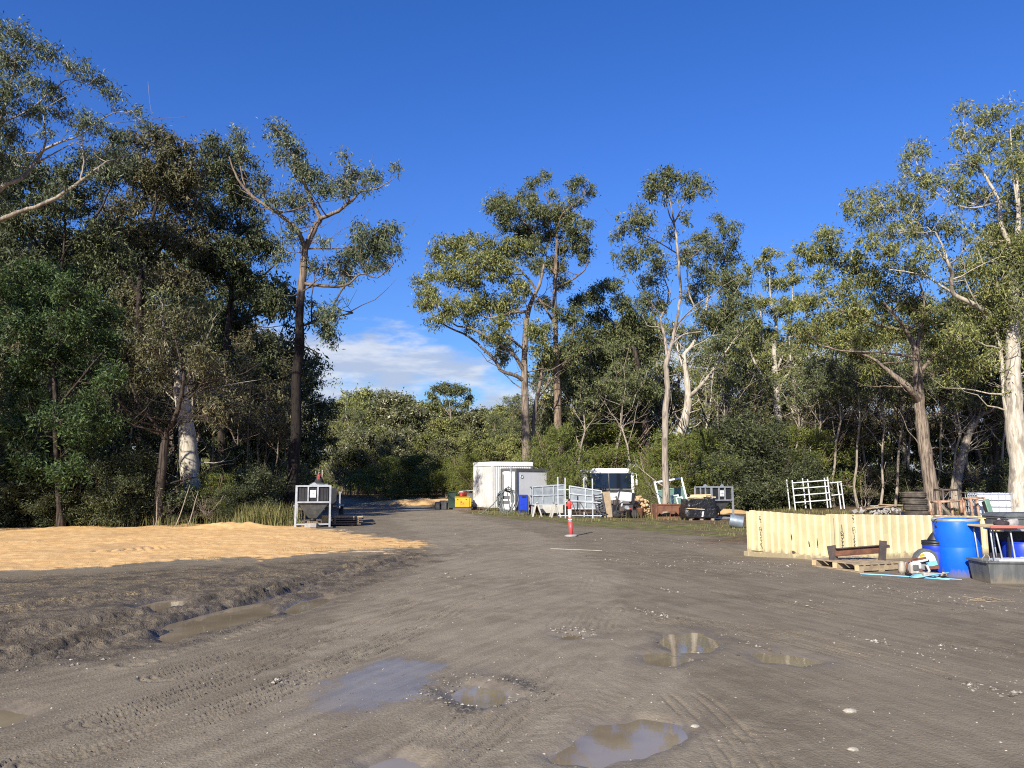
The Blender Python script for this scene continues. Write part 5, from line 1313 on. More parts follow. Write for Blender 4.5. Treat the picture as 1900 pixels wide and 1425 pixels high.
wall('end_wall', CW - 0.10, 0.72, 0.70, 0.10, 0.205, (CL - 0.06, CW - 0.05, 0), -math.pi / 2)
for a, b in (((0, 0, 0.04), (CL, 0, 0.04)), ((0, 0, 0.04), (0, CW, -0.06)), ((0, CW, 0.04), (CL, CW, 0.04)), ((CL, 0, 0.04), (CL, CW, 0.04))):
    MB().bar(a, b, 0.08, 0.13).build('rail', M['cream'], cont)
mb = MB().box((0.035, 0.02, 0.46), (0.11, 0.11, 0.93)); mb.build('corner_post', M['cream'], cont, bevel=0.01)
mb = MB().box((0.03, CW - 0.03, 0.42), (0.10, 0.10, 0.95)); mb.build('corner_post', M['cream'], cont, bevel=0.01)
for x, y, z in ((0.02, -0.005, 0.035), (0.02, CW, -0.06)):
    c = MB().box((x, y, z), (0.18, 0.17, 0.14)).build('corner_casting', M['cream'], cont, bevel=0.01)
    MB().box((x - 0.0, y - 0.085, z), (0.085, 0.012, 0.05)).build('casting_hole', M['black'], c)
MB().box((CL / 2, CW / 2, 0.05), (CL - 0.2, CW - 0.2, 0.08)).build('roof_sheet', M['cream'], cont)
# stencilled marks, upside down as the container lies
def stencil(chars, x, ztop, step, size, face, nm):
    for k, ch in enumerate(chars):
        if ch == ' ': continue
        z = ztop - k * step
        if face == 'side':
            m4 = Matrix.Translation((x, -0.024, z)) @ Matrix.Rotation(math.pi / 2, 4, 'X') @ Matrix.Rotation(math.pi, 4, 'Z')
        else:
            m4 = Matrix.Translation((-0.024, x, z)) @ Matrix.Rotation(-math.pi / 2, 4, 'Z') @ Matrix.Rotation(math.pi / 2, 4, 'X') @ Matrix.Rotation(math.pi, 4, 'Z')
        text_mesh(ch, size, M['ink'], nm, cont, m4)
# upside down: read from the ground upwards VSIU 2 and 22G1
stencil('1G22', 0.30, 0.68, 0.135, 0.125, 'side', 'size_mark')
stencil('2 UISV', 0.62, 0.86, 0.115, 0.125, 'side', 'owner_mark')
stencil('2 UISV', CW - 0.45, 0.77, 0.115, 0.125, 'end', 'owner_mark')
# scrapes of bare rust on the end wall
for (y, z, w_, h_) in ((1.05, 0.42, 0.035, 0.12), (1.0, 0.10, 0.09, 0.06), (0.55, 0.33, 0.025, 0.09), (0.32, 0.36, 0.018, 0.18)):
    a = [(-0.0235, y + w_ * (rs.random() - 0.5 + 0.5 * math.cos(t)), z + h_ * 0.5 * math.sin(t)) for t in np.linspace(0, 2 * math.pi, 9)[:-1]]
    MB().add(a, [tuple(range(8))]).build('scrape', M['steel_dark'], cont)
soil = MB()
gx, gy = np.meshgrid(np.linspace(0.12, CL - 0.12, 30), np.linspace(0.14, CW - 0.14, 12), indexing='ij')
gz = 0.30 + 0.10 * fbm(gx * 1.5, gy * 1.5, 3, 5)
sv = np.stack([gx, gy, gz], -1).reshape(-1, 3)
sf = [(i * 12 + j, (i + 1) * 12 + j, (i + 1) * 12 + j + 1, i * 12 + j + 1) for i in range(29) for j in range(11)]
soilm = surf('dug_soil', (0.12, 0.085, 0.05), (0.07, 0.05, 0.032), 0.95, 0, 3.0, bump=0.6)
o = np_mesh('soil_fill', sv, np.array(sf), soilm, smooth=True)
o.location = (cx, cy, 0); o.rotation_euler = (0, 0, PHI)
tag(o, 'brown soil lying inside the cut-down container', kind='stuff')

# ------------------------------------------------------------------ pallet and steel beam in front of it
pa = at(1595, 1063)
pal = thing('pallet', 'weathered timber pallet on the ground against the cream container', 'pallet', (pa[0], pa[1], pa[2]), R(22))
PW, PL, PH = 1.08, 1.12, 0.165
for k in range(3):
    y = 0.05 + k * (PL - 0.10) / 2
    x0 = 0
for k in range(3):
    x = [0.0, 0.5, 1.0][k]
    yy = 0.05 + x * (PL - 0.10)
    # stringers run along local x
    MB().box((PW / 2, yy, 0.075), (PW, 0.10 if k else 0.045, 0.105)).build('stringer', M['wood'], pal)
for k in range(7):
    xx = 0.05 + k * (PW - 0.10) / 6
    MB().box((xx, PL / 2, 0.14), (0.10, PL, 0.022), rot=(0, 0, rs.normal(0, 0.006))).build('deck_board', M['wood'], pal)
for k in range(3):
    xx = 0.05 + k * (PW - 0.10) / 2
    MB().box((xx, PL / 2, 0.012), (0.10, PL, 0.022)).build('base_board', M['wood'], pal)
for k in range(3):
    yy = 0.05 + k * (PL - 0.10) / 2
    MB().box((-0.004, yy, 0.075), (0.02, 0.085, 0.100)).build('stringer_end', M['wood_new'], pal)
M4p = Matrix.Translation((pa[0], pa[1], pa[2])) @ Matrix.Rotation(R(22), 4, 'Z')
bp_ = M4p @ Vector((0.10, 0.75, 0.152))
beam = thing('steel_beam', 'rusty steel channel beam with upright end plates lying across the pallet', 'steel beam', tuple(bp_), R(1))
mb = MB(); mb.box((0.50, 0, 0.165), (0.84, 0.012, 0.14), rot=(0, R(-4), 0)); mb.build('web', M['rust'], beam)
MB().box((0.50, -0.035, 0.232), (0.84, 0.07, 0.012), rot=(0, R(-4), 0)).build('flange', M['steel_dark'], beam)
MB().box((0.50, -0.035, 0.098), (0.84, 0.07, 0.012), rot=(0, R(-4), 0)).build('flange', M['rust'], beam)
MB().box((0.04, 0.01, 0.125), (0.16, 0.02, 0.26), rot=(0, R(-8), 0)).build('end_plate', M['steel_dark'], beam)
MB().box((0.92, -0.09, 0.17), (0.13, 0.022, 0.36), rot=(0, R(7), 0)).build('end_plate', M['steel_dark'], beam)
MB().box((1.02, 0.0, 0.24), (0.12, 0.10, 0.05), rot=(0, R(-4), 0)).build('lug', M['steel_dark'], beam)

# ------------------------------------------------------------------ drums, saw, tub, stand on the right
def drum(name, label, loc, r, h, mat, rimmat, hoops=(0.35, 0.68), lid=None):
    t = thing(name, label, 'drum', loc)
    prof = [(r * 0.93, 0.0), (r * 0.96, 0.015)]
    for q in hoops:
        prof += [(r * 0.985, h * q - 0.03), (r * 0.97, h * q - 0.008), (r * 0.97, h * q + 0.008), (r * 0.985, h * q + 0.03)]
    prof += [(r, h * 0.97), (r * 0.97, h)]
    prof += [(r * 0.93, h), (r * 0.92, h * 0.5), (r * 0.9, 0.03), (0.0, 0.03)]
    MB().lathe(prof, 48).build('body', mat, t)
    MB().lathe([(r * 1.0, h * 0.955), (r * 1.03, h * 0.965), (r * 1.03, h * 1.0), (r * 0.98, h * 1.012), (r * 0.94, h * 1.0)], 48, cap=False).build('rim', rimmat, t)
    return t
dl = at(1806, 1072)
DD = (dl[0], dl[1] + 0.36, dl[2] - 0.01)
d1 = drum('drum', 'big bright blue open-top plastic drum with boards laid across its mouth', DD, 0.36, 0.965, M['blue'], M['galv'], hoops=(0.52,))
d1.rotation_euler = (0, R(-1.6), 0)
MB().tube([(-0.365 + 0.02 * math.cos(a), -0.06, 0.88 + 0.045 * math.sin(a)) for a in np.linspace(0, 2 * math.pi, 13)[:-1]], 0.008, 6, closed=True).build('handle', M['black'], d1)
MB().box((-0.36, -0.10, 0.985), (0.22, 0.03, 0.008), rot=(0, R(-8), R(-20))).build('clamp_lever', M['galv'], d1)
for dx, dy, dz, l, wd, rz, mt, lb in ((0.10, 0.06, 0.985, 0.85, 0.13, -0.10, 'wood', 'grey weathered board lying over the mouth of the big blue drum'), (0.42, -0.20, 0.975, 0.42, 0.10, 0.25, 'wood_new', 'pale orange-brown board end poking from the big drum towards the red-edged stand')):
    o = MB().box((0, 0, 0), (l, wd, 0.018)).build('board', M[mt])
    o.location = (DD[0] + dx, DD[1] + dy, DD[2] + dz); o.rotation_euler = (0, R(1.5), rz)
    tag(o, lb, 'board')
sd_ = atD(1730, 13.5)
d2 = drum('drum', 'smaller blue drum half hidden between the concrete saw and the big drum', sd_, 0.20, 0.52, M['navy'], M['black'], hoops=(0.75,))
MB().lathe([(0.195, 0.525), (0.205, 0.53), (0.205, 0.565), (0.19, 0.572), (0.0, 0.572)], 32).build('lid', M['black'], d2)
MB().lathe([(0.11, 0.574), (0.108, 0.59), (0.05, 0.68), (0.022, 0.71), (0.014, 0.745), (0.006, 0.77), (0.0, 0.77)], 20).build('spout_cone', M['black'], d2)
MB().tube([(0.20 + 0.03 * math.cos(a), -0.07, 0.44 + 0.035 * math.sin(a)) for a in np.linspace(0, 2 * math.pi, 11)[:-1]], 0.008, 6, closed=True).build('handle', M['black'], d2)
o = MB().box((0, 0, 0.21), (0.11, 0.012, 0.42)).build('panel', M['sky_blue'])
o.location = (sd_[0] + 0.17, sd_[1] - 0.27, sd_[2]); o.rotation_euler = (R(4), R(-9), 0.1)
tag(o, 'thin pale blue plastic panel leaning beside the round saw guard', 'panel')

sw = at(1722, 1071)
saw = thing('concrete_saw', 'dirty white hand-held concrete cutting saw with big round blade guard', 'power saw', (sw[0], sw[1], sw[2]), R(4))
q = (0.07, 0.16, 0.25)
# blade guard: a thick cover over most of the disc
def arc_cover(r0, r1, y0, y1, a0, a1, n_=26):
    vs, fs = [], []
    for i in range(n_ + 1):
        a = a0 + (a1 - a0) * i / n_
        for (r_, y_) in ((r0, y0), (r1, y0), (r1, y1), (r0, y1)):
            vs.append((q[0] + r_ * math.cos(a), y_ + q[1], q[2] + r_ * math.sin(a)))
    for i in range(n_):
        for k in range(4):
            l = (k + 1) % 4
            fs.append((i * 4 + k, i * 4 + l, (i + 1) * 4 + l, (i + 1) * 4 + k))
    fs += [(3, 2, 1, 0), tuple(n_ * 4 + k for k in range(4))]
    return vs, fs
v_, f_ = arc_cover(0.165, 0.205, -0.05, 0.05, R(-48), R(172)); MB().add(v_, f_, False).build('guard_rim', M['grey_plastic'], saw)
v_, f_ = arc_cover(0.01, 0.166, -0.035, -0.02, R(-48), R(172)); MB().add(v_, f_, False).build('guard_face', M['white'], saw)
MB().lathe([(0.15, -0.004), (0.15, 0.004)], 36, c=q, axis='Y').build('blade', M['galv'], saw)
MB().lathe([(0.035, -0.06), (0.035, 0.0)], 16, c=q, axis='Y').build('hub', M['black'], saw)
MB().box((-0.005, q[1] - 0.045, 0.345), (0.085, 0.008, 0.045), rot=(0, R(-16), 0)).build('sticker', M['yellow'], saw)
MB().bar((-0.20, 0.10, 0.255), (0.06, 0.10, 0.30), 0.05, 0.075).build('arm', M['white'], saw)
MB().bar((-0.20, 0.068, 0.275), (0.03, 0.068, 0.315), 0.012, 0.03).build('drive_belt_cover', M['rust'], saw)
mb = MB().box((-0.17, 0.12, 0.14), (0.20, 0.22, 0.20)); mb.build('motor_body', M['white'], saw, bevel=0.03)
MB().box((-0.20, 0.0, 0.16), (0.10, 0.03, 0.09)).build('air_filter', M['grey_plastic'], saw, bevel=0.01)
MB().box((-0.12, -0.005, 0.12), (0.045, 0.02, 0.05)).build('choke', M['rust'], saw)
for k in range(4): MB().box((-0.03, 0.005, 0.065 + 0.035 * k), (0.02, 0.02, 0.014)).build('cooling_fin', M['black'], saw)
MB().tube([(-0.30, 0.06, 0.07), (-0.33, 0.05, 0.16), (-0.31, 0.05, 0.25), (-0.22, 0.06, 0.29), (-0.12, 0.07, 0.30)], 0.016, 8).build('front_handle', M['rust'], saw)
MB().tube([(0.0, 0.02, 0.03), (0.03, 0.0, 0.11), (0.0, 0.02, 0.20)], 0.022, 8).build('rear_handle', M['white'], saw)
MB().box((0.13, 0.08, 0.155), (0.19, 0.10, 0.05), rot=(0, R(-3), 0)).build('handle_grip', M['rust'], saw)
MB().box((0.12, 0.06, 0.215), (0.16, 0.05, 0.07), rot=(0, R(-12), 0)).build('label_plate', M['sky_blue'], saw)
MB().box((0.06, 0.02, 0.05), (0.32, 0.22, 0.055), rot=(0, R(3), R(-6))).build('base_shoe', M['white'], saw, bevel=0.015)
MB().box((0.21, 0.0, 0.06), (0.16, 0.06, 0.025), rot=(0, R(10), R(-14))).build('bracket', M['steel_dark'], saw)
MB().box((0.30, 0.02, 0.05), (0.06, 0.05, 0.05), rot=(0.3, 0.2, 0.5)).build('loose_fitting', M['wood_new'], saw)
hs_ = []
for loop in range(3):
    for a in np.linspace(0, 2 * math.pi, 22, endpoint=False):
        r_ = 0.17 + 0.02 * loop
        hs_.append((sw[0] - 0.10 + 0.05 * loop + (r_ + 0.08) * math.cos(a + loop), sw[1] - 0.10 + 0.6 * r_ * math.sin(a + loop), sw[2] + 0.02 + 0.05 * max(0, math.sin(a * 1 + 2.2 + loop)) + 0.012 * loop))
hs_ += [(sw[0] + 0.10, sw[1] - 0.24, sw[2] + 0.012), (sw[0] + 0.34, sw[1] - 0.38, sw[2] + 0.01)]
o = MB().tube(hs_, 0.0085, 6).build('hose', M['sky_blue']); tag(o, 'thin pale blue hose coiled on the ground around the concrete saw', 'hose')
a, b = at(1596, 1066), at(1760, 1076)
pts = [tuple(np.array(a) + (np.array(b) - np.array(a)) * t + np.array((0, 0.04 * math.sin(4 * t), 0.014))) for t in np.linspace(0, 1, 9)]
pts = [(x, y, float(ground_z(x, y)[0]) + 0.012) for x, y, z in pts]
o = MB().tube(pts, 0.011, 6).build('pipe', M['sky_blue']); tag(o, 'long straight pale blue pipe on the ground in front of the pallet', 'pipe')
o = MB().lathe([(0.055, 0), (0.06, 0.05), (0.05, 0.16), (0.03, 0.2)], 14).build('plastic_bottle', M['strip']); o.location = at(1674, 1063); tag(o, 'small cloudy plastic bottle at the right end of the pallet', 'bottle')

# stand with red-edged board
stb = atD(1838, 12.75)
st = thing('stand', 'tubular steel stand with a red-edged board top between drum and tub', 'stand', stb, 0.02)
for k, (x0, x1, y) in enumerate(((-0.12, -0.17, -0.22), (0.045, -0.07, -0.20), (0.225, 0.155, -0.22), (0.20, 0.15, 0.22), (-0.10, -0.16, 0.22))):
    MB().tube([(x0, y, 0.0), ((x0 + x1) / 2, y, 0.45), (x1, y, 0.80), (x1 + 0.03, y + 0.03, 0.84)], 0.013, 8).build('leg', M['galv'], st)
MB().tube([(-0.17, -0.22, 0.82), (0.155, -0.22, 0.82)], 0.012, 8).build('cross_tube', M['galv'], st)
mb = MB().box((0.03, -0.05, 0.865), (0.56, 0.62, 0.03)); mb.build('board_top', M['wood_new'], st, bevel=0.004)
MB().box((0.03, -0.362, 0.862), (0.565, 0.012, 0.034)).build('edge_strip', M['pale_red'], st)
def rag(name, label, loc, rad, mat, hgt, seed):
    r_ = np.random.default_rng(seed)
    bm = bmesh.new(); bmesh.ops.create_icosphere(bm, subdivisions=3, radius=1)
    vs = np.array([v.co for v in bm.verts]); fs = [[x.index for x in f.verts] for f in bm.faces]; bm.free()
    nn = fbm(vs[:, 0] * 2 + seed, vs[:, 1] * 2 + vs[:, 2] * 1.3, 4, seed)
    vs = vs * (1 + 0.35 * nn)[:, None] * np.array((rad[0], rad[1], hgt))
    vs[:, 2] = np.maximum(vs[:, 2], -hgt * 0.25) + hgt * 0.25
    o = MB().add(vs, fs, True).build(name, mat); o.location = loc
    return tag(o, label, 'cloth')
rag('rag', 'dark crumpled rag lying on the red-edged board', (stb[0] + 0.08, stb[1] - 0.12, stb[2] + 0.88), (0.12, 0.10), M['cloth_dark'], 0.07, 3)
rag('rag', 'grey crumpled bag on the red-edged board against the grey crate', (stb[0] + 0.27, stb[1] - 0.02, stb[2] + 0.88), (0.16, 0.13), M['cloth'], 0.14, 5)
# tub
tb = at(1836, 1083)
TW, TDp, TH = 1.25, 0.62, 0.34
def tub(t, W_, D_, H_, mat, rimw=0.05, taper=0.04):
    mb = MB()
    o_ = [(taper, taper, 0), (W_ - taper, taper, 0), (W_ - taper, D_ - taper, 0), (taper, D_ - taper, 0)]
    r_ = [(0, 0, H_), (W_, 0, H_), (W_, D_, H_), (0, D_, H_)]
    i_ = [(0.03, 0.03, H_), (W_ - 0.03, 0.03, H_), (W_ - 0.03, D_ - 0.03, H_), (0.03, D_ - 0.03, H_)]
    ib = [(taper + .03, taper + .03, 0.03), (W_ - taper - .03, taper + .03, 0.03), (W_ - taper - .03, D_ - taper - .03, 0.03), (taper + .03, D_ - taper - .03, 0.03)]
    mb.add(o_ + r_ + i_ + ib, [(3, 2, 1, 0)] + [(k, (k + 1) % 4, 4 + (k + 1) % 4, 4 + k) for k in range(4)] + [(4 + k, 4 + (k + 1) % 4, 8 + (k + 1) % 4, 8 + k) for k in range(4)] + [(8 + k, 8 + (k + 1) % 4, 12 + (k + 1) % 4, 12 + k) for k in range(4)] + [(12, 13, 14, 15)])
    mb.build('body', mat, t)
    for a_, b_ in ((r_[0], r_[1]), (r_[1], r_[2]), (r_[2], r_[3]), (r_[3], r_[0])):
        MB().bar((a_[0], a_[1], H_ - 0.012), (b_[0], b_[1], H_ - 0.012), rimw, 0.028).build('rim', mat, t)
tu = thing('tub', 'shallow black plastic trough-like tub on the ground at the right edge', 'tub', tb, R(-4))
tub(tu, TW, TDp, TH, M['grey_plastic'])
o = MB().box((0, 0, 0), (0.55, 0.30, 0.035)).build('plastic_sheet', M['white_clean']); o.location = (tb[0] + 0.55, tb[1] + 0.25, tb[2] + TH + 0.004); o.rotation_euler = (0, R(-2), R(-6)); tag(o, 'white plastic sheet lying across the black tub', 'sheet')
d3 = atD(1888, 12.9)
dd3 = drum('drum', 'dark blue drum in shade behind the black tub, cut by the right edge', (d3[0] + 0.05, d3[1], d3[2]), 0.31, 0.60, M['navy'], M['navy'], hoops=(0.5,))
MB().box((-0.20, -0.25, 0.33), (0.045, 0.03, 0.09)).build('tag', M['white_clean'], dd3)
# coil of pale cable in the tub
o = MB().tube([(0.055 * math.cos(t) + 0.01 * math.sin(3 * t), 0.02 * math.sin(2 * t), 0.07 + 0.06 * math.sin(t)) for t in np.linspace(0, 6 * math.pi, 50)], 0.006, 5).build('cable', M['strip'])
o.location = (tb[0] + 0.06, tb[1] + 0.14, tb[2] + TH - 0.03); tag(o, 'loop of pale cable at the left end of the black tub', 'cable')
# grey crate on a shelf above
cr = atD(1868, 12.6)
shf = thing('bench', 'low dark steel bench behind the tub carrying the grey crate', 'bench', (cr[0], cr[1], cr[2]), 0)
MB().box((0.45, 0.30, 0.80), (0.98, 0.60, 0.03)).build('top', M['galv'], shf)
for x in (0.03, 0.90):
    for y in (0.05, 0.56): MB().bar((x, y, 0), (x, y, 0.785), 0.035).build('leg', M['black'], shf)
MB().box((0.45, 0.57, 0.40), (0.86, 0.02, 0.70)).build('back_panel', M['black'], shf)
MB().box((0.45, 0.30, 0.30), (0.90, 0.5, 0.02)).build('shelf', M['steel_dark'], shf)
gcr = thing('crate', 'scuffed grey plastic crate with overhanging lid on top of the bench at the right edge', 'crate', (cr[0] - 0.02, cr[1] + 0.02, cr[2] + 0.817), R(3))
tub(gcr, 0.95, 0.55, 0.19, M['grey_plastic'], 0.03, 0.03)
mb = MB().box((0.475, 0.275, 0.225), (1.03, 0.63, 0.06), taper=0.82); mb.build('lid', M['grey_plastic'], gcr, bevel=0.01)
for k in range(5): MB().box((0.62 + 0.07 * k, 0.30, 0.32), (0.02, 0.02, 0.13)).build('slat', M['galv'], gcr)
MB().box((0.76, 0.30, 0.39), (0.34, 0.025, 0.02)).build('slat_rail', M['galv'], gcr)

# ------------------------------------------------------------------ bollard and strip
b0 = at(1060, 995)
bo = thing('bollard', 'red and white plastic bollard on a flat grey base in the middle of the yard', 'bollard', b0, 0.05, rot=(0, R(-3.0), 0.05))
mb = MB().lathe([(0.20, 0.0), (0.20, 0.03), (0.16, 0.05), (0.07, 0.06)], 6); mb.build('base', M['concrete'], bo)
MB().lathe([(0.060, 0.058), (0.056, 0.43)], 24).build('lower_sleeve', M['bollard_red'], bo)
MB().lathe([(0.0575, 0.43), (0.0575, 0.50)], 24).build('reflective_band', M['white_clean'], bo)
MB().lathe([(0.0585, 0.445), (0.0585, 0.47)], 24, cap=False).build('print', M['galv_sheet'], bo)
MB().lathe([(0.0552, 0.50), (0.0552, 0.52)], 24).build('red_ring', M['bollard_red'], bo)
MB().lathe([(0.056, 0.52), (0.056, 0.78)], 24).build('reflective_band', M['white_clean'], bo)
MB().lathe([(0.054, 0.78), (0.053, 0.90), (0.064, 0.92), (0.060, 1.0), (0.05, 1.02)], 24).build('upper_sleeve', M['bollard_red'], bo)
MB().lathe([(0.035, 1.02), (0.035, 1.06), (0.022, 1.085), (0.0, 1.09)], 16).build('cap', M['black'], bo)
for s_ in (-1, 1): MB().box((s_ * 0.072, 0, 0.90), (0.02, 0.05, 0.06)).build('lug', M['bollard_red'], bo)
a, b = at(1022, 1018), at(1118, 1022)
o = MB().bar((a[0], a[1], a[2] + 0.006), (b[0], b[1], b[2] + 0.006), 0.035, 0.010).build('plastic_strip', M['strip']); tag(o, 'long flat white strip lying on the gravel beyond the bollard', 'strip')

# ------------------------------------------------------------------ hoppers
def hopper(loc, rz, Wd, Hh, label, plate=True):
    t = thing('hopper', label, 'hopper', loc, rz, 'galvanised frame hoppers')
    p = Wd / 2
    for sx in (-1, 1):
        for sy in (-1, 1):
            MB().bar((sx * p, sy * p, 0), (sx * p * 0.985, sy * p * 0.985, Hh), 0.065).build('post', M['galv'], t)
    for z in (0.10, 0.60 * Hh, 0.985 * Hh):
        for (a_, b_) in (((-p, -p), (p, -p)), ((p, -p), (p, p)), ((p, p), (-p, p)), ((-p, p), (-p, -p))):
            if z < 0.2 and a_ == (p, p): continue
            d_ = np.array(b_) - np.array(a_); u_ = d_ / np.linalg.norm(d_)
            e0 = np.array(a_) + u_ * 0.033; e1 = np.array(b_) - u_ * 0.033
            MB().bar((e0[0], e0[1], z), (e1[0], e1[1], z), 0.05).build('rail', M['galv'], t)
    for sx in (-0.30, 0.26):
        for y in (-p, p): MB().bar((sx * p, y, 0.60 * Hh + 0.025), (sx * p, y, 0.985 * Hh - 0.025), 0.045).build('mullion', M['galv'], t)
    for sy in (-0.30, 0.30):
        for x in (-p, p): MB().bar((x, sy * p, 0.60 * Hh + 0.025), (x, sy * p, 0.985 * Hh - 0.025), 0.045).build('mullion', M['galv'], t)
    q_ = p - 0.045
    mb = MB(); mb.box((0, 0, 0.79 * Hh), (2 * q_, 2 * q_, 0.36 * Hh)); mb.build('tank', M['black'], t, bevel=0.03)
    for k in range(9):
        x = -q_ + 0.1 + k * (2 * q_ - 0.2) / 8
        MB().box((x, -q_ - 0.006, 0.79 * Hh), (0.03, 0.018, 0.33 * Hh)).build('rib', M['black'], t)
    c1 = MB(); lv = [(q_, 0.605 * Hh), (q_ * 0.97, 0.56 * Hh), (q_ * 0.72, 0.42 * Hh), (q_ * 0.48, 0.30 * Hh), (q_ * 0.30, 0.22 * Hh), (0.12, 0.19 * Hh)]
    vs = [(sx * r_, sy * r_, z) for r_, z in lv for sx, sy in ((-1, -1), (1, -1), (1, 1), (-1, 1))]
    c1.add(vs, [(i * 4 + k, i * 4 + (k + 1) % 4, (i + 1) * 4 + (k + 1) % 4, (i + 1) * 4 + k) for i in range(len(lv) - 1) for k in range(4)] + [tuple(range(20, 24))])
    c1.build('cone', M['grey_plastic'], t, bevel=0.02)
    MB().lathe([(0.11, 0.13 * Hh), (0.11, 0.205 * Hh)], 16).build('outlet', M['black'], t)
    for sx in (-1, 1): MB().bar((sx * p * 0.5, 0, 0.10), (sx * p * 0.5, 0, 0.42 * Hh), 0.04).build('strut', M['steel_dark'], t)
    MB().bar((-p * 0.5, 0, 0.10), (p * 0.5, 0, 0.10), 0.04).build('strut', M['steel_dark'], t)
    if plate:
        s = MB().box((-0.02 * p, -p - 0.005, 0.80 * Hh), (0.20, 0.012, 0.25)).build('sign_plate', M['white_clean'], t)
        MB().box((-0.02 * p, -p - 0.0135, 0.80 * Hh), (0.012, 0.004, 0.22)).build('print', M['ink'], s)
        MB().box((-0.02 * p, -p - 0.0135, 0.80 * Hh), (0.17, 0.004, 0.010)).build('print', M['ink'], s)
    for x in (-p * 0.0,):
        for y in (-p, p):
            MB().add([(x - .13, y - .01, Hh), (x + .13, y - .01, Hh), (x + .02, y - .01, Hh + .10), (x - .02, y - .01, Hh + .10), (x - .13, y + .01, Hh), (x + .13, y + .01, Hh), (x + .02, y + .01, Hh + .10), (x - .02, y + .01, Hh + .10)], [(0, 1, 2, 3), (7, 6, 5, 4), (0, 4, 5, 1), (1, 5, 6, 2), (2, 6, 7, 3), (3, 7, 4, 0)]).build('lifting_lug', M['galv'], t)
    return t
h1 = at(580, 979)
hp1 = hopper((h1[0] - 0.14, h1[1] + 0.56, h1[2]), R(13), 1.15, 1.42, 'galvanised frame with black hopper and white sign plate standing at the sand edge')
h2 = atD(1331, 33)
hp2 = hopper((h2[0], h2[1] + 0.5, h2[2] - 0.05), R(24), 1.12, 1.42, 'galvanised frame with black hopper standing beyond the black wrapped stack')
# the concrete block and oddments under and behind the left hopper
o = MB().box((0, 0, 0.07), (0.40, 0.25, 0.14)).build('concrete_block', M['concrete'], bevel=0.01); o.location = (h1[0] - 0.02, h1[1] - 0.12, h1[2]); o.rotation_euler = (0, 0, 0.05); tag(o, 'pale concrete block lying under the front rail of the sand-edge hopper', 'block')
tr = thing('trailer', 'low grey trailer parked behind the sand-edge hopper', 'trailer', (h1[0] - 0.42, h1[1] + 2.4, h1[2]), R(13))
MB().box((0.0, 0.9, 0.55), (1.5, 2.2, 0.10)).build('deck', M['steel_dark'], tr)
MB().box((0.78, 0.9, 0.86), (0.04, 2.2, 0.62)).build('side_panel', M['galv'], tr)
MB().box((-0.78, 0.9, 0.70), (0.04, 2.2, 0.30)).build('side_panel', M['galv'], tr)
MB().box((0.0, -0.22, 0.95), (1.3, 0.05, 0.72)).build('head_board', M['black'], tr)
MB().box((0.0, 0.4, 1.42), (0.7, 0.5, 0.10)).build('top_box', M['galv_sheet'], tr, bevel=0.03)
MB().box((0.0, 0.4, 1.0), (0.6, 0.45, 0.76)).build('tool_box', M['black'], tr)
for s_ in (-1, 1):
    wh = MB().lathe([(0.18, -0.09), (0.27, -0.09), (0.30, -0.04), (0.30, 0.04), (0.27, 0.09), (0.18, 0.09)], 28, c=(s_ * 0.85, 1.2, 0.30), axis='X').build('wheel', M['black_matt'], tr)
    MB().lathe([(0.03, -0.06), (0.17, -0.05), (0.17, 0.05), (0.03, 0.06)], 20, c=(s_ * 0.85, 1.2, 0.30), axis='X').build('rim', M['galv'], wh)
    MB().bar((s_ * 0.85, 0.75, 0.63), (s_ * 0.85, 1.65, 0.63), 0.2, 0.03).build('mudguard', M['galv'], tr)
cn = thing('traffic_cone', 'dark red cone-shaped cap standing above the sand-edge hopper on the trailer box', 'cone', (h1[0] - 0.52, h1[1] + 2.79, h1[2] + 1.47))
MB().box((0, 0, 0.02), (0.46, 0.46, 0.04)).build('base', M['black'], cn)
MB().lathe([(0.20, 0.04), (0.09, 0.26), (0.085, 0.27)], 16).build('skirt', M['black_matt'], cn)
MB().lathe([(0.085, 0.05), (0.10, 0.20), (0.085, 0.32), (0.07, 0.36), (0.06, 0.36)], 16).build('body', M['dark_red'], cn)
MB().box((0, -0.10, 0.20), (0.10, 0.06, 0.22)).build('front_strip', M['dark_red'], cn)
ps = thing('timber_stack', 'low dark stack of timber boards in shade to the right of the sand-edge hopper', 'timber', (h1[0] + 0.75, h1[1] + 2.0, h1[2]), R(10))
for k in range(4):
    for j in range(3):
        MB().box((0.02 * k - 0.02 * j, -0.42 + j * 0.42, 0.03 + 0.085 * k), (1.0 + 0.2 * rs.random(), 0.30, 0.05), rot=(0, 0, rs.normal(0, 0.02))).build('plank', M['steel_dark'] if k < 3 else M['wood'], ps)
    for j in range(2):
        if k < 3: MB().box((-0.4 + 0.8 * j, 0, 0.072 + 0.085 * k), (0.07, 1.1, 0.034)).build('spacer', M['wood'], ps)
o = MB().box((0, 0, 0.17), (0.30, 0.30, 0.34)).build('box', M['wood_new'], bevel=0.01); o.location = (h1[0] + 0.08, h1[1] + 1.55, h1[2]); tag(o, 'small tan wooden box seen between the legs of the sand-edge hopper', 'box')
for k, (dx, dy, rz) in enumerate(((-0.55, 1.5, 0.2), (-0.75, 1.75, -0.1), (-0.1, 1.6, 0.5))):
    o = MB().box((0, 0, 0.06), (0.8, 0.14, 0.12)).build('timber_offcut', M['rust'] if k == 1 else M['wood']); o.location = (h1[0] + dx, h1[1] + dy, h1[2]); o.rotation_euler = (0, 0, rz)
    tag(o, ('weathered timber offcut left of the sand-edge hopper', 'reddish timber offcut farthest left behind the sand-edge hopper', 'timber offcut lying behind the concrete block')[k], 'timber')

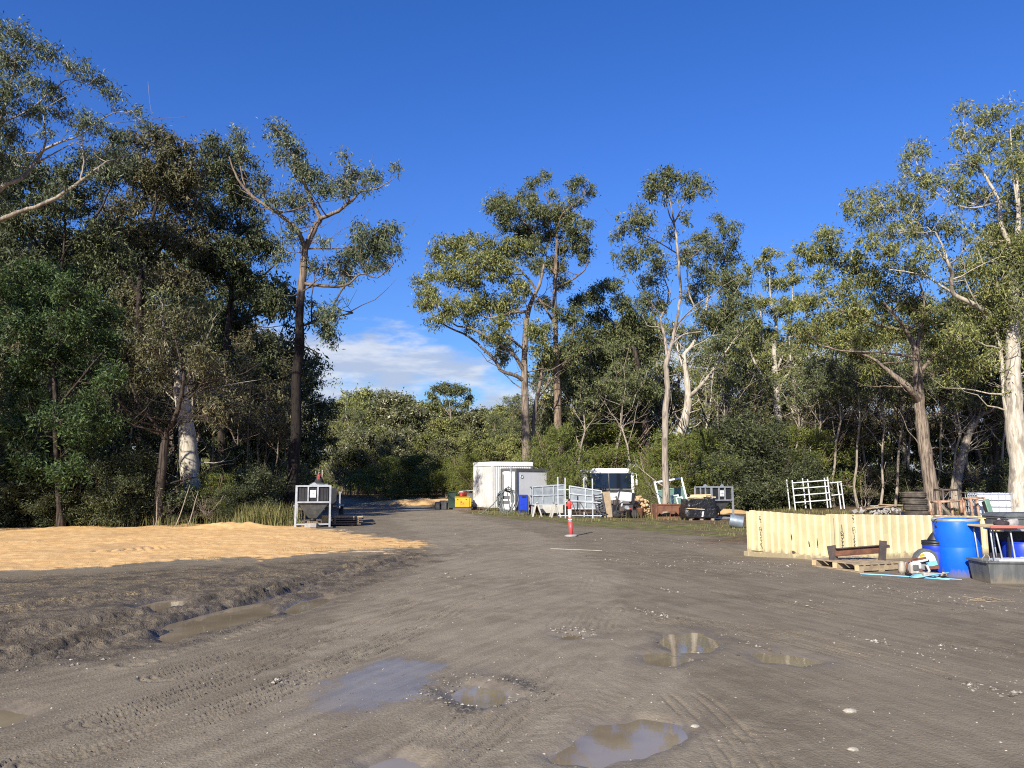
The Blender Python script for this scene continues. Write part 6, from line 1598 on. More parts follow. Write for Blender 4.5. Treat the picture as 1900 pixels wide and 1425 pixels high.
# ------------------------------------------------------------------ sheds and what stands round them
# white corrugated container-shed
E = at(913, 948.5)
shed = thing('shed', 'tall white corrugated steel container shed with a plain flat roof band', 'shed', (E[0], E[1], E[2]), math.atan2(0.444, 0.896))
SW, SL, SH = 2.45, 2.45, 2.62
def ribs(L, H0, H1, pitch, depth):
    n_ = int(L / pitch); p = L / n_
    xs, ys = [], []
    for k in range(n_):
        for u, d in ((0, 0), (0.3, 0), (0.42, 1), (0.78, 1), (0.9, 0)):
            xs.append((k + u) * p); ys.append(d * depth)
    xs.append(L); ys.append(0)
    vs = [(x, y, z) for z in (H0, H1) for x, y in zip(xs, ys)]
    m_ = len(xs)
    return vs, [(i, i + 1, m_ + i + 1, m_ + i) for i in range(m_ - 1)]
mb = MB(); vs, fs = ribs(SL - 0.1, 0.14, SH - 0.22, 0.11, 0.025); mb.add(vs, fs); o = mb.build('front_wall', M['white'], shed); o.location = (0.05, 0, 0)
MB().box((0.02, SW / 2, SH / 2 - 0.05), (0.03, SW - 0.1, SH - 0.3)).build('end_wall', M['white'], shed)
MB().box((SL / 2, SW - 0.02, SH / 2), (SL - 0.1, 0.03, SH - 0.3)).build('back_wall', M['white'], shed)
MB().box((SL - 0.02, SW / 2, SH / 2), (0.03, SW - 0.1, SH - 0.3)).build('end_wall', M['white'], shed)
for x, y in ((0.03, 0.03), (0.03, SW - 0.03), (SL - 0.03, SW - 0.03)):
    MB().box((x, y, SH / 2 - 0.02), (0.11, 0.11, SH - 0.26)).build('corner_post', M['white'], shed)
MB().box((SL - 0.03, 0.03, SH / 2 - 0.02), (0.10, 0.10, SH - 0.26)).build('corner_post', M['grey_frame'], shed)
for a_, b_ in (((-0.03, 0.0), (SL, 0.0)), ((0, 0.0), (0, SW)), ((-0.03, SW), (SL, SW)), ((SL, 0), (SL, SW))):
    MB().bar((a_[0], a_[1], SH - 0.12), (b_[0], b_[1], SH - 0.12), 0.07, 0.22).build('roof_band', M['white_clean'], shed)
    MB().bar((a_[0], a_[1], 0.10), (b_[0], b_[1], 0.10), 0.07, 0.12).build('base_rail', M['steel_dark'], shed)
MB().box((SL / 2, SW / 2, SH - 0.02), (SL - 0.02, SW - 0.02, 0.04)).build('roof', M['white_clean'], shed)
for z in (1.30, 0.95, 0.62): MB().box((0.98, -0.02, z), (0.14, 0.04, 0.18)).build('vent', M['black'], shed)

# small cabin with dark frame
cd = thing('cabin', 'small white panel cabin with dark grey frame beside the tall white shed', 'cabin', (atD(958, 39.0)[0], 39.0, atD(958, 39.0)[2]), R(44))
CX, CY, CH = 2.35, 1.15, 2.18
for x, y in ((0.05, 0.05), (CX - 0.05, 0.05), (CX - 0.05, CY - 0.05), (0.05, CY - 0.05)):
    MB().box((x, y, CH / 2), (0.12, 0.12, CH - 0.004)).build('corner_post', M['grey_frame'], cd)
for z, h_ in ((CH - 0.06, 0.13), (0.06, 0.12)):
    for a_, b_ in (((0.11, 0.05), (CX - 0.11, 0.05)), ((0.05, 0.11), (0.05, CY - 0.11)), ((0.11, CY - 0.05), (CX - 0.11, CY - 0.05)), ((CX - 0.05, 0.11), (CX - 0.05, CY - 0.11))):
        MB().bar((a_[0], a_[1], z), (b_[0], b_[1], z), 0.11, h_).build('frame_rail', M['grey_frame'], cd)
MB().box((CX / 2, 0.06, CH / 2), (CX - 0.2, 0.05, CH - 0.26)).build('front_panel', M['white_clean'], cd)
MB().box((0.06, CY / 2, CH / 2), (0.05, CY - 0.2, CH - 0.26)).build('side_panel', M['white_clean'], cd)
MB().box((CX / 2, CY - 0.06, CH / 2), (CX - 0.2, 0.05, CH - 0.26)).build('back_panel', M['white_clean'], cd)
MB().box((CX - 0.06, CY / 2, CH / 2), (0.05, CY - 0.2, CH - 0.26)).build('side_panel', M['white_clean'], cd)
MB().box((CX / 2, CY / 2, CH), (CX - 0.02, CY - 0.02, 0.04)).build('roof', M['grey_frame'], cd)
vr = MB().tube([(0.42 + 0.09 * math.cos(a), 0.025, 1.78 + 0.09 * math.sin(a)) for a in np.linspace(0, 2 * math.pi, 17)[:-1]], 0.014, 6, closed=True).build('vent_ring', M['galv'], cd)
dr = MB().box((0.022, 0.72, 1.18), (0.03, 0.42, 1.75)).build('door', M['white_clean'], cd)
MB().box((0.012, 0.56, 1.25), (0.05, 0.03, 0.16)).build('handle', M['black'], dr)
MB().box((0.022, 0.97, 1.3), (0.032, 0.05, 1.2)).build('door_gap', M['black'], cd)
MB().tube([(-0.03, 0.36, 2.3), (-0.04, 0.34, 1.6), (-0.05, 0.34, 0.9), (-0.03, 0.34, 0.5)], 0.03, 8).build('down_pipe', M['galv'], cd)

# coil of hose hanging at the cabin corner
hc = atD(938, 37.6)
pts = []
for k in range(7):
    rx, rz_ = 0.44 + 0.045 * k * (1 if k % 2 else -0.4), 0.52 + 0.03 * k
    for a in np.linspace(0, 2 * math.pi, 22, endpoint=False):
        pts.append((hc[0] + 0.02 * k + rx * math.sin(a) * (0.75 + 0.25 * math.cos(a)), hc[1] - 0.04 * k + 0.1 * math.sin(a * 2 + k), hc[2] + 0.56 + rz_ * math.cos(a) * 0.98 + 0.03 * math.sin(k * 2.3)))
pts = [(x, y, max(z, hc[2] + 0.03)) for x, y, z in pts]
pts += [(hc[0] - 0.6, hc[1] - 0.5, hc[2] + 0.45), (hc[0] - 1.1, hc[1] - 0.7, hc[2] + 0.05), (hc[0] - 1.25, hc[1] - 0.7, hc[2] + 0.03)]
o = MB().tube(pts, 0.024, 7).build('hose', M['hose']); tag(o, 'big hanging coil of dark grey hose at the cabin corner by the shed', 'hose')
rk = thing('hose_rack', 'grey steel rack holding up the coil of dark hose', 'rack', (hc[0], hc[1] - 0.14, hc[2]), 0)
for s_ in (-1, 1): MB().bar((s_ * 0.26, 0, 0), (s_ * 0.05, 0.02, 1.16), 0.045).build('leg', M['steel_dark'], rk)
for z in (0.55, 0.78): MB().box((0, -0.02, z), (0.42, 0.06, 0.16)).build('cross_plate', M['grey_frame'], rk)

# blue bin, red bin
bb = at(971, 956)
bn = thing('crate', 'upright deep blue folded plastic crate leaning by the cabin', 'crate', bb, R(12))
MB().box((0, 0, 0.48), (0.40, 0.30, 0.92)).build('body', M['navy'], bn, bevel=0.03)
MB().box((0, -0.155, 0.16), (0.36, 0.02, 0.12), rot=(0, R(8), 0)).build('slot', M['black'], bn)
MB().box((0, -0.156, 0.84), (0.2, 0.02, 0.07)).build('slot', M['black'], bn)
MB().box((0.22, 0.02, 0.46), (0.05, 0.28, 0.86)).build('fold_panel', M['grey_plastic'], bn)
rb = at(986, 955)
r_ = thing('jerry_can', 'red plastic can and funnel piece between blue crate and galvanised panels', 'can', (rb[0], rb[1] + 0.2, rb[2] + 0.22), 0)
MB().box((0, 0, 0.42), (0.26, 0.2, 0.34)).build('body', M['red'], r_, bevel=0.03)
MB().add([(-.2, -.05, .24), (.16, -.05, .24), (.02, -.05, .02), (-.05, -.05, .02), (-.2, .05, .24), (.16, .05, .24), (.02, .05, .02), (-.05, .05, .02)], [(3, 2, 1, 0), (4, 5, 6, 7), (0, 1, 5, 4), (1, 2, 6, 5), (2, 3, 7, 6), (3, 0, 4, 7)]).build('lower_piece', M['red'], r_)
MB().box((0, -0.11, 0.45), (0.16, 0.02, 0.10)).build('panel', M['dark_red'], r_)
o = MB().box((0, 0, 0.11), (0.6, 0.35, 0.22)).build('box', M['grey_plastic'], bevel=0.02); o.location = (rb[0] + 0.02, rb[1] + 0.2, rb[2]); tag(o, 'low grey box on the ground under the red can', 'box')
for k, (px, py, r0, h0, mt, lb) in enumerate(((985, 954, 0.10, 0.28, 'white', 'white tin standing under the galvanised panels beside the blue crate'), (996, 955, 0.13, 0.42, 'rust', 'rusty tin drum standing under the galvanised panels'), (1012, 955, 0.12, 0.34, 'cream', 'cream tin under the galvanised panels next to the rusty tin'))):
    c = at(px, py); t = thing('tin', lb, 'tin', (c[0], c[1] + 0.1, c[2]))
    MB().lathe([(r0, 0), (r0, h0 * 0.95), (r0 * 1.04, h0 * 0.96), (r0 * 1.04, h0)], 20).build('body', M[mt], t)
    MB().lathe([(r0 * 0.97, h0), (0.0, h0 + 0.004)], 20).build('lid', M[mt], t)

# galvanised stock crates and the tall posts
def panel_unit(label, loc, rz, W_, D_, z0, z1, slope, rows, cols, grp=None):
    t = thing('galvanised_crate', label, 'crate', loc, rz, 'galvanised crates by the bollard')
    p = lambda x: z1 + slope * x / W_
    for x in [W_ * k / cols for k in range(cols + 1)]:
        for y in (0, D_):
            MB().bar((x, y, z0), (x, y, p(x)), 0.045).build('post', M['galv'], t)
    for k in range(rows + 1):
        f = k / rows
        for y in (0, D_):
            MB().bar((0, y - 0.005, z0 + (p(0) - z0) * f), (W_, y - 0.005, z0 + (p(W_) - z0) * f), 0.05).build('rail', M['galv'], t)
        for x in (0, W_):
            MB().bar((x, 0, z0 + (p(x) - z0) * f), (x, D_, z0 + (p(x) - z0) * f), 0.045).build('rail', M['galv'], t)
    for k in range(rows):
        for c in range(cols):
            f0, f1 = k / rows, (k + 1) / rows
            xa, xb = W_ * c / cols + 0.02, W_ * (c + 1) / cols - 0.02
            y = 0.02
            q_ = lambda x, f: (x, y, z0 + (p(x) - z0) * f)
            mb = MB(); mb.add([q_(xa, f0), q_(xb, f0), q_(xb, f1), q_(xa, f1)] + [(a_, D_ * 0 + 0.032, c_) for a_, b_, c_ in (q_(xa, f0), q_(xb, f0), q_(xb, f1), q_(xa, f1))], [(0, 1, 2, 3), (7, 6, 5, 4), (0, 4, 5, 1), (1, 5, 6, 2), (2, 6, 7, 3), (3, 7, 4, 0)])
            mb.build('sheet', M['galv_sheet'], t)
    MB().add([(0.02, D_ - .02, z0), (W_ - .02, D_ - .02, z0), (W_ - .02, D_ - .02, p(W_)), (0.02, D_ - .02, p(0))], [(0, 1, 2, 3)]).build('back_sheet', M['galv_sheet'], t)
    MB().box((W_ / 2, D_ / 2, z0 + 0.02), (W_, D_, 0.03)).build('floor', M['galv_sheet'], t)
    return t
g1 = atD(988, 35.6)
k1 = panel_unit('galvanised sheet crate with ribbed sides on legs, nearest the blue crate', g1, R(5), 1.46, 0.9, 0.50, 1.30, 0.10, 2, 3)
for x in (0.05, 1.3): MB().bar((x, 0.2, 0), (x, 0.2, 0.5), 0.05).build('leg', M['galv'], k1); MB().bar((x, 0.75, 0), (x, 0.75, 0.5), 0.05).build('leg', M['galv'], k1)
MB().box((0.93, -0.04, 0.30), (0.95, 0.03, 0.36)).build('lower_sheet', M['dirty_white'], k1)
g2 = atD(1057, 34.6)
k2 = panel_unit('galvanised sheet crate with a sloping top behind the tall posts', g2, R(-4), 1.42, 0.85, 0.36, 1.36, -0.22, 3, 2)
for x in (0.0, 1.36): MB().bar((x, 0.1, 0), (x, 0.1, 0.36), 0.05).build('leg', M['galv'], k2); MB().bar((x, 0.7, 0), (x, 0.7, 0.36), 0.05).build('leg', M['galv'], k2)
pf = thing('post_frame', 'tall bare frame of four galvanised posts with side rails behind the bollard', 'frame', atD(1049, 33.2), R(-3))
for x, y, z in ((0, 0, 1.72), (1.16, 0, 1.68), (-0.30, 1.6, 1.76), (0.86, 1.6, 1.72)):
    MB().bar((x, y, 0), (x, y, z), 0.05).build('post', M['galv'], pf)
for a_, b_ in (((0, 0, 0.72), (1.16, 0, 0.72)), ((-0.3, 0, 0.12), (1.55, 0, 0.12)), ((0.0, -0.03, 0.78), (1.5, -0.03, 0.66)), ((-0.3, 1.6, 1.2), (0.86, 1.6, 1.2))):
    MB().bar(a_, b_, 0.045).build('rail', M['galv'], pf)
for a_, b_ in (((0.28, 0.02, 0.70), (0.50, 0.02, 0.14)), ((0.62, 0.02, 0.70), (0.95, 0.02, 0.14)), ((1.2, 0.02, 0.70), (1.5, 0.02, 0.2)), ((0.62, 0.02, 0.14), (0.62, 0.02, 0.70))):
    MB().bar(a_, b_, 0.04).build('brace', M['steel_dark'], pf)
for k, (px, D, lb) in enumerate(((991, 34.6, 'pale trestle with splayed legs in front of the left galvanised crate'), (1026, 33.6, 'pale splayed trestle standing just left of the tall posts'))):
    c = atD(px, D); t = thing('trestle', lb, 'trestle', c, 0.1 * k, 'pale trestles')
    MB().box((0.12, 0.25, 0.62), (0.10, 0.7, 0.06)).build('top_rail', M['galv'], t)
    for y in (0.0, 0.5):
        MB().bar((-0.06, y, 0), (0.10, y, 0.60), 0.06).build('leg', M['dirty_white'], t)
        MB().bar((0.34, y, 0), (0.15, y, 0.60), 0.06).build('leg', M['dirty_white'], t)
# leaning board and black frames
c = atD(1122, 34.0)
o = MB().box((0, 0, 0.56), (0.36, 0.04, 1.12)).build('board', M['board'], bevel=0.008); o.location = (c[0] + 0.16, c[1], c[2]); o.rotation_euler = (R(-7), R(-3), 0.1); tag(o, 'mottled tan board leaning upright beside the black ladder frame', 'board')
t = thing('ladder_frame', 'black slatted steel frame leaning against the tan board', 'frame', (c[0] - 0.32, c[1] - 0.1, c[2]), 0.0, rot=(R(-9), R(-8), 0))
for x in (0, 0.36): MB().bar((x, 0, 0), (x, 0, 1.02), 0.05).build('stile', M['black'], t)
for k in range(9): MB().bar((0.02, 0, 0.08 + 0.11 * k), (0.34, 0, 0.08 + 0.11 * k), 0.03, 0.045).build('rung', M['black'], t)
# bus
bx, bD = atD(1131, 43.5)[0], 43.5
bz = atD(1131, 43.5)[2]
bus = thing('bus', 'white bus with a wide dark split windscreen half hidden by wattle bushes', 'bus', (bx, bD, bz), R(-2))
bw, bh = 1.42, 2.30
prof = []
for a in np.linspace(0, math.pi / 2, 5): prof.append((bw - 0.26 + 0.26 * math.cos(a), bh - 0.24 + 0.24 * math.sin(a)))
prof = [(bw, 0.35), (bw, bh - 0.5)] + prof
prof = prof + [(-x, z) for x, z in prof[::-1]]
mb = MB(); m_ = len(prof)
vs = [(x * (0.985 if y == 0 else 1), y + (0.16 * max(0, (z - 0.9)) / 1.4 if y < 0.1 else 0), z) for y in (0, 0.35, 7.2) for x, z in prof]
fs = [(j * m_ + i, j * m_ + (i + 1) % m_, (j + 1) * m_ + (i + 1) % m_, (j + 1) * m_ + i) for j in range(2) for i in range(m_)] + [tuple(range(m_ - 1, -1, -1)), tuple(2 * m_ + i for i in range(m_))]
mb.add(vs, fs); mb.build('body', M['white_clean'], bus)
for s_ in (-1, 1):
    w_ = MB().box((s_ * 0.635, 0.055, 1.60), (1.19, 0.03, 0.86), rot=(R(-6.5), 0, 0)).build('windscreen', M['glass'], bus, bevel=0.01)
MB().box((0, 0.045, 1.60), (0.05, 0.035, 0.88), rot=(R(-6.5), 0, 0)).build('centre_pillar', M['black'], bus)
MB().box((0, -0.005, 1.05), (2.5, 0.03, 0.16)).build('dash_band', M['black'], bus)
MB().box((0, 0.16, 2.12), (2.3, 0.03, 0.10), rot=(R(-6.5), 0, 0)).build('destination_strip', M['galv_sheet'], bus)
MB().box((0, -0.04, 0.42), (2.7, 0.12, 0.22)).build('bumper', M['grey_frame'], bus, bevel=0.03)
for s_ in (-1, 1):
    hl = MB().lathe([(0.0, -0.03), (0.10, -0.02), (0.12, 0.03)], 18, c=(s_ * 1.05, -0.0, 0.72), axis='Y').build('headlight', M['galv'], bus)
    MB().tube([(s_ * 1.36, 0.2, 2.05), (s_ * 1.52, -0.12, 1.95), (s_ * 1.52, -0.14, 1.7)], 0.025, 6).build('mirror_arm', M['white_clean'], bus)
    MB().box((s_ * 1.52, -0.14, 1.52), (0.12, 0.07, 0.34)).build('mirror', M['white_clean'], bus, bevel=0.02)
    for y in (1.2, 5.6):
        wh = MB().lathe([(0.26, -0.13), (0.40, -0.13), (0.44, -0.06), (0.44, 0.06), (0.40, 0.13), (0.26, 0.13)], 28, c=(s_ * 1.28, y, 0.44), axis='X').build('wheel', M['black_matt'], bus)
        MB().lathe([(0.05, -0.1), (0.25, -0.08), (0.25, 0.08), (0.05, 0.1)], 20, c=(s_ * 1.28, y, 0.44), axis='X').build('rim', M['galv'], wh)
    for k in range(5): MB().box((s_ * (bw + 0.002), 1.0 + 1.15 * k, 1.65), (0.02, 1.0, 0.7)).build('side_window', M['glass'], bus)
# white caravan seen as a strip above the cabin
cv = thing('caravan', 'white caravan whose roof edge shows between the cabin and the bus', 'caravan', (atD(1010, 45)[0], 45.0, atD(1010, 45)[2]), R(3))
MB().box((0.25, 1.0, 1.38), (2.6, 2.0, 2.0)).build('body', M['white_clean'], cv, bevel=0.12)
MB().box((0.25, -0.005, 2.22), (2.5, 0.02, 0.05)).build('trim_strip', M['galv'], cv)
MB().box((0.45, -0.012, 1.5), (0.7, 0.03, 0.5)).build('window', M['glass'], cv)
for s_ in (-1, 1): MB().lathe([(0.05, -0.1), (0.30, -0.1), (0.33, 0), (0.30, 0.1), (0.05, 0.1)], 24, c=(0.25 + s_ * 1.1, 1.0, 0.33), axis='X').build('wheel', M['black_matt'], cv)
MB().bar((0.25, 0.0, 0.45), (0.25, -1.0, 0.42), 0.09).build('drawbar', M['galv'], cv)

# pump / pressure washer with white tank
pw = atD(1156, 34.2)
t = thing('pressure_washer', 'black engine on wheels with a boxy white tank beside the firewood', 'pump', pw, R(10))
MB().box((0.08, 0, 0.92), (0.56, 0.45, 0.40), rot=(0, R(5), 0)).build('tank', M['white_clean'], t, bevel=0.04)
MB().box((0.42, 0.0, 0.86), (0.12, 0.4, 0.46)).build('radiator', M['black'], t)
MB().box((0.10, 0, 0.42), (0.62, 0.42, 0.30)).build('engine', M['steel_dark'], t, bevel=0.03)
MB().lathe([(0.09, -0.1), (0.09, 0.1)], 16, c=(0.08, -0.26, 0.45), axis='Y').build('flywheel', M['galv'], t)
MB().box((0.22, -0.24, 0.36), (0.14, 0.06, 0.12)).build('fuel_cap', M['red'], t)
MB().lathe([(0.05, 0), (0.05, 0.22)], 12, c=(-0.12, -0.2, 0.5)).build('filter', M['white'], t)
for s_ in (-0.35, 0.45):
    MB().lathe([(0.03, -0.05), (0.15, -0.05), (0.18, 0), (0.15, 0.05), (0.03, 0.05)], 20, c=(s_, -0.22, 0.18), axis='Y').build('wheel', M['black_matt'], t)
    MB().lathe([(0.03, -0.05), (0.15, -0.05), (0.18, 0), (0.15, 0.05), (0.03, 0.05)], 20, c=(s_, 0.25, 0.18), axis='Y').build('wheel', M['black_matt'], t)
for a_, b_ in (((-0.42, -0.2, 0.2), (-0.20, -0.2, 1.25)), ((-0.2, -0.2, 1.25), (0.0, -0.2, 1.28)), ((-0.42, -0.2, 0.24), (0.5, -0.2, 0.24)), ((-0.3, 0.1, 0.24), (-0.26, 0.1, 0.95))):
    MB().bar(a_, b_, 0.035).build('frame_bar', M['black'], t)
MB().tube([(-0.1, -0.25, 0.7), (-0.35, -0.3, 0.55), (-0.4, -0.3, 0.3), (-0.2, -0.32, 0.2), (0.0, -0.3, 0.35)], 0.02, 6).build('hose', M['black'], t)
t2 = thing('engine', 'dark jumble of a small engine with a white filter beside the tan board', 'engine', atD(1140, 34.2), 0.3)
MB().box((0, 0, 0.28), (0.34, 0.34, 0.5)).build('block', M['black'], t2, bevel=0.03)
MB().box((0.05, -0.05, 0.66), (0.2, 0.2, 0.24)).build('housing', M['steel_dark'], t2, bevel=0.02)
MB().lathe([(0.07, 0), (0.08, 0.08), (0.06, 0.16)], 14, c=(-0.02, -0.05, 0.86)).build('filter_bowl', M['white'], t2)
MB().box((-0.1, -0.19, 0.2), (0.08, 0.05, 0.08)).build('pulley', M['galv'], t2)
for x in (-0.14, 0.14): MB().bar((x, -0.1, 0), (x, -0.1, 0.1), 0.05).build('foot', M['black'], t2)
# firewood heap: split billets, too small to pick apart
rngw = np.random.default_rng(8)
mb = MB()
fw = atD(1187, 35.0)
for k in range(130):
    u = rngw.random() ** 0.7; z = 0.05 + 0.85 * (1 - u)
    x = fw[0] + rngw.normal(0, 0.30) * (0.25 + u); y = fw[1] + 0.3 + rngw.normal(0, 0.25) * (0.3 + u)
    a = rngw.random() * math.pi; l = 0.16 + 0.14 * rngw.random()
    d = np.array((math.cos(a), math.sin(a), rngw.normal(0, 0.3)))
    p0 = np.array((x, y, fw[2] + z))
    mb.tube([p0 - d * l / 2, p0 + d * l / 2], 0.045 + 0.03 * rngw.random(), 5)
o = mb.build('firewood', M['log_end']); tag(o, 'heap of pale split firewood', kind='stuff')
for px, py, r0, h0, mt, nm, lb, cat in ((1188, 960, 0.16, 0.44, 'rust', 'drum', 'short rusty brown drum in front of the firewood heap', 'drum'), (1196, 958, 0.13, 0.42, 'black', 'drum', 'short black drum behind the rusty drum at the firewood', 'drum'), (1166, 961, 0.11, 0.38, 'black', 'bucket', 'black bucket with pale contents in front of the white pump tank', 'bucket'), (1212, 955, 0.14, 0.26, 'white_clean', 'bucket', 'small white bucket on the grass left of the rusty bin', 'bucket'), (1206, 957, 0.05, 0.16, 'strip', 'bottle', 'pale bottle on the ground left of the white bucket', 'bottle')):
    c = at(px, py); t = thing(nm, lb, cat, c)
    MB().lathe([(r0 * 0.9, 0), (r0, h0 * 0.9), (r0 * 1.06, h0 * 0.92), (r0 * 1.06, h0), (r0 * 0.92, h0), (r0 * 0.85, h0 * 0.9), (0, h0 * 0.9)], 20).build('body', M[mt], t)
    MB().tube([(r0 * math.cos(a), 0, h0 * 0.9 - r0 * 0.6 * math.sin(a)) for a in np.linspace(0.1, math.pi - 0.1, 9)], 0.008, 5).build('handle', M['galv'], t)
c = at(1166, 961)
MB().lathe([(0.11, 0), (0.09, 0.05), (0.0, 0.09)], 12, c=(c[0], c[1], c[2] + 0.36)).build('stone_pile', M['concrete']); tag(bpy.data.objects['stone_pile'], 'pale rubble filling the black bucket', 'rubble')

# rusty bin
rbn = atD(1240, 32.6)
t = thing('steel_bin', 'rusty open steel bin at the foot of the slender gum', 'bin', (rbn[0], rbn[1], rbn[2] - 0.02), R(3))
BW, BD, BH = 1.02, 0.8, 0.62
for x in (-BW / 2, BW / 2):
    for y in (0, BD): MB().bar((x, y, 0), (x, y, BH + 0.02), 0.07).build('corner_post', M['rust'], t)
    MB().box((x * 0.97, BD / 2, 0.33), (0.02, BD - 0.08, 0.56)).build('side_sheet', M['rust'], t)
MB().box((0, 0.01, 0.47), (BW - 0.08, 0.025, 0.28)).build('front_sheet', M['rust'], t)
MB().box((0, BD, 0.33), (BW - 0.08, 0.02, 0.56)).build('back_sheet', M['rust'], t)
MB().box((0, BD / 2, 0.10), (BW, BD, 0.02)).build('floor', M['rust'], t)
for z in (0.06, BH): MB().bar((-BW / 2 + 0.036, 0, z), (BW / 2 - 0.036, 0, z), 0.06).build('rail', M['rust'], t)
MB().bar((0.08, 0, 0.09), (0.08, 0, 0.34), 0.03).build('stay', M['rust'], t)
for s_ in (-1, 1): MB().add([(s_ * 0.47, -0.004, 0.34), (s_ * 0.30, -0.004, 0.34), (s_ * 0.47, -0.004, 0.16), (s_ * 0.47, 0.012, 0.34), (s_ * 0.30, 0.012, 0.34), (s_ * 0.47, 0.012, 0.16)], [(0, 1, 2), (5, 4, 3), (0, 3, 4, 1), (1, 4, 5, 2), (2, 5, 3, 0)]).build('gusset', M['rust'], t)

# white framed windows leaning behind the tree
def framed(label, loc, rot, W_, H_, fw_, glass=True, mid=None):
    t = thing('window_frame', label, 'window frame', loc, 0, None, rot)
    for x in (0, W_ - fw_): MB().box((x + fw_ / 2, 0, H_ / 2), (fw_, 0.06, H_)).build('stile', M['white_clean'], t)
    for z in [fw_ / 2, H_ - fw_ / 2]: MB().box((W_ / 2, 0, z), (W_ - 2 * fw_, 0.055, fw_)).build('rail', M['white_clean'], t)
    if mid: MB().box((W_ / 2, 0, mid), (W_ - 2 * fw_, 0.05, 0.035)).build('rail', M['green'], t)
    if glass: MB().box((W_ / 2, 0.01, (mid or H_) / 2), (W_ - 2 * fw_, 0.01, (mid or H_) - fw_)).build('pane', glassm, t)
    return t
glassm, n = new_mat('green_tinted_glass')
n.n('ShaderNodeOutputMaterial', {'Surface': n.n('ShaderNodeBsdfPrincipled', {'Base Color': (0.22, 0.34, 0.27, 1), 'Roughness': 0.08, 'Transmission Weight': 0.5, 'IOR': 1.3})})
c = atD(1228, 35.2)
framed('large white metal frame with green glass leaning behind the slender gum', c, (R(-13), R(-9), R(4)), 1.34, 1.62, 0.075, True, 1.18)
c = atD(1252, 33.9); framed('small white window frame leaning against the larger one, nearest the gum', (c[0], c[1], c[2] + 0.1), (R(-14), R(-7), R(6)), 0.36, 0.92, 0.05)
c = atD(1263, 33.6); framed('narrow white window frame leaning next to the black wrapped stack', (c[0], c[1], c[2] + 0.1), (R(-16), R(-9), R(8)), 0.30, 0.86, 0.045)
# black wrapped stack
c = atD(1296, 32.0)
t = thing('wrapped_stack', 'stack of goods wrapped in shiny black plastic on pallets', 'stack', (c[0], c[1], c[2]), R(4))
def lump(W_, D_, H_, z, mat, nm, seed):
    bm = bmesh.new(); bmesh.ops.create_cube(bm, size=1); bmesh.ops.subdivide_edges(bm, edges=bm.edges, cuts=7, use_grid_fill=True)
    vs = np.array([v.co for v in bm.verts]); fs = [[x.index for x in f.verts] for f in bm.faces]; bm.free()
    vs = vs * np.array((W_, D_, H_))
    k = fbm(vs[:, 0] * 3 + vs[:, 2] * 2 + seed, vs[:, 1] * 3 - vs[:, 2] * 3, 4, seed)
    vs = vs * (1 + 0.09 * k)[:, None]; vs[:, 2] += z + H_ / 2
    MB().add(vs, fs, True).build(nm, mat, t)
lump(1.34, 0.9, 0.40, 0.10, M['wrap'], 'lower_bale', 4)
lump(1.20, 0.85, 0.38, 0.48, M['wrap'], 'upper_bale', 9)
for x in (-0.45, 0.0, 0.45): MB().box((x, 0, 0.05), (0.12, 0.85, 0.10)).build('pallet_block', M['wood'], t)
MB().box((0.02, -0.5, 0.26), (0.06, 0.02, 0.22), rot=(0, 0.2, 0)).build('label', M['white_clean'], t)
MB().box((-0.25, -0.49, 0.47), (0.7, 0.02, 0.03), rot=(0, R(3), 0)).build('batten', M['wood_new'], t)
for k in range(7):
    o = MB().box((0, 0, 0), (0.45 + 0.4 * rs.random(), 0.10, 0.05)).build('timber_offcut', M['wood_new'])
    o.location = (c[0] - 0.25 + 0.12 * k, c[1] - 0.25 + 0.09 * k, c[2] + 0.91 + (0.055 if k in (2, 3, 4) else 0) + (0.05 if k == 3 else 0)); o.rotation_euler = (0, rs.normal(0, 0.03), rs.normal(0, 0.4))
    tag(o, ('front left', 'second from the left', 'upper left', 'topmost', 'upper right', 'second from the right', 'rear right')[k] + ' pale timber offcut on top of the black wrapped stack', 'timber', 'timber offcuts on the wrapped stack')
# culvert pipe
c = at(1367, 981)
t = thing('culvert_pipe', 'short length of grey corrugated steel pipe beside the container end', 'pipe', (c[0], c[1], c[2]), 0)
prof = []
for k in range(29): prof.append((0.205 + 0.012 * (k % 2), -0.22 + 0.44 * k / 28))
prof += [(0.195, 0.22), (0.195, -0.22), prof[0]]
mb = MB().lathe(prof, 32, axis='X', cap=False); o = mb.build('shell', M['culvert'], t); o.location = (0, 0, 0.21); o.rotation_euler = (0, R(10), R(-14))

# racks
c = atD(1476, 42.2)
t = thing('scaffold_rack', 'bare galvanised pipe rack of four rails standing on the grass', 'rack', (c[0], c[1], c[2]), R(6), 'galvanised racks', rot=(0, R(-4), R(6)))
for x in (0, 0.88, 1.85, 2.03):
    MB().bar((x, 0, 0), (x, 0, 1.62 if x != 2.03 else 1.66), 0.05).build('upright', M['white_clean'], t)
for x in (0.12, 1.05):
    MB().bar((x, 0.9, 0), (x, 0.9, 1.66), 0.05).build('upright', M['white_clean'], t)
for z in (0.42, 0.80, 1.16, 1.48): MB().bar((0.0, -0.05, z), (2.05, -0.05, z), 0.05).build('rail', M['white_clean'], t)
t = thing('scaffold_rack', 'narrow end frame of galvanised pipe joined at the right of the four-rail rack', 'rack', (c[0] + 2.0, c[1] + 0.12, c[2]), R(6), 'galvanised racks', rot=(0, R(-5), R(6)))
for x in (0.55, 0.75): MB().bar((x, 0, 0), (x, 0, 1.50), 0.05).build('upright', M['white_clean'], t)
for z in (0.80, 1.47): MB().bar((0.1, -0.05, z), (0.76, -0.05, z), 0.045).build('rail', M['white_clean'], t)

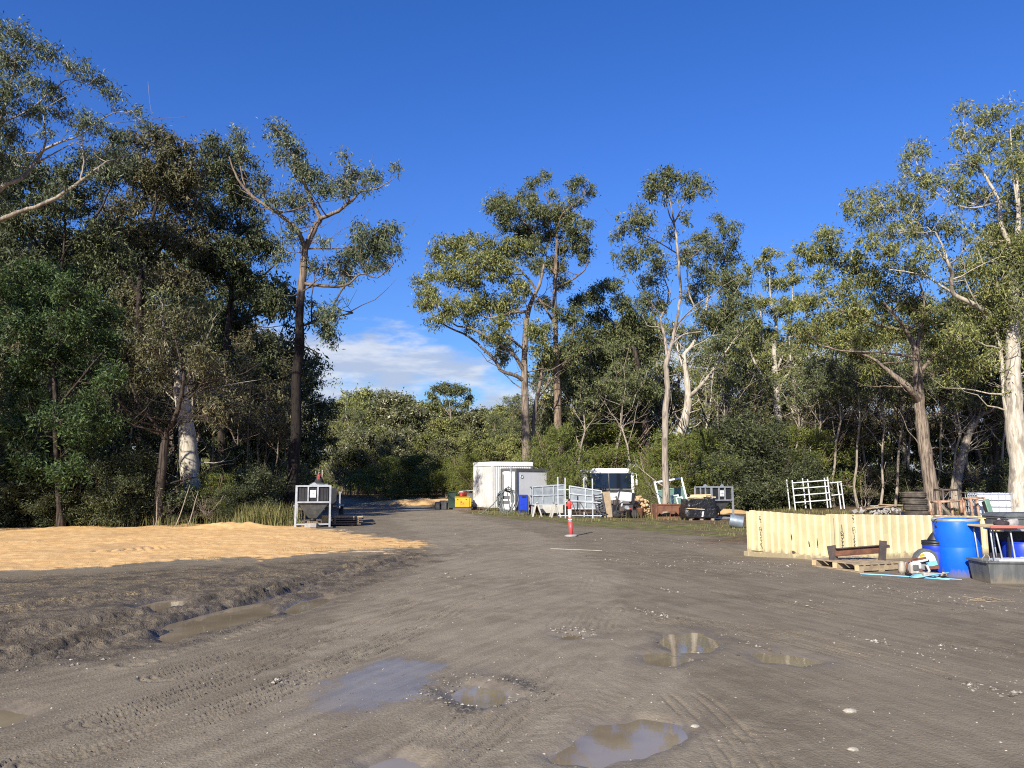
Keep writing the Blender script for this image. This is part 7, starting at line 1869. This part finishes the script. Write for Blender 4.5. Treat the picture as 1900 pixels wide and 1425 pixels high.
# plank pile, tyres, frames, tank
c = atD(1632, 36)
for k, (dx, dy, dz, l, ry, rz, lb) in enumerate(((0, 0, 0.36, 1.3, -6, 0.12, 'long tilted grey plank on the rubble pile left of the tyres'), (0.25, 0.2, 0.42, 1.1, -2, -0.2, 'upper grey plank crossing the rubble pile'), (-0.1, 0.35, 0.20, 1.0, 3, 0.4, 'low plank at the back of the rubble pile'), (0.62, 0.1, 0.46, 1.2, 2, 0.05, 'plank running from the rubble pile towards the tyres'))):
    o = MB().box((0, 0, 0), (l, 0.16, 0.05)).build('plank', M['wood']); o.location = (c[0] + dx, c[1] + dy, c[2] + dz); o.rotation_euler = (0, R(ry), rz); tag(o, lb, 'plank')
mb = MB()
for k in range(60):
    p = (c[0] + rngw.normal(0.1, 0.42), c[1] + rngw.normal(0.2, 0.25), c[2] + 0.05 + 0.28 * rngw.random())
    mb.box(p, (0.08 + 0.14 * rngw.random(), 0.08 + 0.1 * rngw.random(), 0.05 + 0.08 * rngw.random()), rot=tuple(rngw.normal(0, 0.6, 3)))
o = mb.build('rubble', M['concrete']); tag(o, 'pale broken rubble heaped under grey planks', kind='stuff')
c = atD(1701, 34)
tp = [(0.27, -0.12), (0.40, -0.135), (0.475, -0.12), (0.50, -0.09)]
prof = tp + [(0.505, -0.045), (0.490, -0.04), (0.490, -0.03), (0.505, -0.025), (0.505, 0.025), (0.490, 0.03), (0.490, 0.04), (0.505, 0.045)] + [(r_, -z) for r_, z in tp[::-1]] + [(0.30, 0.08), (0.30, -0.08), (0.27, -0.12)]
for k in range(4):
    t = thing('tyre', ('bottom tyre of the stack behind the container, mostly hidden', 'second tyre from the bottom of the tyre stack', 'third tyre up in the tyre stack', 'topmost dusty tyre of the stack in front of the rough gum')[k], 'tyre', (c[0] - 0.03 * k, c[1], c[2] + 0.135 + 0.272 * k), 0.7 * k, 'stacked tyres', rot=(R(1.5 * (k - 1)), R(2.0 * (k % 2)), 0.7 * k))
    MB().lathe(prof, 48, cap=False).build('tread', M['tyre'], t)
    MB().lathe([(0.272, -0.11), (0.265, 0.0), (0.272, 0.11)], 40, cap=False).build('bead', M['black_matt'], t)
def pipe_frame(label, loc, rz, W_, D_, H_, mat, mids=(), lean=0, extra=0):
    t = thing('rusty_rack', label, 'frame', loc, rz, None, (0, R(lean), rz))
    for x in (0, W_):
        for y in (0, D_): MB().tube([(x, y, 0), (x, y, H_ + extra)], 0.045, 8).build('post', M[mat], t)
    for z in (H_ - 0.04,) + tuple(mids):
        for y in (0, D_): MB().tube([(0, y, z), (W_, y, z)], 0.035, 8).build('rail', M[mat], t)
        for x in (0, W_): MB().tube([(x, 0, z), (x, D_, z)], 0.035, 8).build('side_rail', M[mat], t)
    return t
c = atD(1746, 28.5)
lowf = pipe_frame('low square frame of rusty orange pipe with cords across it', c, R(8), 0.86, 0.5, 0.86, 'rust_pale', (0.12,), -3)
for k in range(3): MB().tube([(0.04, -0.03, 0.78 - 0.06 * k), (0.4, -0.05, 0.34 - 0.05 * k), (0.66 - 0.1 * k, -0.03, 0.16), (0.82, -0.03, 0.36)], 0.008, 5).build('cord', M['strip'], lowf)
c = atD(1806, 27.2)
pipe_frame('taller narrow frame of rust-streaked pale pipe in front of the white tank', c, R(4), 0.50, 0.4, 1.0, 'rust_pale', (0.28,), -4)
c = atD(1752, 33); t = pipe_frame('thin dark pipe frame behind the low rusty frame', c, R(4), 0.7, 0.6, 1.22, 'steel_dark')
c = atD(1815, 27.9)
t = thing('water_tank', 'square white plastic liquid tank in a wire cage on a pallet', 'tank', c, R(-9))
IW, ID, IH = 1.18, 1.0, 1.16
MB().box((IW / 2, ID / 2, 0.65), (IW - 0.06, ID - 0.06, 0.96)).build('tank', M['ibc'], t, bevel=0.06)
for k in range(6):
    x = 0.0 + k * IW / 5
    MB().bar((x, 0, 0.14), (x, 0, IH), 0.02).build('cage_bar', M['galv'], t); MB().bar((x, ID, 0.14), (x, ID, IH), 0.02).build('cage_bar', M['galv'], t)
for k in range(1, 5):
    y = k * ID / 5
    MB().bar((0, y, 0.14), (0, y, IH), 0.02).build('cage_bar', M['galv'], t); MB().bar((IW, y, 0.14), (IW, y, IH), 0.02).build('cage_bar', M['galv'], t)
for k in range(5):
    z = 0.2 + k * 0.235
    for a_, b_ in (((0, -.012), (IW, -.012)), ((IW + .012, 0), (IW + .012, ID)), ((0, ID + .012), (IW, ID + .012)), ((-.012, 0), (-.012, ID))): MB().bar((a_[0], a_[1], z), (b_[0], b_[1], z), 0.022).build('cage_rail', M['galv'], t)
MB().box((IW / 2, ID / 2, 0.06), (IW, ID, 0.12)).build('pallet_base', M['wood'], t)
MB().lathe([(0.11, 1.13), (0.11, 1.17), (0, 1.175)], 18, c=(IW / 2, ID / 2, 0)).build('cap', M['black'], t)
c = atD(1845, 26.6)
t = thing('green_panel', 'faded green narrow panel leaning on the white tank', 'panel', c, 0, None, (R(-8), R(-10), 0.5))
MB().box((0, 0, 0.5), (0.26, 0.05, 1.0)).build('face', M['green'], t, bevel=0.015)
MB().box((-0.14, 0.05, 0.48), (0.05, 0.10, 0.94)).build('edge', M['black'], t)

# left of the shed: yellow bin, red drum, oddments, far sand
c = atD(844, 42.5)
t = thing('fuel_bin', 'yellow plastic bin with a black printed mark beside the tall white shed', 'bin', (c[0], c[1], c[2] + 0.15), R(2))
MB().box((0.40, 0.3, 0.28), (0.80, 0.6, 0.54)).build('body', M['yellow'], t, bevel=0.03)
MB().box((0.40, 0.3, 0.565), (0.84, 0.64, 0.035)).build('rim', M['yellow'], t, bevel=0.01)
MB().box((0.84, 0.3, 0.28), (0.10, 0.5, 0.48)).build('side_rib', M['yellow'], t, bevel=0.02)
for x in (0.14, 0.62): MB().box((x, -0.006, 0.44), (0.08, 0.02, 0.03)).build('latch', M['black'], t)
m4 = Matrix.Translation((0.40, -0.006, 0.27)) @ Matrix.Rotation(math.pi / 2, 4, 'X')
text_mesh('Ru', 0.20, M['ink'], 'printed_mark', t, m4)
MB().box((0.40, -0.004, 0.155), (0.24, 0.008, 0.014)).build('printed_line', M['ink'], t)
o = MB().box((0.4, 0.3, 0.07), (1.0, 0.8, 0.14)).build('pallet', M['steel_dark']); o.location = c; tag(o, 'dark low pallet carrying the yellow bin', 'pallet')
t = thing('red_tub', 'dark red round tub sitting on top of the yellow bin', 'tub', (c[0] + 0.42, c[1] + 0.3, c[2] + 0.735))
MB().lathe([(0.20, 0), (0.235, 0.20), (0.24, 0.23), (0.22, 0.23), (0.2, 0.18), (0, 0.18)], 24).build('body', M['dark_red'], t)
MB().box((-0.08, -0.225, 0.11), (0.10, 0.03, 0.14)).build('label', M['red'], t)
t = thing('wheelie_bin', 'dark green wheeled bin with pale green lid left of the yellow bin', 'bin', (atD(839, 43.6)[0], 43.6, atD(839, 43.6)[2]), R(6))
MB().box((0.0, 0.25, 0.50), (0.42, 0.5, 0.86), taper=1.1).build('body', M['dark_green'], t, bevel=0.03)
MB().box((0.02, 0.22, 0.98), (0.46, 0.56, 0.07)).build('lid', M['dark_green'], t, bevel=0.02)
for s_ in (-1, 1): MB().lathe([(0.02, -0.03), (0.1, -0.03), (0.1, 0.03), (0.02, 0.03)], 14, c=(s_ * 0.22, 0.48, 0.10), axis='X').build('wheel', M['black_matt'], t)
t = thing('cage_trolley', 'dark blue-grey barrow load behind the red tub by the shed', 'trolley', (atD(852, 44)[0], 44.0, atD(852, 44)[2]), 0)
MB().box((0.45, 0.3, 0.62), (0.95, 0.5, 0.55)).build('load', M['grey_frame'], t, bevel=0.08)
MB().box((0.1, -0.0, 0.9), (0.3, 0.2, 0.2)).build('bag', M['cloth'], t, bevel=0.06)
for x in (0.05, 0.85): MB().bar((x, 0.1, 0), (x, 0.1, 0.4), 0.05).build('leg', M['black'], t)
MB().bar((0, 0.05, 1.0), (0.95, 0.05, 1.08), 0.03).build('handle', M['galv'], t)
for k, (px, w_, h_, mt, lb) in enumerate(((812, 0.30, 0.42, 'black', 'dark plastic box farthest left of the oddments by the far sand heap'), (822, 0.34, 0.50, 'grey_frame', 'grey box beside the dark plastic box near the far sand heap'), (832, 0.26, 0.36, 'steel_dark', 'low dark steel box next to the green wheeled bin'))):
    c = atD(px, 43.5 + 0.2 * k); o = MB().box((0, 0, h_ / 2), (w_, 0.4, h_)).build('box', M[mt], bevel=0.03); o.location = c; o.rotation_euler = (0, 0, 0.3 * k); tag(o, lb, 'box')
# a grey bare post of the far paddock fence
for px, D in ((584, 96), (590, 97), (596, 98)):
    c = atD(px, D); o = MB().tube([(0, 0, -0.2), (0, 0, 1.5)], 0.09, 6).build('fence_post', M['strip']); o.location = c
    tag(o, {584: 'leftmost', 590: 'middle', 596: 'rightmost'}[px] + ' pale fence post on the far green paddock slope', 'post', 'far paddock fence posts')
# bare saplings and stakes at the back edge of the sand
for px, D, h_, ln, lb in ((290, 27.0, 1.0, 0.02, 'short pale stake standing at the sand edge under the front forked tree'), (325, 27.2, 1.4, 0.35, 'leaning pale stick at the sand edge right of the forked tree'), (348, 27.4, 1.2, 0.30, 'second leaning pale stick at the sand edge'), (155, 27.4, 1.6, -0.12, 'thin grey dead stem at the back of the sand')):
    c = atD(px, D); t_ = np.linspace(0, 1, 5)
    o = MB().tube([(ln * h_ * k + 0.02 * math.sin(5 * k), 0, -0.1 + h_ * k * 1.1) for k in t_], [0.022, 0.02, 0.018, 0.015, 0.01], 6).build('dead_stem', M['bark_mottled']); o.location = c; tag(o, lb, 'dead stem')
# bits of straw on the gravel at the right
mb = MB(); c = at(1838, 1116)
for k in range(26):
    a = rngw.random() * math.pi; l = 0.10 + 0.16 * rngw.random(); x, y = c[0] + rngw.normal(0, 0.14), c[1] + rngw.normal(0, 0.06)
    z = c[2] + 0.008 + 0.02 * rngw.random()
    mb.bar((x, y, z), (x + l * math.cos(a), y + l * math.sin(a), z + rngw.normal(0.0, 0.015)), 0.004)
o = mb.build('straw', M['board']); tag(o, 'wisp of straw on the gravel below the black tub', kind='stuff')
